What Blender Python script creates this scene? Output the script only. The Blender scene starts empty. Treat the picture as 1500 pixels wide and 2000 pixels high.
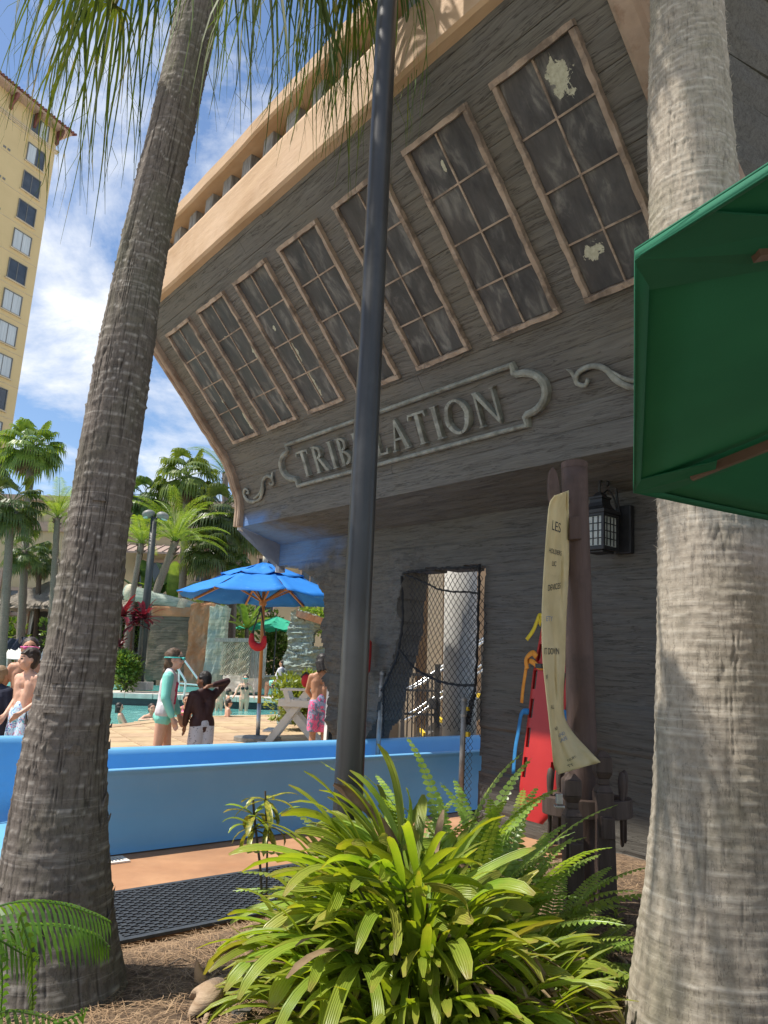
import bpy, bmesh, math, random
import numpy as np
from mathutils import Vector, Matrix, Quaternion
sc = bpy.context.scene
col = sc.collection
# ------------------------------------------------------------------ camera
F = 1400.0; PITCH = math.radians(12.8); ROLL = math.radians(1.95); EYE = 1.2
CAM = Vector((0, 0, EYE))
_f = Vector((0, math.cos(PITCH), math.sin(PITCH))); _u = Vector((0, -math.sin(PITCH), math.cos(PITCH))); _r = Vector((1, 0, 0))
CR = _r*math.cos(ROLL) + _u*math.sin(ROLL); CU = -_r*math.sin(ROLL) + _u*math.cos(ROLL)
cam = bpy.data.cameras.new('camera'); camo = bpy.data.objects.new('camera', cam); col.objects.link(camo)
cam.sensor_fit = 'VERTICAL'; cam.sensor_height = 36; cam.sensor_width = 27; cam.lens = 36*F/2000
cam.clip_start = 0.05; cam.clip_end = 2000
mw = Matrix((CR, CU, -_f)).transposed().to_4x4(); mw.translation = CAM
camo.matrix_world = mw
sc.camera = camo
# ------------------------------------------------------------------ sun and sky
SUN_AZ = (-1.0, -0.15); SUN_EL = math.radians(62)
_l = math.hypot(*SUN_AZ)
SUNV = Vector((SUN_AZ[0]/_l*math.cos(SUN_EL), SUN_AZ[1]/_l*math.cos(SUN_EL), math.sin(SUN_EL)))
sun = bpy.data.lights.new('sun', 'SUN'); sun.energy = 4.6; sun.angle = math.radians(0.53); sun.color = (1, 0.94, 0.85)
suno = bpy.data.objects.new('sun', sun); col.objects.link(suno)
suno.rotation_euler = SUNV.to_track_quat('Z', 'Y').to_euler(); suno.location = SUNV*30
world = bpy.data.worlds.new('World'); sc.world = world; world.use_nodes = True
def wsky():
    nt = world.node_tree; nt.nodes.clear()
    def n(t, **k):
        x = nt.nodes.new(t)
        for a, b in k.items(): setattr(x, a, b)
        return x
    L = nt.links.new
    out = n('ShaderNodeOutputWorld'); sky = n('ShaderNodeTexSky', sky_type='NISHITA', sun_disc=False)
    sky.sun_elevation = SUN_EL; sky.sun_rotation = math.atan2(SUN_AZ[0], SUN_AZ[1]); sky.air_density = 1.0; sky.dust_density = 0.6; sky.ozone_density = 2.5
    bg = n('ShaderNodeBackground'); bg.inputs[1].default_value = 0.12
    hs = n('ShaderNodeHueSaturation'); hs.inputs['Saturation'].default_value = 1.05
    L(sky.outputs[0], hs.inputs['Color']); L(hs.outputs[0], bg.inputs[0])
    tc = n('ShaderNodeTexCoord'); sep = n('ShaderNodeSeparateXYZ'); L(tc.outputs['Generated'], sep.inputs[0])
    mx = n('ShaderNodeMath', operation='MAXIMUM'); L(sep.outputs[2], mx.inputs[0]); mx.inputs[1].default_value = 0.0
    ad = n('ShaderNodeMath', operation='ADD'); L(mx.outputs[0], ad.inputs[0]); ad.inputs[1].default_value = 0.22
    dx = n('ShaderNodeMath', operation='DIVIDE'); L(sep.outputs[0], dx.inputs[0]); L(ad.outputs[0], dx.inputs[1])
    dy = n('ShaderNodeMath', operation='DIVIDE'); L(sep.outputs[1], dy.inputs[0]); L(ad.outputs[0], dy.inputs[1])
    cb = n('ShaderNodeCombineXYZ'); L(dx.outputs[0], cb.inputs[0]); L(dy.outputs[0], cb.inputs[1])
    def noise(scale, det, rough, off, dist=0):
        m = n('ShaderNodeMapping'); m.inputs['Location'].default_value = off; L(cb.outputs[0], m.inputs[0])
        t = n('ShaderNodeTexNoise'); t.inputs['Scale'].default_value = scale; t.inputs['Detail'].default_value = det
        t.inputs['Roughness'].default_value = rough; t.inputs['Distortion'].default_value = dist; L(m.outputs[0], t.inputs[0]); return t
    a = noise(2.1, 12, 0.62, (3.3, 1.2, 0), 0.35); 
    r = n('ShaderNodeValToRGB'); r.color_ramp.elements[0].position = 0.47; r.color_ramp.elements[1].position = 0.66
    L(a.outputs['Fac'], r.inputs[0])
    b = noise(4.5, 8, 0.6, (7, 2, 1))
    r2 = n('ShaderNodeValToRGB'); r2.color_ramp.elements[0].position = 0.3; r2.color_ramp.elements[1].position = 0.7
    r2.color_ramp.elements[0].color = (0.62, 0.68, 0.78, 1); r2.color_ramp.elements[1].color = (1, 1, 1, 1); L(b.outputs['Fac'], r2.inputs[0])
    bg2 = n('ShaderNodeBackground'); bg2.inputs[1].default_value = 0.85; L(r2.outputs[0], bg2.inputs[0])
    mix = n('ShaderNodeMixShader'); L(r.outputs[0], mix.inputs[0]); L(bg.outputs[0], mix.inputs[1]); L(bg2.outputs[0], mix.inputs[2])
    L(mix.outputs[0], out.inputs[0])
wsky()
sc.view_settings.view_transform = 'Standard'; sc.view_settings.look = 'None'; sc.view_settings.gamma = 1.0
sc.view_settings.use_curve_mapping = False
sc.view_settings.exposure = 0.57
sc.cycles.max_bounces = 8; sc.cycles.diffuse_bounces = 4; sc.cycles.transparent_max_bounces = 12
sc.cycles.sample_clamp_indirect = 6; sc.cycles.caustics_reflective = False; sc.cycles.caustics_refractive = False

# ------------------------------------------------------------------ helpers
def ray(x, y): return (float(x)-750)/F*CR - (float(y)-1000)/F*CU + _f
def px(x, y, Y):
    d = ray(x, y); return CAM + d*(Y/d.y)
def gz(x, y, z=0.0):
    d = ray(x, y); return CAM + d*((z-EYE)/d.z)
def dep(p): return (Vector(p)-CAM).dot(_f)
def onplane(x, y, p0, n):
    d = ray(x, y); return CAM + d*((Vector(p0)-CAM).dot(n)/d.dot(n))
V = Vector
def smooth(t): return t*t*(3-2*t)
def lerp(a, b, t): return a+(b-a)*t

def hash2(ix, iy, seed):
    h = (ix.astype(np.int64)*374761393 + iy.astype(np.int64)*668265263 + seed*1442695041) & 0xffffffff
    h = ((h ^ (h >> 13))*1274126177) & 0xffffffff
    h = h ^ (h >> 16)
    return (h & 0xffffff)/float(0xffffff)
def vn(x, y, seed=0, per=None):
    x = np.asarray(x, float); y = np.asarray(y, float)
    x, y = np.broadcast_arrays(x, y)
    xi = np.floor(x); yi = np.floor(y); fx = x-xi; fy = y-yi
    fx = fx*fx*(3-2*fx); fy = fy*fy*(3-2*fy)
    def h(a, b):
        if per: a = np.mod(a, per)
        return hash2(a, b, seed)
    return ((h(xi, yi)*(1-fx)+h(xi+1, yi)*fx)*(1-fy) + (h(xi, yi+1)*(1-fx)+h(xi+1, yi+1)*fx)*fy)
def fbm(x, y, seed=0, per=None, o=4):
    s = 0; a = 0.5; t = 0
    for k in range(o):
        s = s + a*vn(np.asarray(x)*2**k, np.asarray(y)*2**k, seed+k*17, per*2**k if per else None); t += a; a *= 0.5
    return s/t

class MB:
    def __init__(s): s.v = []; s.f = []; s.mi = []; s.cur = 0
    def add(s, vs, fs):
        b = len(s.v); s.v += [tuple(p) for p in vs]; s.f += [tuple(i+b for i in q) for q in fs]; s.mi += [s.cur]*len(fs); return s
    def box(s, c, d, rot=None):
        c = V(c); hx, hy, hz = d[0]/2, d[1]/2, d[2]/2
        ps = [V((x, y, z)) for z in (-hz, hz) for y in (-hy, hy) for x in (-hx, hx)]
        if rot is not None: ps = [rot @ p for p in ps]
        return s.add([c+p for p in ps], [(0, 2, 3, 1), (4, 5, 7, 6), (0, 1, 5, 4), (2, 6, 7, 3), (0, 4, 6, 2), (1, 3, 7, 5)])
    def beam(s, a, b, w, h, up=(0, 0, 1), tw=None, th=None):
        a = V(a); b = V(b); d = (b-a).normalized(); up = V(up)
        sx = d.cross(up)
        if sx.length < 1e-4: sx = d.cross(V((1, 0, 0)))
        sx.normalize(); sz = sx.cross(d).normalized()
        tw = w if tw is None else tw; th = h if th is None else th
        ps = []
        for p, ww, hh in ((a, w, h), (b, tw, th)):
            ps += [p-sx*ww/2-sz*hh/2, p+sx*ww/2-sz*hh/2, p+sx*ww/2+sz*hh/2, p-sx*ww/2+sz*hh/2]
        return s.add(ps, [(3, 2, 1, 0), (4, 5, 6, 7), (0, 1, 5, 4), (1, 2, 6, 5), (2, 3, 7, 6), (3, 0, 4, 7)])
    def tube(s, path, r, seg=10, caps=True, flat=1.0, up=(0, 0, 1)):
        path = [V(p) for p in path]; n = len(path)
        rs = r if isinstance(r, (list, tuple)) else [r]*n
        vs = []; fs = []
        t0 = (path[1]-path[0]).normalized(); a = t0.cross(V(up))
        if a.length < 1e-3: a = t0.cross(V((1, 0, 0)))
        a.normalize()
        for i, p in enumerate(path):
            t = (path[min(i+1, n-1)]-path[max(i-1, 0)])
            if t.length < 1e-9: t = t0
            t = t.normalized()
            a = (a - t*a.dot(t))
            if a.length < 1e-6: a = t.orthogonal()
            a.normalize(); b = t.cross(a)
            for k in range(seg):
                th = 2*math.pi*k/seg
                vs.append(p + a*(math.cos(th)*rs[i]) + b*(math.sin(th)*rs[i]*flat))
        for i in range(n-1):
            for k in range(seg):
                k2 = (k+1) % seg
                fs.append((i*seg+k, i*seg+k2, (i+1)*seg+k2, (i+1)*seg+k))
        if caps:
            fs.append(tuple(reversed(range(seg)))); fs.append(tuple((n-1)*seg+k for k in range(seg)))
        return s.add(vs, fs)
    def prism(s, poly, o, ux, uy, dz):
        o = V(o); ux = V(ux); uy = V(uy); dz = V(dz); n = len(poly)
        a = [o+ux*p[0]+uy*p[1] for p in poly]
        fs = [tuple(range(n)), tuple(reversed(range(n, 2*n)))] + [(i, n+i, n+(i+1) % n, (i+1) % n) for i in range(n)]
        return s.add(a+[p+dz for p in a], fs)
    def lathe(s, prof, o=(0, 0, 0), seg=16, caps=True):
        o = V(o); vs = []; fs = []
        for r, z in prof:
            for k in range(seg):
                t = 2*math.pi*k/seg; vs.append(o+V((r*math.cos(t), r*math.sin(t), z)))
        for i in range(len(prof)-1):
            for k in range(seg):
                k2 = (k+1) % seg; fs.append((i*seg+k, i*seg+k2, (i+1)*seg+k2, (i+1)*seg+k))
        if caps: fs.append(tuple(reversed(range(seg)))); fs.append(tuple((len(prof)-1)*seg+k for k in range(seg)))
        return s.add(vs, fs)
    def ell(s, c, r, seg=14, rings=9, rot=None):
        c = V(c); vs = []; fs = []
        for i in range(rings+1):
            ph = math.pi*i/rings
            for k in range(seg):
                t = 2*math.pi*k/seg
                p = V((r[0]*math.sin(ph)*math.cos(t), r[1]*math.sin(ph)*math.sin(t), -r[2]*math.cos(ph)))
                vs.append(c+(rot @ p if rot is not None else p))
        for i in range(rings):
            for k in range(seg):
                k2 = (k+1) % seg; fs.append((i*seg+k, i*seg+k2, (i+1)*seg+k2, (i+1)*seg+k))
        return s.add(vs, fs)
    def grid(s, pts, nu, nv, closeu=False):
        fs = []
        for j in range(nv-1):
            for i in range(nu if closeu else nu-1):
                i2 = (i+1) % nu
                fs.append((j*nu+i, j*nu+i2, (j+1)*nu+i2, (j+1)*nu+i))
        return s.add(pts, fs)
    def mesh(s, name, mats, smooth=False):
        me = bpy.data.meshes.new(name); me.from_pydata(s.v, [], s.f)
        for m in (mats if isinstance(mats, (list, tuple)) else [mats]): me.materials.append(m)
        if any(s.mi): me.polygons.foreach_set('material_index', s.mi)
        if smooth: me.polygons.foreach_set('use_smooth', [True]*len(me.polygons))
        me.update(); return me
def obj(name, mb, mats, parent=None, smooth=False, loc=None, solid=0, bevel=0, subsurf=0, fixn=False):
    me = mb if isinstance(mb, bpy.types.Mesh) else mb.mesh(name, mats, smooth)
    if bevel or fixn or solid:
        bm = bmesh.new(); bm.from_mesh(me)
        if fixn: bmesh.ops.remove_doubles(bm, verts=bm.verts, dist=1e-5); bmesh.ops.recalc_face_normals(bm, faces=bm.faces)
        if bevel:
            bmesh.ops.remove_doubles(bm, verts=bm.verts, dist=1e-5)
            bmesh.ops.bevel(bm, geom=[e for e in bm.edges if e.is_manifold and e.calc_face_angle(0) > 0.5], offset=bevel, segments=2, affect='EDGES', profile=0.6)
        bm.to_mesh(me); bm.free()
    o = bpy.data.objects.new(name, me); col.objects.link(o)
    if solid:
        md = o.modifiers.new('thickness', 'SOLIDIFY'); md.thickness = solid
    if subsurf:
        md = o.modifiers.new('subdivision', 'SUBSURF'); md.levels = subsurf; md.render_levels = subsurf
    if parent is not None: o.parent = parent
    if loc is not None: o.location = loc
    return o
def tag(o, label=None, cat=None, group=None, kind=None):
    if label: o['label'] = label
    if cat: o['category'] = cat
    if group: o['group'] = group
    if kind: o['kind'] = kind
    return o
def thing(name, loc, label, cat, group=None, mat=None, rotz=0):
    o = bpy.data.objects.new(name, None); col.objects.link(o); o.empty_display_size = 0.2
    if mat is not None: o.matrix_world = mat
    else: o.location = loc; o.rotation_euler = (0, 0, rotz)
    return tag(o, label, cat, group)
def link(name, me, parent=None, loc=None, rot=None, scale=None):
    o = bpy.data.objects.new(name, me); col.objects.link(o)
    if parent is not None: o.parent = parent
    if loc is not None: o.location = loc
    if rot is not None: o.rotation_euler = rot
    if scale is not None: o.scale = scale
    return o
def bez(pts, n=24):
    """Catmull-Rom through pts"""
    P = [V(p) for p in pts]; P = [P[0]*2-P[1]]+P+[P[-1]*2-P[-2]]; out = []
    m = len(P)-3
    for i in range(n):
        t = i/(n-1)*m; k = min(int(t), m-1); t -= k
        a, b, c, d = P[k:k+4]
        out.append(0.5*((2*b)+(c-a)*t+(2*a-5*b+4*c-d)*t*t+(3*b-a-3*c+d)*t**3))
    return out

# ------------------------------------------------------------------ materials
def S(h):
    h = h.lstrip('#'); return tuple(((int(h[i:i+2], 16)/255)/12.92 if int(h[i:i+2], 16)/255 <= 0.04045 else ((int(h[i:i+2], 16)/255+0.055)/1.055)**2.4) for i in (0, 2, 4))
class NT:
    def __init__(s, name):
        s.m = bpy.data.materials.new(name); s.m.use_nodes = True; s.t = s.m.node_tree; s.t.nodes.clear()
        s.out = s.n('ShaderNodeOutputMaterial'); s.b = s.n('ShaderNodeBsdfPrincipled'); s.l(s.b.outputs[0], s.out.inputs[0])
        s.tc = s.n('ShaderNodeTexCoord')
    def n(s, t, **k):
        x = s.t.nodes.new(t)
        for a, b in k.items(): setattr(x, a, b)
        return x
    def l(s, a, b): s.t.links.new(a, b)
    def map(s, scale=(1, 1, 1), loc=(0, 0, 0), rot=(0, 0, 0), src=None):
        m = s.n('ShaderNodeMapping'); m.inputs['Scale'].default_value = scale; m.inputs['Location'].default_value = loc; m.inputs['Rotation'].default_value = rot
        s.l(src or s.tc.outputs['Object'], m.inputs[0]); return m.outputs[0]
    def noise(s, vec, scale, detail=6, rough=0.6, dist=0.0):
        t = s.n('ShaderNodeTexNoise'); t.inputs['Scale'].default_value = scale; t.inputs['Detail'].default_value = detail
        t.inputs['Roughness'].default_value = rough; t.inputs['Distortion'].default_value = dist; s.l(vec, t.inputs[0]); return t.outputs['Fac']
    def ramp(s, fac, stops):
        r = s.n('ShaderNodeValToRGB'); e = r.color_ramp.elements
        while len(e) < len(stops): e.new(0.5)
        for x, (p, c) in zip(e, stops):
            x.position = p; x.color = (*c, 1) if not isinstance(c, (int, float)) else (c, c, c, 1)
        s.l(fac, r.inputs[0]); return r.outputs[0]
    def mix(s, fac, a, b, mode='MIX'):
        x = s.n('ShaderNodeMix', data_type='RGBA', blend_type=mode)
        for sock, val in ((x.inputs[0], fac), (x.inputs[6], a), (x.inputs[7], b)):
            if hasattr(val, 'links') or hasattr(val, 'is_linked'): s.l(val, sock)
            else: sock.default_value = val if isinstance(val, (int, float)) else (*val, 1)
        return x.outputs[2]
    def math(s, op, a, b=0.0):
        x = s.n('ShaderNodeMath', operation=op)
        for sock, val in ((x.inputs[0], a), (x.inputs[1], b)):
            if hasattr(val, 'is_linked'): s.l(val, sock)
            else: sock.default_value = val
        return x.outputs[0]
    def bump(s, h, strength=0.3, dist=0.01, prev=None):
        b = s.n('ShaderNodeBump'); b.inputs['Strength'].default_value = strength; b.inputs['Distance'].default_value = dist
        s.l(h, b.inputs['Height'])
        if prev is not None: s.l(prev, b.inputs['Normal'])
        return b.outputs[0]
    def set(s, color=None, rough=None, normal=None, metal=None, spec=None, coat=None, trans=None, ior=None):
        I = s.b.inputs
        def put(k, v):
            if v is None: return
            if hasattr(v, 'is_linked'): s.l(v, I[k])
            else: I[k].default_value = (*v, 1) if isinstance(v, tuple) else v
        put('Base Color', color); put('Roughness', rough); put('Normal', normal); put('Metallic', metal); put('Specular IOR Level', spec); put('Coat Weight', coat)
        put('Transmission Weight', trans); put('IOR', ior); return s.m
    def rand(s):
        o = s.n('ShaderNodeObjectInfo'); return o.outputs['Random']
    def vary(s, colr, amt=0.3, hue=0.02):
        h = s.n('ShaderNodeHueSaturation'); r = s.rand()
        s.l(s.math('ADD', s.math('MULTIPLY', r, amt), 1-amt/2), h.inputs['Value'])
        s.l(s.math('ADD', s.math('MULTIPLY', r, hue), 0.5-hue/2), h.inputs['Hue'])
        if hasattr(colr, 'is_linked'): s.l(colr, h.inputs['Color'])
        else: h.inputs['Color'].default_value = (*colr, 1)
        return h.outputs[0]
    def translucent(s, colr, fac=0.35):
        t = s.n('ShaderNodeBsdfTranslucent')
        if hasattr(colr, 'is_linked'): s.l(colr, t.inputs[0])
        else: t.inputs[0].default_value = (*colr, 1)
        m = s.n('ShaderNodeMixShader'); m.inputs[0].default_value = fac
        s.l(s.b.outputs[0], m.inputs[1]); s.l(t.outputs[0], m.inputs[2]); s.l(m.outputs[0], s.out.inputs[0])
def pm(name, c1, c2=None, scale=6, st=(1, 1, 1), rough=0.7, bump=0.2, bs=None, bst=None, c3=None, s3=1.5, t3=(0.5, 0.7), metal=0, spec=0.4, dist=0.01, ramp=(0.35, 0.65), vary=0, coat=None, transl=0, detail=6, rv=0.0):
    k = NT(name); c2 = c2 or c1
    v = k.map(st); f = k.noise(v, scale, detail)
    c = k.ramp(f, [(ramp[0], c1), (ramp[1], c2)])
    if c3:
        g = k.noise(k.map((1, 1, 1), (5, 3, 2)), s3, 5, 0.65); c = k.mix(k.ramp(g, [(t3[0], 0.0), (t3[1], 1.0)]), c, c3)
    if vary: c = k.vary(c, vary)
    nrm = None
    if bump: nrm = k.bump(k.noise(k.map(bst or st), bs or scale*3, 6, 0.65), bump, dist)
    r = rough
    if rv: r = k.ramp(k.noise(k.map(), scale*0.7, 4), [(0.3, rough-rv), (0.7, rough+rv)])
    k.set(c, r, nrm, metal, spec, coat)
    if transl: k.translucent(c, transl)
    return k.m
# ------------------------------------------------------------------ material library
def m_shipwood(name, dark=1.0, seed=0.0, blue=False):
    k = NT(name)
    v = k.map((1, 1, 1), (seed, seed, seed))
    warp = k.noise(k.map((0.8, 4, 4), (seed, 0, 0)), 1.0, 3)
    cb = k.n('ShaderNodeCombineXYZ'); k.l(k.math('MULTIPLY', warp, 0.10), cb.inputs[2]); k.l(k.math('MULTIPLY', warp, 0.08), cb.inputs[1])
    va = k.n('ShaderNodeVectorMath', operation='ADD'); k.l(v, va.inputs[0]); k.l(cb.outputs[0], va.inputs[1]); w = va.outputs[0]
    fine = k.noise(k.map((2.2, 70, 70), src=w), 1.6, 8, 0.7)
    med = k.noise(k.map((1.2, 16, 16), src=w), 1.3, 6, 0.65)
    crack = k.noise(k.map((1.1, 26, 26), (3, 1, 4), src=w), 0.9, 5, 0.6)
    crk = k.ramp(k.math('ABSOLUTE', k.math('SUBTRACT', crack, 0.5)), [(0.0, 0.35), (0.014, 1.0)])
    big = k.noise(k.map((0.7, 0.9, 0.9), (seed*2, 3, 1)), 1.5, 5, 0.6)
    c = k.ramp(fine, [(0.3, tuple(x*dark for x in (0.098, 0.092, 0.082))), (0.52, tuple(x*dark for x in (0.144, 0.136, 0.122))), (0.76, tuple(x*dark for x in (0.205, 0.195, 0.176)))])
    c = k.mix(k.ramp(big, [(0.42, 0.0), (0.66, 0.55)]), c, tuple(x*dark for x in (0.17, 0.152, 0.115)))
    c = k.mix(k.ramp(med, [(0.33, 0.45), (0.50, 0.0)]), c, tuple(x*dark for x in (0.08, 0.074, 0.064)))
    sp = k.noise(k.map((6, 14, 14), (1, 8, 2)), 2.4, 8, 0.75)
    c = k.mix(k.ramp(sp, [(0.74, 0.0), (0.79, 0.6)]), c, (0.36, 0.345, 0.31))
    c = k.mix(crk, tuple(x*dark for x in (0.03, 0.026, 0.021)), c)
    if blue:   # blue paint left on the boards at the far end of the counter
        sx = k.n('ShaderNodeSeparateXYZ'); k.l(k.tc.outputs['Object'], sx.inputs[0])
        e = k.math('ADD', sx.outputs[0], k.math('MULTIPLY', k.math('SUBTRACT', big, 0.5), 2.6))
        bm_ = k.ramp(k.math('MULTIPLY', e, 0.1), [(0.385, 0.0), (0.46, 1.0)])
        z = k.ramp(k.math('MULTIPLY', sx.outputs[2], 0.2), [(0.43, 0.0), (0.455, 1.0)]); z2 = k.ramp(k.math('MULTIPLY', sx.outputs[2], 0.2), [(0.55, 1.0), (0.575, 0.0)])
        fac = k.math('MULTIPLY', k.math('MULTIPLY', bm_, k.math('MULTIPLY', z, z2)), k.ramp(fine, [(0.3, 1.0), (0.75, 0.45)]))
        c = k.mix(fac, c, (0.10, 0.22, 0.48))
    n1 = k.bump(med, 0.3, 0.015); n2 = k.bump(fine, 0.38, 0.007, n1); n3 = k.bump(crk, 0.5, 0.008, n2)
    return k.set(c, 0.82, n3, 0, 0.25)
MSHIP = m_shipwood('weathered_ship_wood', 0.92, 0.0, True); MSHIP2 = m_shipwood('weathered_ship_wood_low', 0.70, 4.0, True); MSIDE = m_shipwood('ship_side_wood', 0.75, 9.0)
MTAN = pm('tan_painted_plaster', (0.355, 0.222, 0.115), (0.465, 0.315, 0.182), 2.2, (0.5, 2, 2), 0.75, 0.35, 9, c3=(0.48, 0.335, 0.215), s3=1.2, t3=(0.45, 0.75), dist=0.02)
MTRIM = pm('brown_trim', (0.25, 0.18, 0.125), (0.37, 0.275, 0.20), 5, (1, 1, 1), 0.75, 0.4, 22, c3=(0.20, 0.12, 0.075), s3=5, t3=(0.5, 0.66))
MTRIM2 = pm('worn_frame_wood', (0.26, 0.195, 0.145), (0.40, 0.31, 0.235), 7, (1, 1, 1), 0.8, 0.55, 30, c3=(0.17, 0.13, 0.10), s3=6, t3=(0.5, 0.62), dist=0.012)
MPOST = pm('grey_rail_post', (0.15, 0.14, 0.125), (0.30, 0.285, 0.255), 6, (6, 6, 1), 0.85, 0.5, 20)
MNAME = pm('grey_green_relief', (0.17, 0.175, 0.15), (0.32, 0.33, 0.285), 9, rough=0.8, bump=0.5, bs=40, c3=(0.12, 0.115, 0.095), s3=6, t3=(0.5, 0.68))
def m_pane(peels=(), name='tarnished_window_pane'):
    k = NT(name)
    v = k.map((4.5, 1.8, 1.8)); f = k.noise(v, 2.2, 8, 0.6, 0.4); g = k.noise(k.map((1.5, 1.5, 1.5), (2, 5, 1)), 1.6, 5)
    h = k.noise(k.map((22, 1.5, 1.5)), 2.5, 6, 0.7)
    c = k.ramp(f, [(0.32, (0.036, 0.036, 0.038)), (0.52, (0.072, 0.070, 0.069)), (0.70, (0.20, 0.193, 0.175))])
    c = k.mix(k.ramp(g, [(0.4, 0.0), (0.66, 0.5)]), c, (0.078, 0.072, 0.066))
    c = k.mix(k.ramp(h, [(0.62, 0.0), (0.74, 0.3)]), c, (0.26, 0.245, 0.20))
    pl = k.noise(k.map((5, 5, 5), (9, 2, 4)), 1.6, 10, 0.75)
    c = k.mix(k.ramp(pl, [(0.705, 0.0), (0.72, 1.0)]), c, (0.52, 0.49, 0.36))
    c = k.vary(c, 0.35, 0.01)
    hgt = None
    for (cx_, cy_, cz_, rx, ry) in peels:   # worn spots where the old coat has come off
        vs_ = k.n('ShaderNodeVectorMath', operation='SUBTRACT'); k.l(k.tc.outputs['Object'], vs_.inputs[0]); vs_.inputs[1].default_value = (cx_, cy_, cz_)
        sc_ = k.n('ShaderNodeVectorMath', operation='MULTIPLY'); k.l(vs_.outputs[0], sc_.inputs[0]); sc_.inputs[1].default_value = (1/rx, 1/ry, 1/ry)
        ln = k.n('ShaderNodeVectorMath', operation='LENGTH'); k.l(sc_.outputs[0], ln.inputs[0])
        nz = k.noise(k.map((1, 0.8, 0.8), (cx_*3, 1, 2)), 16, 8, 0.68, 0.5)
        e = k.math('SUBTRACT', k.math('MULTIPLY', nz, 3.4), ln.outputs['Value']); msk = k.ramp(e, [(0.78, 0.0), (0.84, 1.0)])
        nz2 = k.noise(k.map((1, 1, 1), (3, 1, 2)), 40, 4); c = k.mix(msk, c, k.ramp(nz2, [(0.3, (0.33, 0.32, 0.235)), (0.7, (0.50, 0.49, 0.37))]))
    return k.set(c, k.ramp(f, [(0.3, 0.4), (0.7, 0.75)]), k.bump(h, 0.25, 0.006), 0, 0.2)
MPANE = m_pane()
MFLAKE = pm('peeled_cream_patch', (0.50, 0.48, 0.34), (0.62, 0.60, 0.46), 25, rough=0.8, bump=0.4)
def m_trunk(name, cA, cB, cC, green=0.3):
    k = NT(name)
    f = k.noise(k.map((10, 10, 9)), 3, 8, 0.7); g = k.noise(k.map((2, 2, 1.2), (4, 1, 7)), 1.5, 5); ring = k.noise(k.map((1.2, 1.2, 26), (1, 2, 3)), 1.6, 6, 0.7)
    c = k.ramp(f, [(0.3, cA), (0.7, cB)])
    c = k.mix(k.ramp(ring, [(0.55, 0.0), (0.72, 0.75)]), c, cC)
    c = k.mix(k.ramp(g, [(0.48, 0.0), (0.72, green)]), c, (0.085, 0.10, 0.045))
    lich = k.noise(k.map((9, 9, 9), (7, 7, 1)), 2.2, 9, 0.75)
    c = k.mix(k.ramp(lich, [(0.64, 0.0), (0.72, 0.5)]), c, (0.42, 0.40, 0.33))
    cr = k.noise(k.map((26, 26, 1.6), (2, 0, 5)), 1.6, 5, 0.6)
    crk = k.ramp(k.math('ABSOLUTE', k.math('SUBTRACT', cr, 0.5)), [(0.0, 0.3), (0.012, 1.0)])
    c = k.mix(crk, tuple(x*0.45 for x in cA), c)
    at_ = k.n('ShaderNodeAttribute', attribute_name='ridge'); c = k.mix(k.math('MULTIPLY', at_.outputs['Fac'], 0.8), c, cC)
    at2 = k.n('ShaderNodeAttribute', attribute_name='crack'); c = k.mix(k.math('MULTIPLY', at2.outputs['Fac'], 0.8), c, tuple(x*0.28 for x in cA))
    n1 = k.bump(ring, 0.35, 0.008); n2 = k.bump(f, 0.5, 0.006, n1); n3 = k.bump(crk, 0.4, 0.005, n2)
    return k.set(c, 0.9, n3, 0, 0.15)
MTRUNKL = m_trunk('grey_brown_palm_bark', (0.105, 0.088, 0.073), (0.20, 0.172, 0.146), (0.42, 0.385, 0.335), 0.45)
MTRUNKR = m_trunk('pale_fibrous_palm_bark', (0.24, 0.205, 0.16), (0.42, 0.37, 0.30), (0.56, 0.51, 0.43), 0.35)
MTRUNKB = m_trunk('far_palm_bark', (0.13, 0.105, 0.085), (0.25, 0.21, 0.175), (0.30, 0.26, 0.22), 0.2)
MTRUNKD = m_trunk('dark_palm_bark', (0.07, 0.05, 0.04), (0.16, 0.11, 0.085), (0.2, 0.15, 0.12), 0.1)
def m_leaf(name, c1, c2, rough=0.4, transl=0.4, tcol=None, sc_=8, vary=0.4, dead=None, stripe=0):
    k = NT(name); f = k.noise(k.map(), sc_, 4); c = k.ramp(f, [(0.35, c1), (0.65, c2)])
    if dead:
        g = k.noise(k.map((1, 1, 1), (3, 3, 3)), 2.5, 6, 0.7); c = k.mix(k.ramp(g, [(0.56, 0.0), (0.68, 1.0)]), c, dead)
    c = k.vary(c, vary, 0.03)
    nrm = None
    if stripe:
        at_ = k.n('ShaderNodeAttribute', attribute_name='across'); sn = k.math('SINE', k.math('MULTIPLY', at_.outputs['Fac'], 6.2832*stripe)); nrm = k.bump(sn, 0.6, 0.0012)
        al = k.n('ShaderNodeAttribute', attribute_name='along'); g2 = k.noise(k.map((1, 1, 1), (6, 6, 6)), 9, 5, 0.6)
        tipf = k.ramp(k.math('ADD', al.outputs['Fac'], k.math('MULTIPLY', k.math('SUBTRACT', g2, 0.5), 0.35)), [(0.93, 0.0), (0.985, 1.0)]); c = k.mix(tipf, c, (0.34, 0.25, 0.11))
        c = k.mix(k.ramp(k.math('ADD', al.outputs['Fac'], k.math('MULTIPLY', k.math('SUBTRACT', g2, 0.5), 1.0)), [(0.62, 0.0), (1.05, 0.6)]), c, (0.38, 0.38, 0.06))
    k.set(c, rough, nrm, 0, 0.5)
    if transl:
        t = k.mix(1.0, c, tcol or (1.5, 1.35, 0.5), 'MULTIPLY'); k.translucent(t, transl)
    return k.m
MFAN = m_leaf('fan_palm_leaf', (0.045, 0.085, 0.022), (0.10, 0.15, 0.04), 0.38, 0.35)
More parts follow.
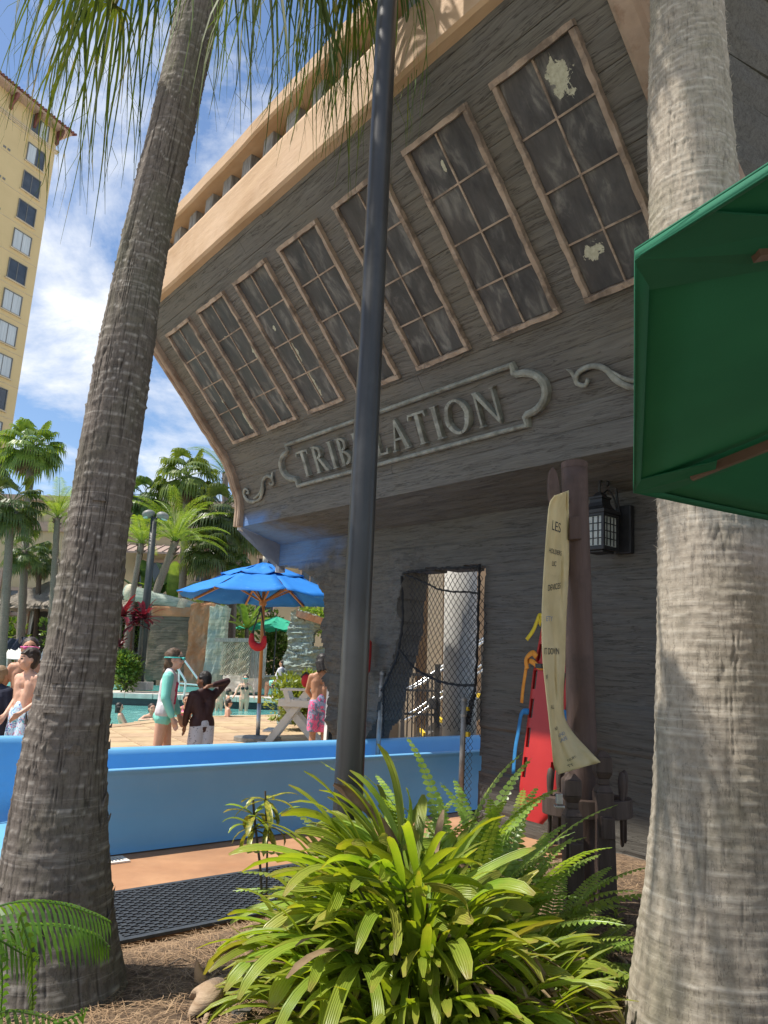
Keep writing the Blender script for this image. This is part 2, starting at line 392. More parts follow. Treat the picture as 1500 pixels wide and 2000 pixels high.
MFANL = m_leaf('light_fan_palm_leaf', (0.10, 0.17, 0.03), (0.19, 0.27, 0.06), 0.38, 0.4)
MDATE = m_leaf('bright_date_palm_leaf', (0.14, 0.24, 0.025), (0.30, 0.40, 0.06), 0.38, 0.42)
MDEAD = m_leaf('dead_palm_thatch', (0.16, 0.11, 0.06), (0.30, 0.21, 0.12), 0.8, 0.2, (1, 0.9, 0.7))
MHANG = m_leaf('hanging_frond_tip', (0.04, 0.075, 0.02), (0.11, 0.16, 0.035), 0.62, 0.42, (1.6, 1.4, 0.4), 2.0, 0.5, dead=(0.30, 0.25, 0.05))
MHANG.node_tree.nodes['Principled BSDF'].inputs['Specular IOR Level'].default_value = 0.2
MRHAP = m_leaf('lady_palm_leaf', (0.19, 0.29, 0.03), (0.33, 0.42, 0.06), 0.34, 0.42, (1.5, 1.45, 0.35), 5, 0.5, dead=None, stripe=7)
MRHAPY = m_leaf('yellowed_lady_palm_leaf', (0.26, 0.30, 0.045), (0.42, 0.40, 0.09), 0.35, 0.38, (1.3, 1.2, 0.5), 5, 0.4, stripe=7)
MRHAPD = m_leaf('dead_brown_leaf', (0.16, 0.10, 0.05), (0.32, 0.23, 0.13), 0.8, 0.15, (1, 0.8, 0.6), 9, 0.5)
MFERN = m_leaf('fern_pinna', (0.20, 0.31, 0.045), (0.36, 0.47, 0.11), 0.32, 0.40, (1.5, 1.4, 0.45), 12, 0.4)
MFERND = m_leaf('deep_green_fern_pinna', (0.065, 0.145, 0.02), (0.13, 0.24, 0.035), 0.30, 0.40, (1.5, 1.4, 0.4), 12, 0.4)
MSHRUB = m_leaf('shrub_leaf', (0.06, 0.13, 0.02), (0.16, 0.24, 0.05), 0.4, 0.35, None, 6, 0.2)
MSHRUBY = m_leaf('yellow_green_shrub_leaf', (0.14, 0.21, 0.03), (0.30, 0.36, 0.07), 0.4, 0.35, None, 6, 0.2)
MTI = m_leaf('red_ti_leaf', (0.07, 0.010, 0.02), (0.18, 0.02, 0.035), 0.4, 0.35, (1.4, 0.5, 0.5), 6, 0.3)
MBAN = m_leaf('banana_leaf', (0.10, 0.20, 0.03), (0.2, 0.32, 0.06), 0.35, 0.4, None, 3, 0.3)
MBAND = m_leaf('dark_banana_leaf', (0.025, 0.06, 0.02), (0.06, 0.11, 0.035), 0.35, 0.25, None, 3, 0.3)
MCROT = m_leaf('spotted_croton_leaf', (0.06, 0.11, 0.02), (0.42, 0.36, 0.05), 0.35, 0.25, (1.2, 1.1, 0.5), 60, 0.3)
MSTEM = pm('plant_stem', (0.05, 0.06, 0.02), (0.10, 0.10, 0.04), 20, rough=0.6)
MBARKSTEM = pm('woody_stem', (0.06, 0.045, 0.035), (0.13, 0.10, 0.075), 20, rough=0.9)
MPOLE = pm('dark_bronze_pole', (0.028, 0.027, 0.026), (0.042, 0.041, 0.040), 3, (8, 8, 0.6), 0.34, 0.05, 40, spec=0.5, c3=(0.06, 0.06, 0.058), s3=2)
def m_slide():
    k = NT('blue_fibreglass'); f = k.noise(k.map(), 2.2, 5); g = k.noise(k.map((1, 1, 5), (2, 1, 3)), 3, 8, 0.7)
    c = k.ramp(f, [(0.3, (0.14, 0.39, 0.66)), (0.7, (0.17, 0.44, 0.70))]); c = k.mix(k.ramp(g, [(0.52, 0.0), (0.78, 0.5)]), c, (0.20, 0.40, 0.62))
    dr = k.noise(k.map((7, 7, 0.5), (3, 3, 3)), 3, 6, 0.7); c = k.mix(k.ramp(dr, [(0.60, 0.0), (0.78, 0.35)]), c, (0.28, 0.46, 0.62)); sf = k.noise(k.map((3, 3, 9), (1, 5, 3)), 6, 8, 0.8); c = k.mix(k.ramp(sf, [(0.66, 0.0), (0.72, 0.3)]), c, (0.05, 0.16, 0.32))
    sp = k.noise(k.map((6, 6, 6), (8, 1, 3)), 14, 3); c = k.mix(k.ramp(sp, [(0.72, 0.0), (0.76, 0.4)]), c, (0.55, 0.68, 0.8))
    return k.set(c, k.ramp(g, [(0.3, 0.28), (0.7, 0.5)]), k.bump(f, 0.12, 0.02), 0, 0.5)
MSLIDE = m_slide()
def m_water(name, c1, c2, sc_=3.0, bump=0.5):
    k = NT(name); f = k.noise(k.map((1, 0.55, 1)), sc_, 5, 0.55, 0.6); g = k.noise(k.map((1, 0.5, 1), (4, 4, 4)), sc_*0.35, 3)
    vo = k.n('ShaderNodeTexVoronoi', feature='DISTANCE_TO_EDGE'); vo.inputs['Scale'].default_value = sc_*0.8; k.l(k.map((1, 0.5, 1)), vo.inputs[0])
    c = k.ramp(g, [(0.3, c1), (0.7, c2)])
    return k.set(c, 0.06, k.bump(f, bump, 0.05), 0, 0.5)
MWATER = m_water('pool_water', (0.10, 0.42, 0.40), (0.22, 0.58, 0.53), 2.2, 0.6)
MSLWATER = m_water('slide_water', (0.05, 0.25, 0.62), (0.10, 0.36, 0.72), 6, 0.5)
MDECK = pm('sandy_stamped_concrete', (0.38, 0.26, 0.145), (0.52, 0.385, 0.24), 3.5, (1, 3, 1), 0.75, 0.45, 10, (1, 4, 1), c3=(0.30, 0.20, 0.11), s3=1.4, t3=(0.5, 0.72), vary=0.14, dist=0.015)
MJOINT = pm('deck_joint', (0.28, 0.19, 0.11), (0.36, 0.25, 0.15), 8, rough=0.9)
MCOPING = pm('pale_coping_stone', (0.46, 0.42, 0.37), (0.60, 0.56, 0.50), 5, (1, 3, 1), 0.75, 0.4, 14, vary=0.12)
MDARKTILE = pm('dark_waterline_tile', (0.012, 0.028, 0.035), (0.02, 0.04, 0.05), 6, rough=0.25)
MTERRA = pm('terracotta_stained_concrete', (0.36, 0.185, 0.095), (0.46, 0.255, 0.135), 3, rough=0.62, bump=0.12, bs=60, c3=(0.30, 0.16, 0.085), s3=1.6, t3=(0.45, 0.7), rv=0.12)
MUPPER = pm('upper_terrace_paving', (0.52, 0.46, 0.39), (0.64, 0.58, 0.50), 2, rough=0.85, bump=0.2)
MGROUND = pm('brown_mulch_soil', (0.13, 0.085, 0.053), (0.27, 0.185, 0.115), 30, rough=0.95, bump=0.9, bs=60, dist=0.03, c3=(0.06, 0.04, 0.028), s3=3)
MSTRAW = m_leaf('pine_straw', (0.22, 0.13, 0.07), (0.42, 0.28, 0.165), 0.7, 0.0, None, 30, 0.2)
MMAT = pm('black_rubber_mat', (0.040, 0.046, 0.054), (0.062, 0.070, 0.080), 20, rough=0.45, bump=0.25, bs=120)
MBROWN = pm('brown_post_paint', (0.085, 0.052, 0.042), (0.125, 0.082, 0.068), 4, (4, 4, 0.6), 0.7, 0.35, 12, (8, 8, 0.6), c3=(0.06, 0.04, 0.033), s3=3)
MBITT = pm('dark_stained_timber', (0.055, 0.036, 0.028), (0.09, 0.062, 0.05), 5, (5, 5, 0.7), 0.6, 0.3, 14, (8, 8, 0.7))
MRED = pm('red_plastic', (0.42, 0.022, 0.02), (0.48, 0.03, 0.025), 3, rough=0.42, bump=0.06, bs=80)
MREDF = pm('red_fabric', (0.36, 0.012, 0.02), (0.50, 0.02, 0.03), 8, rough=0.7, bump=0.2)
MYEL = pm('yellow_strap', (0.62, 0.44, 0.02), (0.70, 0.52, 0.03), 30, rough=0.7)
MORA = pm('orange_strap', (0.66, 0.24, 0.02), (0.74, 0.30, 0.04), 30, rough=0.7)
MBLUS = pm('blue_strap', (0.02, 0.15, 0.36), (0.03, 0.2, 0.42), 30, rough=0.7)
MBLACK = pm('black_iron', (0.012, 0.012, 0.013), (0.022, 0.021, 0.021), 20, rough=0.5, bump=0.25, bs=60)
MBLKP = pm('black_plastic', (0.012, 0.012, 0.012), (0.02, 0.02, 0.02), 20, rough=0.4)
MLGLASS = pm('seeded_lantern_glass', (0.30, 0.32, 0.28), (0.44, 0.45, 0.40), 9, rough=0.2, bump=0.3, bs=25)
MBANNER = pm('cream_banner_cloth', (0.74, 0.62, 0.34), (0.82, 0.72, 0.46), 3, (1, 1, 1), 0.85, 0.3, 140, c3=(0.64, 0.54, 0.29), s3=3, t3=(0.48, 0.72), transl=0.25)
MINK = pm('dark_print', (0.035, 0.04, 0.05), (0.05, 0.055, 0.06), 10, rough=0.9)
MINKB = pm('faded_blue_print', (0.20, 0.26, 0.42), (0.26, 0.31, 0.45), 10, rough=0.9)
MGREENU = pm('dark_green_canvas', (0.018, 0.165, 0.090), (0.026, 0.20, 0.108), 2, rough=0.8, bump=0.25, bs=350, dist=0.003, transl=0.32)
MRIB = pm('bronze_rib', (0.10, 0.065, 0.045), (0.14, 0.095, 0.07), 10, rough=0.5)
MBLUEU = pm('blue_canvas', (0.012, 0.19, 0.60), (0.02, 0.23, 0.66), 3, rough=0.75, bump=0.2, bs=200, transl=0.2, c3=(0.06, 0.28, 0.66), s3=4, t3=(0.6, 0.7))
MWOODP = pm('honey_wood_pole', (0.36, 0.15, 0.04), (0.48, 0.22, 0.07), 6, (6, 6, 0.6), 0.45, 0.15, 14)
MSTEEL = pm('galvanised_steel', (0.42, 0.43, 0.43), (0.52, 0.53, 0.53), 20, rough=0.38, metal=0.85, bump=0.1)
MCHROME = pm('pool_handrail_steel', (0.62, 0.64, 0.64), (0.70, 0.72, 0.72), 5, rough=0.25, metal=0.7, bump=0)
MWHITE = pm('white_paint', (0.70, 0.70, 0.67), (0.78, 0.78, 0.75), 5, rough=0.5, bump=0.1)
MCHAIRW = pm('off_white_plastic_lumber', (0.60, 0.57, 0.50), (0.68, 0.65, 0.58), 6, rough=0.6, bump=0.15)
MSTUCCO = pm('yellow_stucco', (0.58, 0.45, 0.235), (0.63, 0.495, 0.265), 0.25, rough=0.9, bump=0.15, bs=6, dist=0.02)
MSTUCCO2 = pm('peach_stucco', (0.68, 0.47, 0.24), (0.72, 0.51, 0.27), 0.25, rough=0.9, bump=0.1, bs=6)
MSTUCB = pm('beige_stucco', (0.46, 0.37, 0.23), (0.52, 0.425, 0.275), 0.4, rough=0.9, bump=0.12, bs=6, c3=(0.42, 0.335, 0.21), s3=0.4)
MCREAM = pm('cream_moulding', (0.50, 0.41, 0.28), (0.56, 0.47, 0.33), 1, rough=0.85, bump=0.1)
MEAVE = pm('taupe_eave', (0.40, 0.29, 0.23), (0.46, 0.34, 0.27), 1, rough=0.85, bump=0.1)
MTILE = pm('dark_red_roof_tile', (0.13, 0.05, 0.045), (0.22, 0.085, 0.07), 3, rough=0.8, bump=0.3, vary=0.4)
MGLASS = pm('dark_window_glass', (0.045, 0.055, 0.07), (0.075, 0.09, 0.11), 0.8, rough=0.08, bump=0, spec=0.6)
MCURT = pm('pale_curtain', (0.42, 0.47, 0.50), (0.58, 0.63, 0.66), 2, (9, 9, 0.2), 0.5, 0.2, 6, (9, 9, 0.2))
MFRAME = pm('window_frame_grey', (0.16, 0.16, 0.15), (0.2, 0.2, 0.19), 3, rough=0.5)
MBROWNMET = pm('brown_metal_roof', (0.30, 0.22, 0.19), (0.40, 0.31, 0.27), 1, rough=0.5, bump=0.05)
MTHATCH = pm('weathered_thatch', (0.22, 0.19, 0.155), (0.44, 0.385, 0.315), 9, (4, 4, 1), 0.95, 0.8, 20, (6, 6, 1), dist=0.05)
MHUTDARK = pm('dark_cabana_cloth', (0.03, 0.03, 0.028), (0.06, 0.055, 0.05), 2, rough=0.9)  # near-black cloth for the cabana back sheet and daybed
MHUTPOST = pm('cabana_post', (0.11, 0.06, 0.035), (0.18, 0.10, 0.06), 5, rough=0.8)
MDRAPE = pm('white_drape', (0.55, 0.56, 0.57), (0.66, 0.67, 0.68), 5, (8, 8, 0.5), 0.9, 0.3)
MROCKG = pm('green_weathered_plank', (0.20, 0.235, 0.175), (0.37, 0.39, 0.29), 2.2, (0.6, 0.6, 7), 0.9, 0.8, 4, (0.8, 0.8, 9), c3=(0.26, 0.36, 0.37), s3=0.8, t3=(0.45, 0.7), dist=0.025)
MROCKD = pm('dark_stacked_plank', (0.09, 0.08, 0.06), (0.20, 0.175, 0.135), 2.0, (0.6, 0.6, 8), 0.9, 0.8, 4, (0.8, 0.8, 10), c3=(0.24, 0.20, 0.12), s3=0.9, t3=(0.5, 0.75), dist=0.06)
MORANGER = pm('orange_rockwork', (0.30, 0.135, 0.06), (0.46, 0.235, 0.12), 1.6, (1, 1, 0.5), 0.9, 0.6, 5, c3=(0.30, 0.23, 0.17), s3=1.1, t3=(0.48, 0.7), dist=0.05)
MLOG = pm('pale_green_log', (0.22, 0.27, 0.225), (0.40, 0.45, 0.385), 3, (1, 6, 6), 0.85, 0.5, 6, (1, 8, 8), dist=0.04)
MROPE = pm('pale_rope', (0.38, 0.34, 0.25), (0.50, 0.46, 0.35), 20, rough=0.9)
MBLKROPE = pm('black_rope', (0.010, 0.010, 0.010), (0.02, 0.02, 0.02), 30, rough=0.85)
MCHAINL = pm('black_chainlink', (0.012, 0.012, 0.012), (0.025, 0.025, 0.025), 10, rough=0.45)
MPOSTST = pm('dull_fence_post', (0.20, 0.19, 0.17), (0.32, 0.30, 0.27), 10, rough=0.5, metal=0.4)
MCOLUMN = pm('white_concrete_column', (0.38, 0.37, 0.345), (0.46, 0.45, 0.42), 2, rough=0.8, bump=0.1)
MTANW = pm('tan_stair_wall', (0.36, 0.26, 0.165), (0.43, 0.32, 0.21), 1.4, rough=0.9, bump=0.15)
MGATE = pm('grey_gate_metal', (0.10, 0.095, 0.085), (0.15, 0.14, 0.13), 8, rough=0.5)
MYELN = pm('yellow_tread_nosing', (0.62, 0.42, 0.02), (0.7, 0.5, 0.04), 10, rough=0.7)
MLAMP = pm('grey_lamp_metal', (0.024, 0.029, 0.030), (0.036, 0.042, 0.043), 5, rough=0.5)
MLAMPH = pm('lamp_head_grey', (0.16, 0.165, 0.15), (0.2, 0.205, 0.19), 5, rough=0.5)
MLENS = pm('lamp_lens', (0.35, 0.52, 0.50), (0.42, 0.6, 0.57), 5, rough=0.3)
MLOUNGE = pm('white_lounger_sling', (0.62, 0.62, 0.60), (0.70, 0.70, 0.68), 10, (1, 14, 1), 0.7, 0.2)
MNAVY = pm('dark_navy_cloth', (0.02, 0.025, 0.045), (0.03, 0.035, 0.06), 10, rough=0.9)
MOTEAL = pm('small_umbrella_green', (0.03, 0.40, 0.24), (0.05, 0.46, 0.28), 5, rough=0.8, transl=0.3)
MEDGE = pm('weathered_edging_log', (0.06, 0.055, 0.05), (0.15, 0.135, 0.12), 6, (6, 6, 1), 0.95, 0.7, 16, (8, 8, 1), dist=0.02)
MHUSK = pm('dry_palm_husk', (0.26, 0.17, 0.10), (0.42, 0.31, 0.21), 8, (1, 1, 6), 0.85, 0.5, 30, (1, 1, 8), c3=(0.14, 0.11, 0.09), s3=6, t3=(0.5, 0.7))
MGRATE = pm('white_drain_grate', (0.62, 0.60, 0.55), (0.70, 0.68, 0.63), 10, rough=0.6)
MVOID = pm('dark_drain_void', (0.03, 0.025, 0.02), (0.05, 0.04, 0.03), 10, rough=0.9)
def skin(name, c): 
    k = NT(name); f = k.noise(k.map(), 7, 4); cc = k.ramp(f, [(0.3, tuple(x*0.9 for x in c)), (0.7, tuple(min(1, x*1.08) for x in c))])
    k.b.inputs['Subsurface Weight'].default_value = 0.08; k.b.inputs['Subsurface Radius'].default_value = (0.02, 0.008, 0.004)
    return k.set(cc, 0.5, None, 0, 0.4)
SK1 = skin('light_skin', (0.62, 0.36, 0.25)); SK2 = skin('tan_skin', (0.52, 0.27, 0.165)); SK3 = skin('brown_skin', (0.22, 0.105, 0.062)); SK4 = skin('warm_skin', (0.44, 0.225, 0.13))
MEYE = pm('eye_dark', (0.02, 0.015, 0.012), rough=0.3, bump=0); MLIP = pm('lip', (0.42, 0.16, 0.13), rough=0.5, bump=0)
HBROWN = pm('brown_hair', (0.045, 0.027, 0.016), (0.13, 0.08, 0.045), 14, (3, 3, 0.6), 0.55, 0.6, 40, (4, 4, 0.6)); HDARK = pm('dark_hair', (0.010, 0.008, 0.007), (0.025, 0.019, 0.015), 20, rough=0.5, bump=0.6, bs=40); HDB = pm('dark_brown_hair', (0.02, 0.013, 0.009), (0.055, 0.034, 0.022), 16, rough=0.5, bump=0.6, bs=40); HBLOND = pm('sandy_hair', (0.20, 0.13, 0.07), (0.33, 0.23, 0.13), 16, rough=0.55, bump=0.5, bs=40)
def m_print(name, base, spots, sc_=18, thr=(0.56, 0.6)):
    k = NT(name); c = base if isinstance(base, tuple) else base
    cc = None
    for i, s_ in enumerate(spots):
        f = k.noise(k.map((1, 1, 1), (i*3.1, i*1.7, i*5.3)), sc_, 3, 0.5, 1.5)
        cc = k.mix(k.ramp(f, [(thr[0], 0.0), (thr[1], 1.0)]), cc if cc is not None else c, s_)
    return k.set(cc, 0.8, None, 0, 0.2)
MSH_BLUE = m_print('floral_blue_shorts', (0.50, 0.66, 0.78), [(0.07, 0.12, 0.40), (0.14, 0.45, 0.55), (0.62, 0.22, 0.34), (0.66, 0.76, 0.82)], 22)
MSH_PINK = m_print('pink_swirl_shorts', (0.16, 0.19, 0.28), [(0.72, 0.10, 0.24), (0.32, 0.36, 0.50), (0.76, 0.16, 0.30)], 12, (0.53, 0.56))
MSH_WHITE = m_print('white_printed_shorts', (0.55, 0.56, 0.62), [(0.10, 0.11, 0.15), (0.40, 0.42, 0.5)], 26, (0.62, 0.66))
MMINT = pm('mint_swimwear', (0.20, 0.60, 0.50), (0.26, 0.68, 0.57), 6, rough=0.6, bump=0.25, bs=18); MSHWH = pm('pale_rash_guard', (0.58, 0.54, 0.56), (0.66, 0.62, 0.64), 6, rough=0.7, bump=0.2); MPINKR = pm('crimson_print', (0.50, 0.03, 0.10), (0.6, 0.05, 0.14), 9, rough=0.7)
MMAROON = pm('maroon_rash_guard', (0.035, 0.012, 0.012), (0.055, 0.02, 0.018), 5, rough=0.6, bump=0.3, bs=10); MBIKINI = pm('black_bikini', (0.012, 0.016, 0.018), (0.02, 0.025, 0.026), 9, rough=0.6)
MGOG = pm('teal_goggles', (0.04, 0.40, 0.38), (0.06, 0.46, 0.42), 9, rough=0.3); MPINK = pm('pink_cap', (0.66, 0.08, 0.30), (0.72, 0.14, 0.36), 9, rough=0.5)
# ------------------------------------------------------------------ the stranded ship (local: x along the stern to the far end, y outwards, z up)
XS = ray(-385, 1205).normalized(); NS = XS.cross(V((0, 0, 1))).normalized()
if NS.y > 0: NS = -NS
ZS = XS.cross(NS).normalized()
if ZS.z < 0: ZS = -ZS
G = gz(1235, 1672, 0.05)
MSH = Matrix((XS, NS, ZS)).transposed().to_4x4(); MSH.translation = G
MSHI = MSH.inverted()
def W(s, n, z): return MSH @ V((s, n, z))
ship = thing('ship_stern', None, 'huge weathered wooden ship stern leaning over the plants, carved name and seven windows', 'ship', mat=MSH)
S0, S1 = -1.42, 5.12
PROF = [(0.58, 2.70), (0.595, 3.0), (0.83, 3.5), (0.95, 3.64), (2.19, 5.01)]
def dense_profile():
    pts = bez([(0, *PROF[0]), (0, 0.585, 2.85), (0, *PROF[1])], 8) + bez([(0, *PROF[1]), (0, 0.66, 3.17), (0, *PROF[2]), (0, *PROF[3])], 22)[1:] + [V((0, lerp(0.95, 2.19, t), lerp(3.64, 5.01, t))) for t in [i/16 for i in range(1, 17)]]
    return [(p.y, p.z) for p in pts]
DP = dense_profile(); AL = [0.0]
for a, b in zip(DP, DP[1:]): AL.append(AL[-1]+math.hypot(b[0]-a[0], b[1]-a[1]))
LT = AL[-1]
def prof(t):
    n = float(np.interp(t, AL, [p[0] for p in DP])); z = float(np.interp(t, AL, [p[1] for p in DP]))
    e = 0.03; n1 = float(np.interp(min(t+e, LT), AL, [p[0] for p in DP])); z1 = float(np.interp(min(t+e, LT), AL, [p[1] for p in DP]))
    n0 = float(np.interp(max(t-e, 0), AL, [p[0] for p in DP])); z0 = float(np.interp(max(t-e, 0), AL, [p[1] for p in DP]))
    d = V((0, n1-n0, z1-z0)).normalized(); return n, z, V((0, d.z, -d.y)), d
# backing behind the boards
mb = MB(); pts = []
NP_ = 40
for i in range(NP_):
    n, z, m, d = prof(LT*i/(NP_-1))
    pts += [V((S0+0.01, n, z))-m*0.022, V((S1-0.01, n, z))-m*0.022]
mb.grid(pts, 2, NP_)
obj('stern_backing', mb, MBITT, ship)
# boards, course by course, each with its own edges
rn = random.Random(5); t = 0.0; k = 0
while t < LT-0.02:
    h = min(rn.uniform(0.17, 0.24), LT-t)
    if LT-t-h < 0.08: h = LT-t
    s = S0+0.02
    while s < S1-0.05:
        w = rn.uniform(2.6, 4.6)
        if S1-0.05-(s+w) < 1.4: w = S1-0.03-s
        nu = max(4, int(w/0.06)); nv = 6; pts = []
        off = rn.uniform(-0.0015, 0.0015); sd = rn.randint(0, 999)
        us = np.linspace(s+0.0008, s+w-0.0008, nu); dj = (fbm(us*2.2, np.zeros(nu)+k, sd)-0.5)*0.004
        for j in range(nv):
            jj = [0.0, 0.0, 0.06, 0.94, 1.0, 1.0][j]; drop = [0.02, 0.003, 0, 0, 0.003, 0.02][j]
            tt = t+0.0012+(h-0.0024)*jj
            n, z, m, d = prof(tt)
            dd = (fbm(us*3.0, np.full(nu, tt*14.0), sd+5)-0.5)*0.014
            for i in range(nu):
                p = V((us[i], n, z))+m*(off+dd[i]*(1 if 1 <= j <= 4 else 0)-drop)+d*(dj[i] if j in (0, 1, 4, 5) else 0)*0.5
                pts.append(p)
        b = MB(); b.grid(pts, nu, nv)
        # closed ends
        b.add([pts[j*nu] for j in range(nv)], [tuple(range(nv))]); b.add([pts[j*nu+nu-1] for j in range(nv)], [tuple(reversed(range(nv)))])
        obj('plank', b, MSHIP, ship, smooth=False)
        s += w; k += 1
    t += h
# lower wall with two broken openings
def inpoly(x, y, P):
    c = np.zeros(x.shape, bool); n = len(P)
    for i in range(n):
        x1, y1 = P[i]; x2, y2 = P[(i+1) % n]
        cond = ((y1 > y) != (y2 > y)) & (x < (x2-x1)*(y-y1)/(y2-y1+1e-12)+x1); c ^= cond
    return c
def rough_poly(P, amp, step, seed):
    out = []; r = random.Random(seed)
    for i in range(len(P)):
        a = P[i]; b = P[(i+1) % len(P)]; d = math.hypot(b[0]-a[0], b[1]-a[1]); m = max(1, int(d/step))
        for j in range(m):
            q = j/m; out.append((lerp(a[0], b[0], q)+r.uniform(-amp, amp), lerp(a[1], b[1], q)+r.uniform(-amp, amp)))
    return out
OPEN1 = [(S1+0.5, 2.30), (5.0, 2.28), (4.7, 2.24), (4.45, 2.18), (4.2, 2.10), (4.02, 2.02), (3.97, 1.86), (3.90, 1.7), (3.92, 1.45), (3.82, 1.2), (3.85, 0.95), (3.74, 0.75), (3.72, 0.5), (3.62, 0.3), (3.60, -0.6), (S1+0.5, -0.6)]
OPEN2 = [(2.50, 2.06), (2.15, 2.10), (1.85, 2.06), (1.60, 2.12), (1.46, 2.08), (1.455, 1.5), (1.46, 0.9), (1.44, 0.4), (1.46, -0.6), (3.02, -0.6), (3.0, 0.52), (2.80, 0.60), (2.74, 0.95), (2.64, 1.2), (2.56, 1.5), (2.52, 1.8)]
O1 = rough_poly(OPEN1, 0.012, 0.08, 1); O2 = rough_poly(OPEN2, 0.010, 0.08, 2)
cs = 0.025; xs = np.arange(S0, S1+cs*0.5, cs); zs = np.arange(-0.5, 2.58, cs); nx, nz = len(xs), len(zs)
X, Z = np.meshgrid(xs, zs)
cx = (xs[:-1]+xs[1:])/2; cz = (zs[:-1]+zs[1:])/2; CX, CZ = np.meshgrid(cx, cz)
keep = ~(inpoly(CX, CZ, O1) | inpoly(CX, CZ, O2))
plank_h = 0.33; pz = Z+0.03*(fbm(X*0.7, Z*0.2, 3)-0.5)*2
gro = np.abs(((pz/plank_h) % 1.0)-0.5); groove = np.clip((gro-0.46)/0.04, 0, 1)
pl = hash2(np.floor(pz/plank_h), np.zeros_like(Z), 4)
disp = (fbm(X*0.8, Z*7, 7)-0.5)*0.022+(fbm(X*3, Z*30, 8)-0.5)*0.008-groove*0.012+(pl-0.5)*0.012
# broken, bulging rock-like grain beside the openings
def dist_to(P):
    d = np.full(X.shape, 9.0)
    for (a, b) in zip(P, P[1:]):
        ax, ay = a; bx, by = b; L2 = (bx-ax)**2+(by-ay)**2+1e-9; q = np.clip(((X-ax)*(bx-ax)+(Z-ay)*(by-ay))/L2, 0, 1)
        d = np.minimum(d, np.hypot(X-(ax+q*(bx-ax)), Z-(ay+q*(by-ay))))
    return d
d1 = np.minimum(dist_to(OPEN1[4:15]), dist_to(OPEN2[9:]+OPEN2[:1])); wgt = np.clip(1-d1/0.45, 0, 1)
disp = disp+wgt*((fbm(X*4, Z*6, 21)-0.4)*0.20)+0.03*wgt
idx = -np.ones(X.shape, int); used = np.zeros(X.shape, bool)
used[:-1, :-1] |= keep; used[1:, :-1] |= keep; used[:-1, 1:] |= keep; used[1:, 1:] |= keep
idx[used] = np.arange(used.sum()); NV = int(used.sum()); TH = 0.28
fr = np.stack([X[used], disp[used], Z[used]], 1); bk = np.stack([X[used], np.full(NV, -TH)+disp[used]*0.3, Z[used]], 1)
faces = []; K = keep
for j, i in zip(*np.nonzero(K)):
    a, b, c, d = idx[j, i], idx[j, i+1], idx[j+1, i+1], idx[j+1, i]
    faces.append((b, a, d, c)); faces.append((a+NV, b+NV, c+NV, d+NV))
    if i == 0 or not K[j, i-1]: faces.append((a, a+NV, d+NV, d))
    if i == K.shape[1]-1 or not K[j, i+1]: faces.append((b, c, c+NV, b+NV))
    if j == 0 or not K[j-1, i]: faces.append((a, b, b+NV, a+NV))
mb = MB(); mb.add(np.concatenate([fr, bk]).tolist(), faces)
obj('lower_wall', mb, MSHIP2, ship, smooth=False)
# soffit under the counter
mb = MB(); nu = 110; nv = 12; pts = []
us = np.linspace(S0, S1, nu)
for j in range(nv):
    q = j/(nv-1); d = (fbm(us*1.6, np.full(nu, q*6), 31)-0.5)*0.035+(fbm(us*4, np.full(nu, q*20), 32)-0.5)*0.012
    for i in range(nu): pts.append((us[i], lerp(-0.02, 0.578, q), lerp(2.545, 2.70, q)+d[i]*(0.3 if j in (0, nv-1) else 1)))
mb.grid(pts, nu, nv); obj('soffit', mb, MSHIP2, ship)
# edge trims that follow the profile
def trim(name, sa, sb, depth, mat, t0=0.0, inner=0.03):
    mb = MB(); pts = []; N_ = 44
    for i in range(N_):
        n, z, m, d = prof(t0+(LT-t0)*i/(N_-1)); p = V((0, n, z))
        wob = (float(vn(i*0.7, 3.0, 8))-0.5)*0.012
        for s_, o_ in ((sa, -inner), (sa, depth*0.75+wob), (lerp(sa, sb, 0.12), depth+wob), (lerp(sa, sb, 0.5), depth*0.8+wob), (lerp(sa, sb, 0.6), depth+wob), (lerp(sa, sb, 0.9), depth+wob), (sb, depth*0.7+wob), (sb, -inner)):
            q = p+m*o_; pts.append((s_, q.y, q.z))
    mb.grid(pts, 8, N_, True); mb.add(pts[:8], [tuple(range(8))]); mb.add(pts[-8:], [tuple(reversed(range(8)))])
    return obj(name, mb, mat, ship)
trim('edge_moulding', 5.06, 5.19, 0.075, MTRIM); trim('edge_moulding', -1.43, -1.13, 0.06, MTRIM, 0.3, 0.05)
mb = MB(); mb.prism([(0.585, 2.67), (0.585, 2.75), (-0.01, 2.60), (-0.01, 2.2), (-0.10, 2.2), (-0.10, 2.56)], (5.10, 0, 0), (0, 1, 0), (0, 0, 1), (0.10, 0, 0))
obj('end_flashing', mb, pm('pale_blue_grey_edge', (0.30, 0.33, 0.40), (0.42, 0.45, 0.52), 6, rough=0.7), ship)
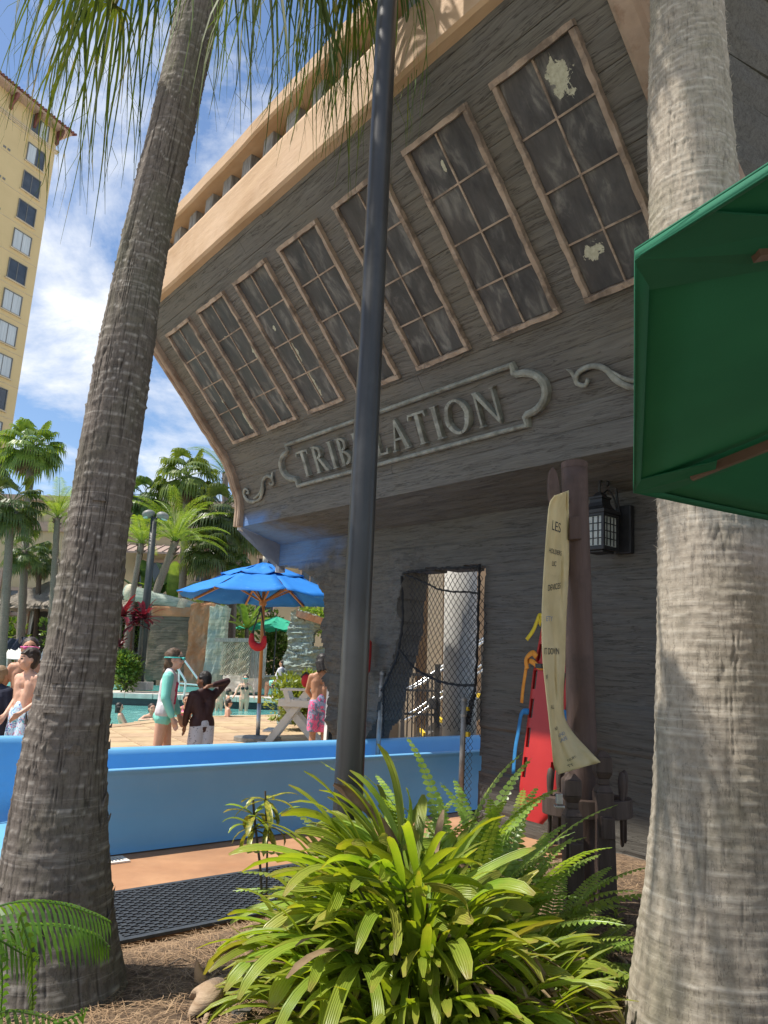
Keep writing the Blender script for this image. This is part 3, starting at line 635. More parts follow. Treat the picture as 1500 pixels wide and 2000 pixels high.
# tan band, posts and rail
mb = MB(); nu = 90
us = np.linspace(S0-0.02, S1+0.06, nu); pts = []
rows = [(2.02, 4.96), (2.21, 4.955), (2.235, 4.975), (2.232, 5.1), (2.225, 5.25), (2.22, 5.42), (2.205, 5.465), (1.70, 5.475)]
for n, z in rows:
    d = (fbm(us*1.3, np.full(nu, z*5), 41)-0.5)*0.02; 
    for i in range(nu): pts.append((us[i], n+d[i], z+d[i]*0.5))
mb.grid(pts, nu, len(rows)); obj('tan_band', mb, MTAN, ship, smooth=False)
mb = MB(); us = np.linspace(S0-0.02, S1+0.06, nu); pts = []
rows = [(1.86, 5.705), (1.86, 5.85), (2.25, 5.865), (2.27, 5.85), (2.27, 5.725), (2.25, 5.705), (1.86, 5.705)]
for n, z in rows:
    d = (fbm(us*1.5, np.full(nu, n*5), 43)-0.5)*0.014
    for i in range(nu): pts.append((us[i], n+d[i], z+d[i]))
mb.grid(pts, nu, len(rows)); obj('top_rail', mb, MTAN, ship)
s = S1-0.12
while s > S0:
    mb = MB(); mb.box((s, 2.08, 5.585), (0.17, 0.16, 0.26)); obj('rail_post', mb, MPOST, ship, bevel=0.012); s -= 0.40
mb = MB(); mb.box(((S0+S1)/2, 1.0, 5.41), (S1-S0-0.1, 1.5, 0.1)); mb.box(((S0+S1)/2, 0.12, 4.0), (S1-S0-0.1, 0.06, 2.8)); obj('deck', mb, MSIDE, ship)
# flared side beyond the near corner
sd_dir = (V((0, -1, 0))*math.cos(math.radians(11))+V((-1, 0, 0))*math.sin(math.radians(11))).normalized()
t = 0.0; k = 0
while t < LT+0.9:
    h = 0.27; ta, tb = t, t+h-0.008
    def ed(tt):
        if tt <= LT: n, z, m, d = prof(tt); return V((S0+0.005, n, z))
        n, z, m, d = prof(LT); return V((S0+0.005, n, z+tt-LT))
    b = MB(); pts = []; nu = 40; off = rn.uniform(-0.008, 0.008)
    for tt, o_ in ((ta, -0.03), (ta, 0.0), (lerp(ta, tb, .5), 0.006), (tb, 0.0), (tb, -0.03)):
        base = ed(tt); wv = [(float(vn(i*0.35, tt*9, 50+k))-0.5)*0.012 for i in range(nu)]
        for i in range(nu): pts.append(base+sd_dir*(0.02+i*0.12)+V((-1, 0, 0))*(o_+off+wv[i]))
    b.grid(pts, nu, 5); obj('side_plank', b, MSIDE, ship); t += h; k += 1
# windows
E_ = V((0, 0.671, 0.741)).normalized(); M_ = V((0, E_.z, -E_.y)); WB = V((0, 0.945, 3.635)); XV = V((1, 0, 0))
HW, HH = 0.615, 1.475
def wbox(b, s0, s1, a0, a1, o0, o1):
    c = WB+XV*(s0+s1)/2+E_*(a0+a1)/2+M_*(o0+o1)/2
    b.box(c, (s1-s0, a1-a0, o1-o0), Matrix((XV, E_, M_)).transposed())
def wbar(b, s0, s1, a0, a1, o0, o1, seed):
    """a frame bar with wavering edges"""
    horiz = (s1-s0) > (a1-a0); L_ = (s1-s0) if horiz else (a1-a0); n = max(3, int(L_/0.06)); pts = []; r = random.Random(seed)
    for i in range(n+1):
        q = i/n; j = [r.uniform(-0.004, 0.004) for _ in range(4)]
        if horiz: cs_ = [(lerp(s0, s1, q), a0+j[0], o0), (lerp(s0, s1, q), a0+j[0]+0.004, o1+j[2]), (lerp(s0, s1, q), a1+j[1]-0.004, o1+j[3]), (lerp(s0, s1, q), a1+j[1], o0)]
        else: cs_ = [(s1+j[0], lerp(a0, a1, q), o0), (s1+j[0]-0.004, lerp(a0, a1, q), o1+j[2]), (s0+j[1]+0.004, lerp(a0, a1, q), o1+j[3]), (s0+j[1], lerp(a0, a1, q), o0)]
        pts += [WB+XV*c[0]+E_*c[1]+M_*c[2] for c in cs_]
    b.grid(pts, 4, n+1, True); b.add(pts[:4], [(0, 1, 2, 3)]); b.add(pts[-4:], [(3, 2, 1, 0)])
def flake(parent, s, a, r, seed, off=0.019):
    r_ = random.Random(seed); n = 26; P = []
    for i in range(n):
        th = 2*math.pi*i/n; rr = r*(0.55+0.75*r_.random())
        P.append((math.cos(th)*rr*0.8, math.sin(th)*rr*1.25))
    b = MB(); b.prism(P, WB+XV*s+E_*a+M_*off, XV, E_, M_*0.003); obj('paint_flake', b, MFLAKE, parent)
WS = [4.44, 3.615, 2.775, 1.935, 1.08, 0.215, -0.61]
descs = ['small far window at the end of the row, beside the edge moulding', 'second window from the far end', 'window with a streak of peeled cream paint', 'middle window above the carved name', 'window right of the dark pole', 'second window from the near palm trunk', 'nearest window with a large peeled cream patch']
for wi, wc in enumerate(WS):
    b = MB(); f0, f1 = wc-HW/2, wc+HW/2; fw = 0.043
    wbar(b, f0, f1, 0, fw, -0.01, 0.04, wi*9+1); wbar(b, f0, f1, HH-fw, HH, -0.01, 0.043, wi*9+2)
    wbar(b, f0, f0+fw, fw-0.002, HH-fw+0.002, -0.01, 0.037, wi*9+3); wbar(b, f1-fw, f1, fw-0.002, HH-fw+0.002, -0.01, 0.038, wi*9+4)
    win = obj('window', b, MTRIM2, ship); win['label'] = descs[wi]
    iw = (HW-2*fw)/2; ih = (HH-2*fw)/4
    def pe(u, v, rx, ry): q = WB+XV*(f1-fw-u*(HW-2*fw))+E_*(fw+v*(HH-2*fw)); return (q.x, q.y, q.z, rx, ry)
    PE = {6: [pe(0.70, 0.885, 0.075, 0.105), pe(0.26, 0.175, 0.075, 0.06)], 2: [pe(0.50, 0.38, 0.035, 0.14), pe(0.52, 0.15, 0.035, 0.14), pe(0.3, 0.62, 0.02, 0.03)], 1: [pe(0.93, 0.53, 0.028, 0.10), pe(0.96, 0.13, 0.02, 0.08), pe(0.3, 0.75, 0.016, 0.02)], 0: [pe(0.92, 0.11, 0.03, 0.14), pe(0.48, 0.34, 0.028, 0.035)], 5: [pe(0.40, 0.85, 0.014, 0.04)], 4: [pe(0.6, 0.88, 0.03, 0.05)]}.get(wi, [])
    MP = m_pane(PE, 'tarnished_window_pane_%d' % wi) if PE else MPANE
    b = MB(); wbox(b, wc-0.006, wc+0.006, fw, HH-fw, 0.0, 0.022); obj('glazing_bar', b, MTRIM2, win)
    for r in range(1, 4):
        for c in (0, 1):
            b = MB(); wbox(b, f0+fw+c*iw+(0.007 if c else 0), f0+fw+(c+1)*iw-(0 if c else 0.007), fw+r*ih-0.0065, fw+r*ih+0.0065, 0.0, 0.020); obj('glazing_bar', b, MTRIM2, win)
    for r in range(4):
        for c in (0, 1):
            b = MB(); s0, s1, a0, a1 = f0+fw+c*iw+0.004, f0+fw+(c+1)*iw-0.004, fw+r*ih+0.004, fw+(r+1)*ih-0.004
            tl = rn.uniform(-0.004, 0.004)
            q = [WB+XV*x+E_*y+M_*(0.011+o) for x, y, o in ((s0, a0, tl), (s1, a0, 0), (s1, a1, -tl), (s0, a1, 0))]
            b.add(q, [(0, 1, 2, 3)]); obj('pane', b, MP, win)
# carved name board: plane over the steep part of the profile
NB0 = V((0, 0.612, 3.03)); NE = (V((0, 0.815, 3.475))-NB0).normalized(); NM = V((0, NE.z, -NE.y)); NH = 0.47
def nb(s, a, o=0.0): return NB0+XV*s+NE*a+NM*o
bo = [(3.72, 0.0), (0.46, 0.0), (0.46, 0.06)]
for i in range(13):
    th = -math.pi/2+math.pi*i/12; bo.append((0.43-0.21*math.cos(th), NH/2+0.155*math.sin(th)))
bo += [(0.46, NH-0.06), (0.46, NH), (3.72, NH), (3.72, NH-0.06)]
for i in range(13):
    th = math.pi/2-math.pi*i/12; bo.append((3.75+0.21*math.cos(th), NH/2+0.155*math.sin(th)))
bo += [(3.72, 0.06)]
mb = MB(); n = len(bo); pts = []
for i in range(n):
    a = V((*bo[i-1], 0)); p = V((*bo[i], 0)); c = V((*bo[(i+1) % n], 0)); d1 = (p-a).normalized(); d2 = (c-p).normalized(); t_ = (d1+d2)
    t_ = t_.normalized() if t_.length > 0.05 else d1
    nn = V((-t_.y, t_.x, 0)); 
    for w_, o_ in ((-0.030, -0.03), (-0.026, 0.028), (-0.008, 0.042), (0.010, 0.040), (0.026, 0.024), (0.028, -0.03)):
        q = p+nn*w_; pts.append(nb(q.x, q.y, o_+0.012))
fs = []
for i in range(n):
    for k in range(5):
        j = (i+1) % n; fs.append((i*6+k, i*6+k+1, j*6+k+1, j*6+k))
mb.add(pts, fs); nboard = obj('name_board', mb, MNAME, ship)
def letter_polys(ch):
    P = []; th = 0.15; tn = 0.075
    def q(*a): P.append(list(a))
    def stem(x, w=th): q((x-w/2, 0.03), (x+w/2, 0.03), (x+w/2, 0.97), (x-w/2, 0.97)); serif(x, w, 0); serif(x, w, 1)
    def serif(x, w, top):
        if top: q((x-w/2-0.06, 1.0), (x-w/2-0.005, 0.955), (x+w/2+0.005, 0.955), (x+w/2+0.06, 1.0))
        else: q((x-w/2-0.06, 0), (x+w/2+0.06, 0), (x+w/2+0.005, 0.045), (x-w/2-0.005, 0.045))
    def arc(cx, cy, rx, ry, a0, a1, wthick, wthin, n=12):
        for i in range(n):
            t0 = a0+(a1-a0)*i/n; t1 = a0+(a1-a0)*(i+1)/n
            def pt(t, o):
                w = lerp(wthin, wthick, abs(math.cos(t))); return (cx+(rx-o*w)*math.cos(t), cy+(ry-o*w)*math.sin(t))
            q(pt(t0, 0), pt(t1, 0), pt(t1, 1), pt(t0, 1))
    pi = math.pi
    if ch == 'T': stem(0.36); q((0.02, 0.92), (0.70, 0.92), (0.70, 0.995), (0.02, 0.995)); q((0.02, 0.80), (0.05, 0.80), (0.09, 0.93), (0.02, 0.93)); q((0.67, 0.80), (0.70, 0.80), (0.70, 0.93), (0.63, 0.93)); w = 0.72
    elif ch == 'I': stem(0.16); w = 0.32
    elif ch == 'L': stem(0.16); q((0.2, 0.0), (0.55, 0.0), (0.60, 0.20), (0.56, 0.20), (0.50, 0.075), (0.2, 0.075)); w = 0.60
    elif ch == 'R':
        stem(0.16); arc(0.26, 0.745, 0.30, 0.25, -pi/2, pi/2, 0.14, 0.07); q((0.2, 0.93), (0.27, 0.93), (0.27, 0.995), (0.2, 0.995)); q((0.2, 0.495), (0.27, 0.495), (0.27, 0.565), (0.2, 0.565))
        q((0.30, 0.50), (0.43, 0.52), (0.76, 0.0), (0.60, 0.0)); w = 0.76
    elif ch == 'B':
        stem(0.16); arc(0.26, 0.76, 0.27, 0.235, -pi/2, pi/2, 0.13, 0.065); arc(0.27, 0.27, 0.33, 0.265, -pi/2, pi/2, 0.14, 0.07)
        for y in (0.93, 0.50, 0.012): q((0.2, y), (0.28, y), (0.28, y+0.06), (0.2, y+0.06))
        w = 0.66
    elif ch == 'U':
        q((0.09, 0.35), (0.23, 0.35), (0.23, 0.97), (0.09, 0.97)); q((0.60, 0.35), (0.68, 0.35), (0.68, 0.97), (0.60, 0.97)); serif(0.16, 0.14, 1); serif(0.64, 0.08, 1)
        arc(0.385, 0.34, 0.295, 0.34, -pi, 0, 0.11, 0.08); w = 0.78
    elif ch == 'A':
        q((0.06, 0.03), (0.13, 0.03), (0.40, 0.90), (0.36, 1.02)); q((0.56, 0.03), (0.73, 0.03), (0.42, 1.02), (0.34, 0.88)); q((0.20, 0.33), (0.58, 0.33), (0.56, 0.40), (0.22, 0.40)); serif(0.09, 0.07, 0); serif(0.65, 0.15, 0); w = 0.76
    elif ch == 'O': arc(0.44, 0.5, 0.43, 0.515, 0, 2*pi, 0.15, 0.07, 26); w = 0.88
    elif ch == 'N':
        q((0.09, 0.03), (0.16, 0.03), (0.16, 0.95), (0.09, 0.95)); q((0.68, 0.0), (0.75, 0.03), (0.75, 0.97), (0.68, 0.97)); q((0.05, 1.0), (0.20, 1.0), (0.75, 0.05), (0.72, -0.03)); serif(0.125, 0.07, 0); serif(0.715, 0.07, 1); w = 0.82
    return P, w
adv = 0; LH = 0.285; lay = []
for ch in 'TRIBULATION':
    P, w = letter_polys(ch); lay.append((ch, P, adv)); adv += w+0.155
sc_x = 2.98/adv
for li, (ch, P, x0) in enumerate(lay):
    b = MB()
    for pi_, poly in enumerate(P):
        o1 = 0.030+0.0012*(pi_ % 5)+0.0003*pi_
        ar = sum(poly[i][0]*poly[(i+1) % len(poly)][1]-poly[(i+1) % len(poly)][0]*poly[i][1] for i in range(len(poly)))
        if ar > 0: poly = poly[::-1]
        cxm = sum(p[0] for p in poly)/len(poly); cym = sum(p[1] for p in poly)/len(poly)
        def pp(p, o, sh=1.0): return nb(3.60-(x0+cxm+(p[0]-cxm)*sh)*sc_x, 0.075+(cym+(p[1]-cym)*sh)*LH, o)
        n = len(poly); vs = [pp(p, -0.02) for p in poly]+[pp(p, o1-0.004) for p in poly]+[pp(p, o1+0.004, 0.94) for p in poly]
        fs = [tuple(2*n+i for i in range(n))]+[(i, (i+1) % n, n+(i+1) % n, n+i) for i in range(n)]+[(n+i, n+(i+1) % n, 2*n+(i+1) % n, 2*n+i) for i in range(n)]
        b.add(vs, fs)
    obj('letter', b, MNAME, nboard)
def scroll(curves, name='scroll_ornament'):
    b = MB()
    for pts, rs in curves:
        P = bez([(p[0], p[1], 0) for p in pts], 30); R_ = [float(np.interp(i/29, [q/(len(rs)-1) for q in range(len(rs))], rs)) for i in range(30)]
        b.tube([nb(p.x, p.y, 0.020) for p in P], R_, 8, True, 0.8, up=NM)
    return obj(name, b, MNAME, ship, smooth=True)
def spiral(c, r, a0, turns, n=9): return [(c[0]+r*(1-0.75*i/(n-1))*math.cos(a0+turns*i/(n-1)), c[1]+r*(1-0.75*i/(n-1))*math.sin(a0+turns*i/(n-1))) for i in range(n)]
def orn(m):
    """m maps ornament coordinates (0..1 from outer end to inner end, height) to board coordinates"""
    c = []
    c.append(([m(*p) for p in [(0.30, 0.02), (0.16, 0.03), (0.05, 0.12), (0.02, 0.26), (0.08, 0.36), (0.16, 0.33), (0.16, 0.25), (0.11, 0.26)]], [0.012, 0.03, 0.026, 0.02, 0.017, 0.014, 0.016, 0.014]))
    c.append(([m(*p) for p in [(0.30, 0.02), (0.45, 0.06), (0.58, 0.22), (0.66, 0.42), (0.78, 0.50), (0.90, 0.46), (0.93, 0.34), (0.86, 0.28), (0.82, 0.35)]], [0.012, 0.022, 0.026, 0.022, 0.02, 0.02, 0.018, 0.016, 0.016]))
    c.append(([m(*p) for p in [(0.36, 0.0), (0.50, 0.10), (0.60, 0.28), (0.66, 0.42)]], [0.006, 0.018, 0.018, 0.006]))
    c.append(([m(*p) for p in [(0.26, 0.10), (0.38, 0.13), (0.50, 0.20), (0.62, 0.38)]], [0.006, 0.016, 0.016, 0.006]))
    c.append(([m(*p) for p in [(0.93, 0.40), (0.95, 0.50), (0.99, 0.56)]], [0.02, 0.016, 0.006]))
    return c
scroll(orn(lambda u, v: (4.98-0.82*u, -0.06+0.52*v))); scroll(orn(lambda u, v: (-0.86+0.88*u, 0.02+0.52*v)))
# ------------------------------------------------------------------ ground, deck, pool, slide, mat
XH = V((XS.x, XS.y, 0)).normalized()
def SG(s, n, z=0.0):
    p = V((G.x, G.y, 0))+XH*s+NS*n; p.z = z; return p
ROTS = math.atan2(-NS.y, -NS.x)   # direction of the slide, into the ship
mb = MB(); mb.add([(-600, -60, -2.2), (600, -60, -2.2), (600, 1500, -2.2), (-600, 1500, -2.2)], [(0, 1, 2, 3)])
tag(obj('ground', mb, MUPPER), kind='structure')
# planting bed
def bedz(x, y):
    d = V((x, y, 0))-V((G.x, G.y, 0)); s = d.dot(XH); n = d.dot(NS)
    e = np.clip((0.36-s)/0.25, 0, 1); return float(-0.02+0.06*e+0.05*(fbm(x*1.7, y*1.7, 3)-0.4)*e+0.02*(vn(x*9, y*9, 5)-0.5)*e)
mb = MB(); nu, nv = 110, 110; pts = []
for j in range(nv):
    for i in range(nu):
        x = lerp(-4.5, 6.5, i/(nu-1)); y = lerp(-2.0, 9.0, j/(nv-1)); pts.append((x, y, bedz(x, y)))
mb.grid(pts, nu, nv); tag(obj('planting_bed', mb, MGROUND, smooth=True), kind='structure')
def quad_sheet(name, P, z, mat, th=0.0):
    b = MB(); n = len(P); b.add([(p[0], p[1], z) for p in P]+([(p[0], p[1], z-th) for p in P] if th else []), [tuple(range(n))]+([(i, (i+1) % n, n+(i+1) % n, n+i) for i in range(n)] if th else []))
    return tag(obj(name, b, mat), kind='structure')
quad_sheet('concrete_pad', [SG(0.42, 6), SG(0.42, -0.25), SG(3.3, -0.25), SG(3.3, 6)], 0.004, MTERRA, 0.3)
# shallow joint line and drain in the pad are separate things
gr = thing('drain_grate', SG(1.80, 2.98, 0.006), 'small white slotted drain grate in the terracotta pad by the slide', 'drain', rotz=ROTS)
mb = MB(); L_, W_ = 0.30, 0.15
for (c, d) in (((0, W_/2-0.012, 0.004), (L_, 0.024, 0.010)), ((0, -W_/2+0.012, 0.004), (L_, 0.024, 0.010)), ((L_/2-0.012, 0, 0.0035), (0.024, W_-0.048, 0.009)), ((-L_/2+0.012, 0, 0.0035), (0.024, W_-0.048, 0.009))): mb.box(c, d)
obj('frame', mb, MGRATE, gr)
for i in range(11):
    mb = MB(); mb.box((-L_/2+0.038+i*0.0225, 0, 0.003), (0.012, W_-0.05, 0.006)); obj('bar', mb, MGRATE, gr)
mb = MB(); mb.box((0, 0, 0.0), (L_-0.02, W_-0.02, 0.003)); obj('sump', mb, MVOID, gr)
# rubber drainage mat
mat_ = thing('rubber_mat', SG(0.765, 1.9, 0.008), 'black perforated rubber drainage mat on the terracotta pad, in front of the slide', 'mat', rotz=ROTS)
mb = MB(); ML, MW = 2.92, 0.74
def frame_(b, L, Wd, e, z0, z1):
    for c, d in (((0, Wd/2-e/2, (z0+z1)/2), (L, e, z1-z0)), ((0, -Wd/2+e/2, (z0+z1)/2), (L, e, z1-z0)), ((L/2-e/2, 0, (z0+z1)/2-0.0005), (e, Wd-2*e, z1-z0-0.001)), ((-L/2+e/2, 0, (z0+z1)/2-0.0005), (e, Wd-2*e, z1-z0-0.001))): b.box(c, d)
frame_(mb, ML, MW, 0.035, -0.004, 0.012); obj('rim', mb, MMAT, mat_, bevel=0.003)
mb = MB(); p = 0.034
nxm = int((ML-0.07)/p); nym = int((MW-0.07)/(p*0.8))
for i in range(nxm):
    mb.box((-ML/2+0.035+p*(i+0.5), 0, 0.005), (0.010, MW-0.07, 0.008))
for j in range(nym):
    mb.box((0, -MW/2+0.035+p*0.8*(j+0.5), 0.0065), (ML-0.07, 0.009, 0.009))
    for i in range(nxm):
        if (i+j) % 2 == 0: mb.box((-ML/2+0.035+p*(i+0.5), -MW/2+0.035+p*0.8*(j+0.5), 0.011), (0.024, 0.017, 0.007))
tag(obj('perforated_web', mb, MMAT, mat_), kind='stuff')
# ------------------------------------------------------------------ slide run-out
slide = thing('water_slide', SG(2.4, 1.5, 0), 'long blue fibreglass water slide run-out trough passing through the ship wall', 'water slide', rotz=ROTS)
SLI = (Matrix.Translation(SG(2.4, 1.5, 0)) @ Matrix.Rotation(ROTS, 4, 'Z')).inverted()
def sl(s, n, z): return SLI @ SG(s, n, z)
def sweep(fn, ns, mat, name, solid=0.0, parent=slide):
    pts = []; m = None
    for n in ns:
        row = fn(n); m = len(row); pts += [sl(r[0], n, r[1]) for r in row]
    b = MB(); b.grid(pts, m, len(ns)); return obj(name, b, mat, parent, smooth=True)
ns = [-3.2+0.2*i for i in range(33)]+[3.3, 3.36, 3.40, 3.43, 3.45]
def nearw(n):
    top = 0.53; q = 1.0
    if n > 3.3: q = math.sqrt(max(0.0, 1-((n-3.3)/0.15)**2)); top = 0.30+0.23*q
    return [(1.925, 0.012), (1.935, 0.03), (1.95, 0.05), (1.955, top-0.05), (1.945, top-0.03), (1.93, top-0.018), (1.925, top-0.006), (1.932, top+0.004), (1.955, top+0.006), (2.0, top+0.002), (2.025, top-0.012), (2.035, top-0.04), (2.06, 0.22), (2.09, 0.16), (2.15, 0.12)]
sweep(nearw, ns, MSLIDE, 'near_wall')
nf = [-3.2+0.2*i for i in range(44)]
def farw(n):
    q = smooth(min(1, max(0, (n-2.75)/0.5))); top = 0.56+0.11*q; cv = max(0, n-3.2)**2*0.12
    return [(2.72-cv, 0.12), (2.80-cv, 0.16), (2.84-cv, 0.23), (2.875-cv, top-0.05), (2.885-cv, top-0.012), (2.91-cv, top+0.004), (2.96-cv, top+0.006), (2.985-cv, top-0.008), (2.985-cv, top-0.03), (2.955-cv, top-0.06), (2.95-cv, 0.01)]
sweep(farw, nf, MSLIDE, 'far_wall')
def floor_(n):
    q = smooth(min(1, max(0, (n-3.3)/0.3))); cv = max(0, n-3.2)**2*0.12
    a = lerp(2.14, 1.3, q)
    return [(lerp(a, 2.73-cv, i/8), 0.118+0.012*math.sin(n*5+i)) for i in range(9)]
sweep(floor_, nf, MSLIDE, 'floor')
def wat(n):
    cv = max(0, n-3.2)**2*0.12
    return [(lerp(2.06, 2.83-cv, i/10), 0.235+0.006*math.sin(n*9+i*1.7)+0.004*math.sin(n*23+i)) for i in range(11)]
sweep(wat, [-3.2+0.1*i for i in range(66)], MSLWATER, 'water')
mb = MB()
for n in (2.85, 2.2, 1.4, 0.6): mb.tube([sl(1.955, n, 0.035), sl(1.948, n, 0.035)], 0.008, 8)
obj('bolt', mb, MBLKP, slide)
# ------------------------------------------------------------------ pool deck with stamped slabs, pool, upper terrace
DE = [gz(*q) for q in [(-250, 1440), (60, 1428), (211, 1417), (285, 1408), (345, 1400), (435, 1398), (500, 1397)]]
DE += [V((-2.6, 21.5, 0)), V((-1.2, 22.5, 0)), V((3.0, 23.5, 0)), V((12, 24, 0))]
poly = [SG(3.3, 6), SG(3.3, -0.25), V((6.5, 9.0, 0)), V((12, 9, 0))]+DE[::-1]+[V((-14, 12, 0)), V((-10, 2, 0))]
deck = quad_sheet('pool_deck', poly, -0.012, MJOINT, 0.5)
PX = [p.x for p in DE]; PY = [p.y for p in DE]
def deck_ok(p, mg=0.0):
    s = (p-V((G.x, G.y, 0))).dot(XH); n = (p-V((G.x, G.y, 0))).dot(NS)
    if s < 3.32+mg: return False
    ey = float(np.interp(p.x, PX, PY)); return p.y < ey-0.35
A_ = math.radians(28); ua = V((math.cos(A_), math.sin(A_), 0)); ub = V((-math.sin(A_), math.cos(A_), 0)); sz = 0.78
b = MB(); h = sz/2-0.009
b.add([(-h, -h, -0.02), (h, -h, -0.02), (h, h, -0.02), (-h, h, -0.02), (-h+0.006, -h+0.006, 0), (h-0.006, -h+0.006, 0), (h-0.006, h-0.006, 0), (-h+0.006, h-0.006, 0)], [(4, 5, 6, 7), (0, 1, 5, 4), (1, 2, 6, 5), (2, 3, 7, 6), (3, 0, 4, 7)])
pav = b.mesh('paver', MDECK); k = 0; cand = []
for i in range(-40, 41):
    for j in range(0, 45):
        p = V((-3, 8, 0))+ua*(i*sz)+ub*((j-8)*sz)
        if not deck_ok(p, 0.38): continue
        w = V((p.x, p.y, 0)); d = w-CAM; zc = d.dot(_f); xx = 750+F*d.dot(CR)/zc
        if zc < 1 or xx < -120 or xx > 720: continue
        cand.append(p)
for p in sorted(cand, key=lambda p: p.y)[:290]:
    o = link('paver', pav, deck, (p.x, p.y, -0.004+rn.uniform(-0.0015, 0.0015)), (0, 0, A_))
# coping of the near pool edge
def strip(name, C, wd, z0, z1, mat, piece=0.6, parent=None, side=1):
    out = []; pts = [V(p) for p in C]; L_ = [0]
    for a, c in zip(pts, pts[1:]): L_.append(L_[-1]+(c-a).length)
    n = max(1, int(L_[-1]/piece))
    def at(d):
        return V((float(np.interp(d, L_, [p.x for p in pts])), float(np.interp(d, L_, [p.y for p in pts])), 0))
    for i in range(n):
        a = at(L_[-1]*i/n); c = at(L_[-1]*(i+1)/n); t_ = (c-a).normalized(); nn = V((-t_.y, t_.x, 0))*side*wd; g = 0.006
        a = a+t_*g; c = c-t_*g
        b = MB(); P = [a, c, c+nn, a+nn]; b.add([(p.x, p.y, z0) for p in P]+[(p.x, p.y, z1) for p in P], [(0, 1, 2, 3), (4, 5, 6, 7), (0, 1, 5, 4), (1, 2, 6, 5), (2, 3, 7, 6), (3, 0, 4, 7)])
        out.append(obj('coping_stone', b, mat, parent, bevel=0.0))
    return out
strip('coping', DE[1:9], -0.34, -0.25, 0.006, MDECK, 0.9, deck, 1)
WZ = -0.13
Yf = gz(250, 1372, WZ).y; YF = 26.0
quad_sheet('pool_water', [(-40, 10, 0), (-1.2, 10, 0), (14, 22, 0), (14, YF+0.3, 0), (-40, YF+0.3, 0)], WZ, MWATER)
quad_sheet('pool_floor', [(-42, 8, 0), (16, 8, 0), (16, YF+1, 0), (-42, YF+1, 0)], -1.4, MWATER)
# raised far edge
wl = thing('pool_far_wall', (0, 0, 0), 'low raised far pool wall with dark waterline band and pale coping', 'wall')
mb = MB(); mb.box((-14, YF+0.35, -0.1), (60, 0.6, 0.42)); obj('waterline_band', mb, MDARKTILE, wl)
for i in range(44):
    b = MB(); x = -26+i*0.98; b.box((x, YF+0.32+0.02*math.sin(i*3.1), 0.20), (0.965, 0.78, 0.18)); obj('coping_stone', b, MCOPING, wl, bevel=0.02)
quad_sheet('upper_deck', [(-42, YF+0.6, 0), (16, YF+0.6, 0), (16, 32, 0), (-42, 32, 0)], 0.27, MUPPER, 0.6)
quad_sheet('upper_pool_water', [(-30, 28.8, 0), (-3.2, 28.8, 0), (-3.2, 31.2, 0), (-30, 31.2, 0)], 0.50, MWATER, 0.2)
tw = thing('terrace_step', (0, 0, 0), 'low beige retaining step in front of the sun loungers', 'wall')
mb = MB(); mb.box((-14, 32.3, 0.3), (60, 0.5, 1.3)); obj('riser', mb, MCREAM, tw)
mb = MB(); mb.box((-14, 32.2, 0.98), (60, 0.55, 0.08)); obj('coping_stone', mb, MCOPING, tw)
quad_sheet('upper_terrace', [(-60, 32.5, 0), (30, 32.5, 0), (30, 70, 0), (-60, 70, 0)], 1.0, MUPPER, 0.3)
# ------------------------------------------------------------------ hotel tower
TD = V((0.447, 0.894, 0)).normalized()
d_ = ray(1450, 1342); TD = V((d_.x, d_.y, 0)).normalized(); TNn = V((TD.y, -TD.x, 0))
C0 = px(107, 302, 62); 
TM = Matrix((TD, -TNn, V((0, 0, 1)))).transposed().to_4x4(); TM.translation = V((C0.x, C0.y, 0))
tower = thing('hotel_tower', None, 'tall pale yellow hotel tower with dark tiled eave at the left edge', 'building', mat=TM)
TI = TM.inverted()
def tpx(x, y):   # pixel on the facade plane -> (along, height)
    p = TI @ onplane(x, y, TM.translation, TNn); return p.x, p.z
mb = MB(); topz = tpx(107, 236)[1]
zt = tpx(108, 255)[1]
mb.box((-15, 6, zt/2), (30, 12, zt)); obj('wall', mb, MSTUCCO, tower)
za = tpx(107, 302)[1]; zb = tpx(47, 700)[1]
a0, h0 = tpx(75, 252); a1, h1 = tpx(68, 305)
wy = [(76, 252), (68, 305), (61, 362), (51, 420), (42, 480), (34, 540), (26, 600), (17, 662), (9, 720), (0, 778)]
hs = [tpx(*q) for q in wy]; fl_h = (hs[0][1]-hs[-1][1])/(len(hs)-1); aw = sum(h[0] for h in hs[:6])/6
W_ = 1.75; H_ = 1.95
for i in range(13):
    hz = hs[0][1]-i*fl_h
    for bi, ac in enumerate((aw, aw-6.2)):
        if hz < 3: continue
        b = MB(); e = 0.07
        for c, d in (((0, 0, H_/2), (W_+2*e, 0.16, e)), ((0, 0, -H_/2), (W_+2*e, 0.16, e)), ((-W_/2-e/2, 0, 0), (e, 0.15, H_)), ((W_/2+e/2, 0, 0), (e, 0.15, H_)), ((0, 0.01, 0), (0.05, 0.1, H_-e))): b.box((ac+c[0], c[1]-0.02, hz+c[2]), d)
        w = obj('window', b, MFRAME, tower)
        b = MB(); b.box((ac, -0.05, hz-H_/2-0.10), (W_+0.4, 0.22, 0.12)); obj('sill', b, MCREAM, w)
        r = random.Random(i*7+bi); op = r.random()
        for sgn in (-1, 1):
            cur = r.random() < 0.62
            b = MB(); b.box((ac+sgn*W_/4, -0.012+0.002*sgn, hz), (W_/2-0.03, 0.03, H_-0.08)); obj('pane', b, MCURT if cur else MGLASS, w)
    # floor line and vents
    mb = MB(); mb.box((-15, -0.012, hz-1.55), (30, 0.03, 0.05)); obj('floor_joint', mb, MCREAM, tower)
    for q in (-0.22, 0.22):
        b = MB(); b.box((aw-2.9+q, -0.012, hz-1.2), (0.28, 0.03, 0.22)); obj('vent', b, MFRAME, tower)
b = MB(); zl = tpx(60, 266)[1]
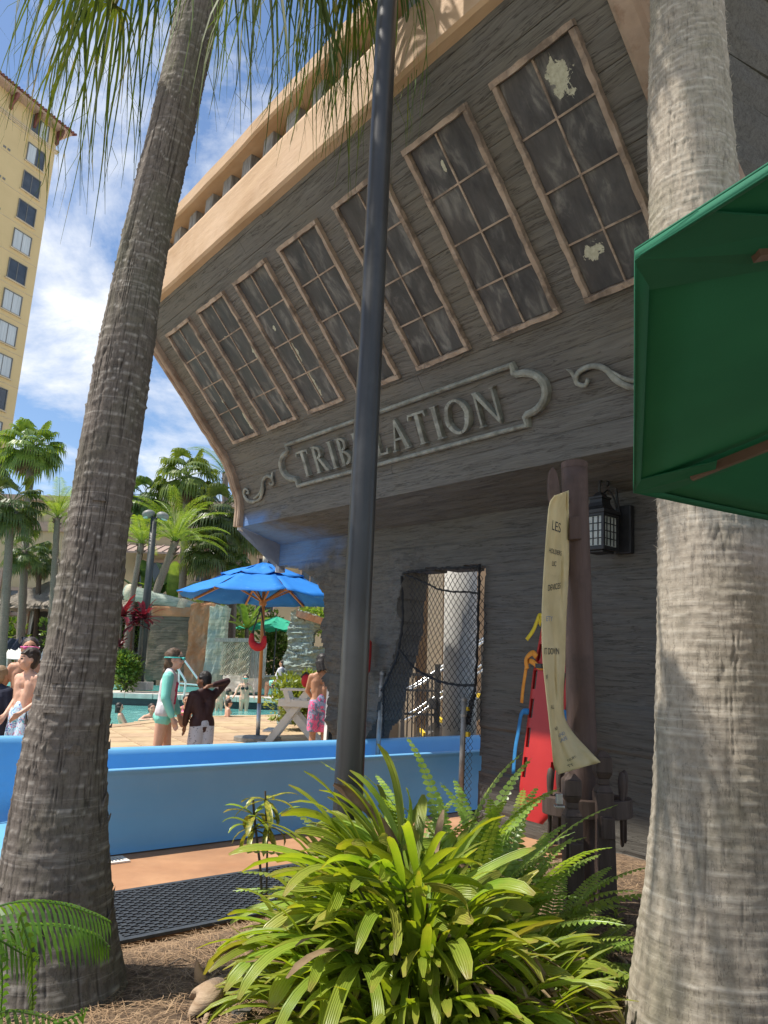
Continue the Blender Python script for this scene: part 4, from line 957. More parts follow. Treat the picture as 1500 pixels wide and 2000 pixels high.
zl = tpx(107, 299)[1]
for o_, hh in ((0.22, 0.0), (0.14, -0.14), (0.07, -0.27)): b.box((-14.9+o_/2, -o_/2+0.01, zl+0.25+hh), (30+o_, o_, 0.125))
obj('cornice', b, MCREAM, tower)
ez = zt+0.1
b = MB(); b.box((-4.2, 5.5, ez), (10.1, 13.0, 0.22)); obj('eave', b, MEAVE, tower)
def roof_():
    rf = MB(); x0, x1, y0, y1 = -9.1, 0.95, -1.15, 12; z0 = ez+0.12; rf.add([(x0, y0, z0), (x1, y0, z0), (x1, y1, z0), (x0, y1, z0), (x0, 3, z0+1.5), (x1-4, 3, z0+1.5)], [(0, 1, 5, 4), (1, 2, 5), (2, 3, 4, 5), (0, 4, 3)])
    o = obj('roof', rf, MTILE, tower); bb = MB(); bb.tube([(0, 0, 0), (0, 1.4, 0.46)], 0.13, 7); me = bb.mesh('roof_tile', MTILE, True)
    for i in range(32): link('roof_tile', me, o, (x0+0.15+i*0.325, y0-0.05, z0+0.05))
roof_()
for i in range(4):
    b = MB(); x = -0.05-i*2.55; b.prism([(0, 0), (0, -1.5), (-0.25, -1.4), (-0.35, -0.95), (-0.75, -0.75), (-0.9, -0.35), (-0.95, 0)], (x-0.12, 0.02, ez-0.1), (0, 1, 0), (0, 0, 1), (0.24, 0, 0)); obj('bracket', b, MTILE, tower)
pb = V((-6.2, 0, 0)); q0 = tpx(55, 150)
b = MB(); b.box((-11.0, 8.2, ez+2.3), (8.6, 8, 7.8)); obj('penthouse', b, MSTUCCO2, tower)
b = MB(); b.box((-10.9, 8.1, ez+6.1), (9.5, 8.9, 0.5)); b.box((-10.95, 8.15, ez+5.7), (9.1, 8.5, 0.32)); obj('penthouse_cornice', b, MSTUCCO2, tower)
b = MB(); b.box((-11, -0.3, zt+1.3), (4.0, 0.5, 2.4)); b.box((-11, -0.35, zt+2.6), (4.4, 0.8, 0.25)); obj('balcony_parapet', b, MCREAM, tower)
# ------------------------------------------------------------------ low beige hotel wing behind the palms
wing = thing('hotel_wing', (0, 46, 0), 'low beige hotel wing with brown metal awnings behind the palm trees', 'building')
def wpx(x, y, Y=46): p = px(x, y, Y); return V((p.x, 0, p.z))
zt2 = px(300, 985, 46).z
mb = MB(); mb.box((-10, 6, zt2/2), (62, 12, zt2)); obj('wall', mb, MSTUCB, wing)
mb = MB(); mb.box((-10, -0.12, zt2+0.1), (62.4, 0.5, 0.35)); mb.box((-10, -0.05, zt2-1.6), (62.2, 0.25, 0.3)); obj('cornice', mb, MEAVE, wing)
mb = MB(); zc_ = px(300, 1040, 46).z; mb.box((-10, -0.06, zc_), (62.2, 0.28, 0.35)); obj('ledge', mb, MEAVE, wing)
def awning(x0, x1, y0, y1, out=1.4):
    a = wpx(x0, y0); c = wpx(x1, y1)
    b = MB(); n = max(3, int((c.x-a.x)/0.55)); zt_, zb_ = a.z, c.z
    b.add([(a.x, -0.1, zt_), (c.x, -0.1, zt_), (c.x, -out, zb_), (a.x, -out, zb_), (a.x, -0.1, zt_-0.08), (c.x, -0.1, zt_-0.08), (c.x, -out, zb_-0.12), (a.x, -out, zb_-0.12)], [(0, 1, 2, 3), (4, 5, 6, 7), (3, 2, 6, 7), (0, 3, 7, 4), (1, 2, 6, 5)])
    o = obj('awning', b, MBROWNMET, wing); bb = MB(); bb.beam((0, -0.1, zt_+0.03), (0, -out, zb_+0.03), 0.07, 0.07); me = bb.mesh('seam_rib', MBROWNMET)
    for i in range(n+1): link('seam_rib', me, o, (lerp(a.x, c.x, i/n), 0, 0))
awning(255, 370, 1064, 1090, 2.2); awning(500, 545, 1052, 1080, 2.2); awning(560, 700, 1052, 1080, 2.2); awning(-60, 20, 1190, 1215, 1.6)
def dwin(x0, y0, x1, y1):
    a = wpx(x0, y0); c = wpx(x1, y1); w = c.x-a.x; h = a.z-c.z; m = V(((a.x+c.x)/2, 0, (a.z+c.z)/2))
    b = MB()
    for cc, d in (((0, 0, h/2), (w+0.3, 0.3, 0.2)), ((0, 0, -h/2), (w+0.3, 0.34, 0.2)), ((-w/2, 0, 0), (0.14, 0.28, h)), ((w/2, 0, 0), (0.14, 0.28, h)), ((0, 0, 0), (0.07, 0.2, h))): b.box(m+V(cc), d)
    o = obj('window', b, MEAVE, wing); b = MB(); b.box(m+V((0, -0.01, 0)), (w, 0.1, h)); obj('pane', b, MGLASS, o)
for q in ((272, 1095, 318, 1150), (382, 1120, 402, 1140), (458, 1082, 482, 1125), (505, 1088, 535, 1200), (590, 1085, 620, 1200), (655, 1085, 690, 1200), (20, 1150, 50, 1200), (-40, 1110, -5, 1180), (140, 1095, 180, 1150)): dwin(*q)
b = MB(); 
for x in (432, 448): p = wpx(x, 1200); b.box((p.x, -0.25, 4), (0.35, 0.4, 9))
obj('pilaster', b, MCREAM, wing)
# ------------------------------------------------------------------ thatched cabanas
def cabana(cx0, apex, eaveL, eaveR, Y, label):
    a = px(*apex, Y); l = px(*eaveL, Y); r = px(*eaveR, Y)
    o = thing('thatched_cabana', (a.x, Y, 1.0), label, 'cabana'); hw = (r.x-l.x)/2; cx_ = (l.x+r.x)/2-a.x; ze = l.z-1.0; za_ = a.z-1.0
    rn_ = random.Random(int(cx0)); b = MB()
    # layered shaggy thatch: courses of strands
    nc = 7
    def ring(q):  # q 0 apex ..1 eave, square plan
        return hw*(0.04+0.96*q), lerp(za_, ze, q**0.85)
    core = []; 
    for q in (0, 0.25, 0.5, 0.75, 1.0):
        rr, z = ring(q); core += [(cx_-rr, -rr, z-0.12), (cx_+rr, -rr, z-0.12), (cx_+rr, rr, z-0.12), (cx_-rr, rr, z-0.12)]
    b.grid(core, 4, 5, True); obj('roof', b, MTHATCH, o)
    b = MB()
    for c in range(nc):
        q0 = max(0.0, (c-0.3)/nc); q1 = (c+1.15)/nc
        r0, z0 = ring(q0); r1, z1 = ring(min(q1, 1.08)); per = int(70+hw*26*(c+2))
        for i in range(per):
            u = rn_.random()*4; side = int(u); f_ = (u-side)*2-1; jit = rn_.uniform(0.85, 1.08)
            def P(rr, z):
                x, y = [(f_*rr, -rr), (rr, f_*rr), (-f_*rr, rr), (-rr, -f_*rr)][side]; return V((cx_+x, y, z))
            p0 = P(r0, z0+0.05); p1 = p0.lerp(P(r1, z1), jit)+V((rn_.uniform(-.08, .08), rn_.uniform(-.05, .05), rn_.uniform(-0.02, 0.10)))
            w = rn_.uniform(0.025, 0.06); t_ = V((1, 0, 0)) if side in (0, 2) else V((0, 1, 0))
            b.add([p0-t_*w, p0+t_*w, p1+t_*w*0.4, p1-t_*w*0.4], [(0, 1, 2, 3)])
    tag(obj('thatch', b, MTHATCH, o), kind='stuff')
    for sx in (-0.8, 0.8):
        for sy in (-0.8, 0.8):
            b = MB(); b.tube([(cx_+sx*hw, sy*hw, 0), (cx_+sx*hw, sy*hw, ze)], 0.10, 8); obj('post', b, MHUTPOST, o)
            b = MB(); pts = []
            for j in range(8):
                for i in range(7):
                    z = ze*j/7; sq = 0.25+0.75*abs(j/7-0.45)
                    pts.append((cx_+sx*hw*0.93+(i/6-0.5)*0.5*sq, sy*hw*0.95+0.08*math.sin(i*2.4), z))
            b.grid(pts, 7, 8); obj('curtain', b, MDRAPE, o, smooth=True, solid=0.01)
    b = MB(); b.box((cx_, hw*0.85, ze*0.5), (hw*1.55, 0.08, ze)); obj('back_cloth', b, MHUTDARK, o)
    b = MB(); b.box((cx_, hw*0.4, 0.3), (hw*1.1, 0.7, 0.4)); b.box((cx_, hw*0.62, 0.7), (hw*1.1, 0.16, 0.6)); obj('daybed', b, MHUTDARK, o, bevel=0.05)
    return o
cabana(1, (98, 1138), (14, 1188), (172, 1192), 39, 'grey thatched cabana at the far left behind the sun loungers')
cabana(2, (303, 1152), (212, 1192), (362, 1200), 37, 'pale thatched cabana behind the leaning log and red plants')
# ------------------------------------------------------------------ palms
def fan_leaf(b, base, direction, L, W_, nseg, droop, rnd, fold=0.25, tipdroop=0.5, split=0.45, w0=None):
    """palmate blade: segments radiating from the petiole end"""
    d = V(direction).normalized(); side = d.cross(V((0, 0, 1)))
    if side.length < 0.1: side = V((1, 0, 0))
    side.normalize(); up = side.cross(d).normalized()
    for i in range(nseg):
        a = lerp(-1, 1, i/(nseg-1))*W_; sd = (d*math.cos(a)+side*math.sin(a)).normalized(); ll = L*(0.72+0.28*math.cos(a*0.8))*rnd.uniform(0.9, 1.08)
        nrm = up; ww = (w0 or L*0.055)*(1.15 if abs(a) < 1 else 0.9); tw = sd.cross(nrm).normalized()
        p0 = V(base); m1 = p0+sd*ll*split+up*(-0.02*L); g = droop+rnd.uniform(-0.1, 0.15)
        m2 = m1+(sd*0.55+V((0, 0, -1))*g*tipdroop)*ll*(1-split)*0.6
        m3 = m2+(sd*0.25+V((0, 0, -1))*g)*ll*(1-split)*0.55
        vs = [p0-tw*0.006*L, p0+tw*0.006*L, m1-tw*ww, m1+up*fold*ww, m1+tw*ww, m2-tw*ww*0.7, m2+tw*ww*0.7, m3-tw*0.002, m3+tw*0.002]
        b.add(vs, [(0, 1, 3), (0, 3, 2), (1, 4, 3), (2, 3, 6, 5), (3, 4, 6), (5, 6, 8, 7)])
def fan_palm(top, base, r0, r1, label, nleaf=26, L=1.0, pet=1.0, seed=1, skirt=20, leaf=MFAN, trunk=MTRUNKB, spread=1.0, group='palm trees behind the pool', nseg=20, lowest=-0.7):
    rnd = random.Random(seed); base = V(base); top = V(top)
    o = thing('fan_palm', base, label, 'palm tree', group); T = top-base
    b = MB(); path = bez([V((0, 0, 0)), T*0.5+V((rnd.uniform(-.1, .1), 0, 0)), T], 30)
    rs = [0.78*lerp(r0, r1, i/29)*(1+0.06*math.sin(i*2.3)+rnd.uniform(-0.03, 0.03)) for i in range(30)]; b.tube(path, rs, 12); obj('trunk', b, trunk, o, smooth=True)
    b = MB(); bp = MB(); ga = 2.399963
    for i in range(nleaf):
        q = i/(nleaf-1); az = i*ga+rnd.uniform(-.3, .3); el = lerp(1.25, lowest, q**0.8)+rnd.uniform(-.12, .12)
        d = V((math.cos(az)*math.cos(el), math.sin(az)*math.cos(el), math.sin(el))); pl = pet*rnd.uniform(0.85, 1.15)*spread
        pe = T+d*pl*0.5; pe2 = pe+(d+V((0, 0, -0.25-0.2*q))).normalized()*pl*0.5
        bp.tube([T, pe, pe2], [0.025*L, 0.018*L, 0.012*L], 4, False)
        dd = (pe2-pe).normalized(); fan_leaf(b, pe2, dd, L*rnd.uniform(0.85, 1.1), 1.9, nseg, 0.75+0.5*q, rnd)
    cr = obj('crown', b, leaf, o); obj('petioles', bp, leaf, o)
    if skirt:
        b = MB()
        for i in range(skirt):
            az = rnd.uniform(0, 6.283); d = V((math.cos(az)*0.35, math.sin(az)*0.35, -1)).normalized(); p = T+V((math.cos(az)*r1, math.sin(az)*r1, rnd.uniform(-0.25, 0.05)*L)); fan_leaf(b, p+d*rnd.uniform(0.1, 0.5)*L, d, L*rnd.uniform(0.6, 1.0), 0.5, 6, 0.6, rnd)
        obj('dead_skirt', b, MDEAD, o)
    return o
def feather_leaf(b, base, az, el, L, rnd, nl=34, ll=0.42, curve=1.0, w=0.028):
    pts = []; p = V(base); e = el; st = L/12
    for i in range(13):
        pts.append(p.copy()); p = p+V((math.cos(az)*math.cos(e), math.sin(az)*math.cos(e), math.sin(e)))*st; e -= curve*(0.05+0.11*i/12)
    b.tube(pts, [0.022*(1-0.85*i/12) for i in range(13)], 4, False)
    for i in range(nl):
        q = 0.10+0.9*i/nl; f_ = q*12; k = min(int(f_), 11); c = pts[k].lerp(pts[k+1], f_-k); t_ = (pts[k+1]-pts[k]).normalized(); s_ = t_.cross(V((0, 0, 1)))
        if s_.length < 0.05: s_ = V((math.sin(az), -math.cos(az), 0))
        s_.normalize(); u_ = s_.cross(t_); le = ll*math.sin(math.pi*(0.12+0.80*q))**0.6*rnd.uniform(0.9, 1.1)
        for sg in (-1, 1):
            d = (t_*0.75+s_*sg*0.75+u_*0.28).normalized(); e1 = c+d*le*0.55; e2 = c+(d+V((0, 0, -0.32))).normalized()*le; wv = t_*w*0.5
            b.add([c-wv*0.5, c+wv*0.5, e1+wv, e1-wv, e2], [(0, 1, 2, 3), (3, 2, 4)])
def date_palm(top, base, r0, r1, label, nleaf=18, L=2.2, seed=1, leaf=MDATE, trunk=MTRUNKB, group='palm trees behind the pool', bend=0.0, ll=0.42, curve=1.0):
    rnd = random.Random(seed); base = V(base); T = V(top)-base
    o = thing('feather_palm', base, label, 'palm tree', group)
    b = MB(); path = bez([V((0, 0, 0)), T*0.5+V((bend, 0, 0)), T], 26); rs = [lerp(r0, r1, i/25)*(1+0.09*math.sin(i*2.6)) for i in range(26)]; b.tube(path, rs, 10); obj('trunk', b, trunk, o, smooth=True)
    b = MB()
    for i in range(14):
        az = rnd.uniform(0, 6.28); p = T-V((0, 0, rnd.uniform(0, 0.6))); b.tube([p, p+V((math.cos(az)*0.2, math.sin(az)*0.2, rnd.uniform(0.05, 0.25)))], [0.045, 0.015], 5)
    obj('old_leaf_bases', b, MTRUNKD, o)
    b = MB()
    for i in range(nleaf):
        q = i/(nleaf-1); feather_leaf(b, T, i*2.399963+rnd.uniform(-.3, .3), lerp(1.4, 0.25, q)+rnd.uniform(-.1, .1), L*rnd.uniform(0.85, 1.1), rnd, ll=ll, curve=curve)
    obj('crown', b, leaf, o); return o
def P2(x, y, Y): return px(x, y, Y)
def bp_(x, Y, z): p = px(x, 1290, Y); return V((p.x, Y, z))
GZ = 1.0
fan_palm(P2(62, 872, 36), bp_(40, 36, GZ), 0.26, 0.22, 'tall fan palm with brown skirt against the yellow tower', 30, 1.15, 1.0, 3, 26, MFANL)
fan_palm(P2(22, 985, 30), bp_(6, 30, 0.3), 0.24, 0.2, 'leafy fan palm at the left edge of the picture', 24, 1.0, 0.9, 5, 10, MFAN)
date_palm(P2(112, 1012, 31), bp_(100, 31, 0.3), 0.17, 0.12, 'bright feathery palm left of the big leaning trunk', 15, 2.0, 7, leaf=MDATE)
fan_palm(P2(78, 1092, 38), bp_(70, 38, GZ), 0.18, 0.16, 'small dark fan palm in front of the beige wing at left', 20, 0.8, 0.6, 9, 16, MFAN, MTRUNKD)
fan_palm(P2(48, 1075, 34), bp_(36, 34, GZ), 0.2, 0.17, 'slim fan palm beside the left cabana', 16, 0.8, 0.7, 10, 12, MFAN)
fan_palm(P2(366, 930, 34), bp_(352, 34, GZ), 0.26, 0.22, 'tall fan palm with heavy brown skirt beside the ship stern', 30, 1.1, 1.0, 11, 34, MFANL)
fan_palm(P2(288, 972, 35), bp_(248, 35, GZ), 0.22, 0.19, 'fan palm with leaning dark trunk just right of the big trunk', 24, 1.0, 0.85, 13, 14, MFAN, MTRUNKD)
date_palm(P2(342, 1058, 30), bp_(300, 30, 0.4), 0.19, 0.15, 'bright yellow green feathery palm behind the lamp post', 22, 2.6, 17, leaf=MDATE, bend=-0.5)
date_palm(P2(276, 1062, 29), bp_(246, 29, 0.4), 0.13, 0.10, 'slender feathery palm with crooked trunk behind the lamp post', 13, 1.7, 19, leaf=MDATE, bend=-0.1)
fan_palm(P2(432, 1005, 33), bp_(424, 33, GZ), 0.24, 0.2, 'dense fan palm touching the ship edge', 28, 1.1, 0.95, 21, 26, MFAN)
fan_palm(P2(404, 1072, 32), bp_(400, 32, GZ), 0.2, 0.2, 'fan palm with yellow drooping leaves above the blue umbrella', 24, 0.95, 0.7, 23, 20, MFAN, MTRUNKD)
fan_palm(P2(465, 1040, 36), bp_(452, 36, GZ), 0.22, 0.2, 'fan palm half hidden behind the blue ship corner', 24, 1.0, 0.8, 25, 14, MFAN)
fan_palm(P2(452, 1098, 34), bp_(450, 34, GZ), 0.16, 0.15, 'low dark fan palm behind the blue umbrella top', 18, 0.8, 0.55, 27, 0, MFAN, MTRUNKD)
date_palm(P2(440, 925, 38), bp_(440, 38, GZ), 0.2, 0.16, 'grey green feathery palm by the ship edge', 14, 2.6, 29, leaf=MFANL, ll=0.5)
fan_palm(P2(-25, 905, 40), bp_(-25, 40, GZ), 0.25, 0.2, 'fan palm mostly outside the left edge', 22, 1.1, 0.9, 31, 10, MFAN)
fan_palm(P2(180, 1000, 42), bp_(175, 42, GZ), 0.25, 0.2, 'fan palm hidden behind the big leaning trunk', 22, 1.1, 0.9, 33, 10, MFAN)
# ------------------------------------------------------------------ foreground palm trunks
def big_trunk(rows, Y, label, mat, seed, style, name='palm_tree'):
    C = []; R_ = []
    for (y, xl, xr) in rows:
        c = px((xl+xr)/2, y, Y); C.append(c); R_.append((xr-xl)/2*dep(c)/F-0.010)
    base = V((C[-1].x, C[-1].y, 0.0)); o = thing(name, base, label, 'palm tree', 'big palms framing the view')
    zz = np.array([c.z for c in C][::-1]); xx = np.array([c.x for c in C][::-1]); yy = np.array([c.y for c in C][::-1]); rr = np.array(R_[::-1])
    z0, z1 = -0.1, 6.6
    xt = xx[-1]+(xx[-1]-xx[-3])/(zz[-1]-zz[-3])*(z1-zz[-1]); zz = np.append(zz, z1); xx = np.append(xx, xt); yy = np.append(yy, yy[-1]); rr = np.append(rr, rr[-1]*0.93)
    nv, nu = 640, 260
    zv = np.linspace(z0, z1, nv); cx_ = np.interp(zv, zz, xx); cy_ = np.interp(zv, zz, yy); rv = np.interp(zv, zz, rr)
    k = np.ones(31)/31; rv = np.convolve(np.pad(rv, 15, 'edge'), k, 'valid'); cx_ = np.convolve(np.pad(cx_, 15, 'edge'), k, 'valid')
    th = np.linspace(0, 2*np.pi, nu, endpoint=False); TH_, ZV = np.meshgrid(th, zv); U = TH_/(2*np.pi)
    if style == 'scar':
        wig = (fbm(U*6, ZV*1.3, seed, 6)-0.5)*0.10+(fbm(U*24, ZV*3, seed+1, 24)-0.5)*0.018
        zz_ = (ZV+wig+0.02*np.sin(TH_*1+ZV*2))/0.048; zz_ = zz_+0.35*(vn(ZV*3, U*0, seed+2)-0.5)*2; ph = zz_-np.floor(zz_); rid = np.floor(zz_)
        lip = ph**3.0*0.0032*(0.35+1.3*hash2(rid, np.zeros_like(rid), 5))*(0.4+1.2*vn(U*14, rid*3.3, seed+9, 14))
        rag = np.clip((ph-0.75)/0.25, 0, 1)*np.clip(fbm(U*60, rid*7.7, seed+3, 60)-0.62, 0, 1)*0.035
        cw = vn(U*70+0.6*fbm(U*30, ZV*7, seed+4, 30), ZV*2.2, seed+5, 70); crack = np.clip(1-np.abs(cw-0.5)/0.075, 0, 1)*np.clip(vn(U*30, ZV*5, seed+6, 30)*2.0-0.4, 0, 1)
        ridge = np.clip((ph-0.84)/0.08, 0, 1)*np.clip((1.0-ph)/0.05, 0, 1)*np.clip(vn(U*7, rid*1.7, seed+12, 7)*2.0-0.45, 0, 1)*(0.55+0.6*vn(U*60, rid*3.1, seed+14, 60))
        d = lip+rag-crack*0.006+(fbm(U*40, ZV*14, seed+7, 40)-0.5)*0.006+(fbm(U*5, ZV*1.2, seed+8, 5)-0.5)*0.02
    else:
        wig = (fbm(U*5, ZV*1.2, seed, 5)-0.5)*0.09+0.012*np.sin(TH_); zz_ = (ZV+wig)/0.036; rid = np.floor(zz_); ph = zz_-rid
        lip = (0.5-np.abs(ph-0.5))*0.007*(0.3+1.3*vn(U*12, rid*2.1, seed+2, 12))
        fib = np.clip(fbm(U*90, ZV*22, seed+3, 90)-0.5, 0, 1)*0.016*np.clip((ZV-1.2)/1.0, 0.25, 1)
        cw = vn(U*85+0.5*fbm(U*30, ZV*6, seed+4, 30), ZV*2.6, seed+5, 85); crack = np.clip(1-np.abs(cw-0.5)/0.05, 0, 1)*np.clip(vn(U*30, ZV*4, seed+6, 30)*1.8-0.6, 0, 1)
        ridge = np.clip(1-np.abs(ph-0.5)/0.18, 0, 1)*np.clip(vn(U*16, rid*1.7, seed+12, 16)*1.6-0.5, 0, 1)
        d = lip+fib-crack*0.006+(fbm(U*4, ZV*0.9, seed+8, 4)-0.5)*0.022+(fbm(U*40, ZV*20, seed+7, 40)-0.5)*0.006
    RR = rv[:, None]+d; PXx = cx_[:, None]+RR*np.cos(TH_)-base.x; PYy = cy_[:, None]+RR*np.sin(TH_)-base.y
    pts = np.stack([PXx.ravel(), PYy.ravel(), ZV.ravel()], 1)
    i, j = np.meshgrid(np.arange(nu), np.arange(nv-1)); i2 = (i+1) % nu
    fs = np.stack([(j*nu+i).ravel(), (j*nu+i2).ravel(), ((j+1)*nu+i2).ravel(), ((j+1)*nu+i).ravel()], 1)
    b = MB(); b.v = pts.tolist(); b.f = fs.tolist(); b.mi = [0]*len(b.f); tr = obj('trunk', b, mat, o, smooth=True)
    for nm, arr in (('ridge', ridge), ('crack', crack*(1.0 if style == 'scar' else 0.45))):
        at = tr.data.attributes.new(nm, 'FLOAT', 'POINT'); at.data.foreach_set('value', arr.ravel().astype(np.float32))
    # torn leaf-base stubs and fibres
    rnd = random.Random(seed); b = MB()
    for q in range(34 if style == 'scar' else 0):
        z = rnd.uniform(0.2, 1.9)**1.0; a = rnd.uniform(0, 6.283); r = float(np.interp(z, zv, rv))-0.006; c = V((float(np.interp(z, zv, cx_))-base.x, float(np.interp(z, zv, cy_))-base.y, z)); rd = V((math.cos(a), math.sin(a), 0)); tt = V((-math.sin(a), math.cos(a), 0))
        h = rnd.uniform(0.015, 0.055); w = rnd.uniform(0.008, 0.028); p = c+rd*r; lean = rd*rnd.uniform(0.002, 0.012)
        b.add([p-tt*w, p+tt*w, p+tt*w*0.5+V((0, 0, h*0.7))+lean+rd*0.006, p-tt*w*0.3+V((0, 0, h))+lean+rd*0.006, p-tt*w+rd*0.012, p+tt*w+rd*0.012], [(4, 5, 2, 3), (0, 3, 2, 1), (0, 4, 3), (1, 2, 5)])
    if style != 'scar':
        for q in range(2600):
            z = rnd.uniform(1.7, 4.6); a = rnd.uniform(2.2, 6.4); r = float(np.interp(z, zv, rv))+0.004; c = V((float(np.interp(z, zv, cx_))-base.x, float(np.interp(z, zv, cy_))-base.y, z)); rd = V((math.cos(a), math.sin(a), 0)); tt = V((-math.sin(a), math.cos(a), 0))
            p = c+rd*r; l = rnd.uniform(0.012, 0.045); d2 = (rd*rnd.uniform(0.15, 0.5)+tt*rnd.choice((-1, 1))*rnd.uniform(0.5, 1)+V((0, 0, rnd.uniform(-0.3, 0.7)))).normalized()
            b.add([p-V((0, 0, 0.0012)), p+V((0, 0, 0.0012)), p+d2*l], [(0, 1, 2)])
    o2 = obj('bark_shreds', b, mat, o)
    o2['kind'] = 'stuff'
    return o, V((float(xx[-1]), float(yy[-1]), z1)), base
ROWL = [(0, 349, 437), (250, 290, 381), (500, 229, 326), (700, 184, 298), (1000, 133, 254), (1250, 90, 232), (1500, 36, 207), (1700, 2, 213), (1850, -30, 228), (1950, -50, 252), (2050, -60, 272)]
palmL, topL, baseL = big_trunk(ROWL, 2.95, 'big leaning grey brown palm trunk with ring scars at the left', MTRUNKL, 11, 'scar')
ROWR = [(0, 1272, 1409), (300, 1268, 1432), (700, 1279, 1462), (1000, 1288, 1490), (1300, 1286, 1508), (1500, 1283, 1522), (1700, 1267, 1532), (1900, 1240, 1548), (2000, 1226, 1560), (2100, 1212, 1575)]
palmR, topR, baseR = big_trunk(ROWR, 2.75, 'big pale fibrous palm trunk at the right, crossed by the green umbrella', MTRUNKR, 23, 'fibre')
# crown of the left palm: petioles above the picture, drooping blades with long thin tips hanging into view
rnd = random.Random(77)
def hanging_leaf(parent, origin, hub, hang, nseg, L, seed, spread=1.0, mat=MHANG, w=0.011):
    r = random.Random(seed); b = MB(); hub = V(hub); o_ = V(origin)
    pet = bez([o_, o_.lerp(hub, 0.5)+V((0, 0, 0.35)), hub], 8); b.tube(pet, [0.02, 0.018, 0.016, 0.014, 0.013, 0.012, 0.011, 0.010], 5, False)
    d = (hub-pet[-2]).normalized(); hd = V((d.x, d.y, 0)); hd = hd.normalized() if hd.length > .05 else V((1, 0, 0)); sd = V((-hd.y, hd.x, 0))
    for i in range(nseg):
        a = lerp(-1.5, 1.5, i/(nseg-1))*spread+r.uniform(-.05, .05); dr = hd*math.cos(a)+sd*math.sin(a)
        ll = L*r.uniform(0.75, 1.1); k1 = hub+dr*hang*0.55+V((0, 0, 0.02)); k2 = hub+dr*hang*r.uniform(0.85, 1.1)+V((0, 0, -0.22*ll)); k3 = k2+dr*0.06*r.uniform(0, 2)+V((r.uniform(-.05, .05), r.uniform(-.05, .05), -0.42*ll)); k4 = k3+V((r.uniform(-.06, .06), r.uniform(-.05, .05), -0.40*ll))
        P = bez([hub, k1, k2, k3, k4], 12); ws = [0.4, 0.8, 1, 1.0, 0.95, 0.85, 0.7, 0.55, 0.42, 0.3, 0.2, 0.08]
        tn = dr.cross(V((0, 0, 1))); tn = tn.normalized() if tn.length > .01 else V((1, 0, 0)); tn = (tn*math.cos(r.uniform(-.8, .8))+dr*math.sin(r.uniform(-.8, .8))).normalized()
        vs = []
        for p, w_ in zip(P, ws): vs += [p-tn*w*w_, p+tn*w*w_]
        b.add(vs, [(2*q, 2*q+1, 2*q+3, 2*q+2) for q in range(11)])
        for q in range(r.randint(1, 2)):   # split threads
            s0 = P[r.randint(5, 9)]; e0 = s0+V((r.uniform(-.12, .12), r.uniform(-.1, .1), -r.uniform(0.15, 0.4)*ll)); m0 = s0.lerp(e0, .5)+V((r.uniform(-.05, .05), 0, 0)); b.add([s0-tn*0.0018, s0+tn*0.0018, m0+tn*0.0013, m0-tn*0.0013, e0], [(0, 1, 2, 3), (3, 2, 4)])
    return obj('frond', b, mat, parent)
oL = topL-baseL
def rel(p, b): return V(p)-b
hubs = [((215, -60), 2.75, 46, 1.05, 1), ((150, -90), 3.1, 36, 0.9, 2), ((275, -110), 3.3, 40, 1.25, 3), ((225, 10), 3.4, 34, 1.25, 4), ((470, -90), 2.5, 44, 0.9, 5), ((545, -60), 2.45, 46, 0.95, 6), ((610, -100), 3.6, 40, 1.2, 7), ((690, -30), 3.7, 48, 1.2, 8), ((760, -70), 3.75, 40, 1.2, 9), ((430, -120), 3.3, 36, 1.1, 10), ((330, -160), 3.1, 34, 1.0, 12), ((650, -140), 3.65, 40, 1.3, 13)]
for (hp, Y, ns_, L_, sd_) in hubs: hanging_leaf(palmL, oL, rel(px(*hp, Y), baseL), 0.20, int(ns_*0.52), L_, sd_, w=0.0095)
bb = MB(); bp = MB()
for i in range(26):
    az = i*2.399963; el = lerp(1.3, -0.1, i/25); d = V((math.cos(az)*math.cos(el), math.sin(az)*math.cos(el), math.sin(el))); pe = oL+d*0.45; pe2 = pe+(d+V((0, 0, -0.2))).normalized()*0.4
    if (el < 0.25 and d.y < -0.2) or i % 4 == 3: continue
    bp.tube([oL, pe, pe2], [0.03, 0.022, 0.014], 5, False); fan_leaf(bb, pe2, (pe2-pe), 0.75, 1.7, 20, 0.6, rnd, w0=0.020)
obj('crown', bb, MFAN, palmL); obj('petioles', bp, MFAN, palmL)
# crown of the right palm, above the picture
oR = topR-baseR; bb = MB(); bp = MB()
for i in range(22):
    az = i*2.399963+0.5; el = lerp(1.3, 0.0, i/21); d = V((math.cos(az)*math.cos(el), math.sin(az)*math.cos(el), math.sin(el))); pe = oR+V((0, 0, 0.8))+d*0.6; pe2 = pe+(d+V((0, 0, -0.2))).normalized()*0.6
    bp.tube([oR, pe, pe2], [0.03, 0.022, 0.014], 5, False); fan_leaf(bb, pe2, (pe2-pe), 0.9, 1.7, 22, 0.6, rnd, w0=0.024)
obj('crown', bb, MFAN, palmR); obj('petioles', bp, MFAN, palmR)
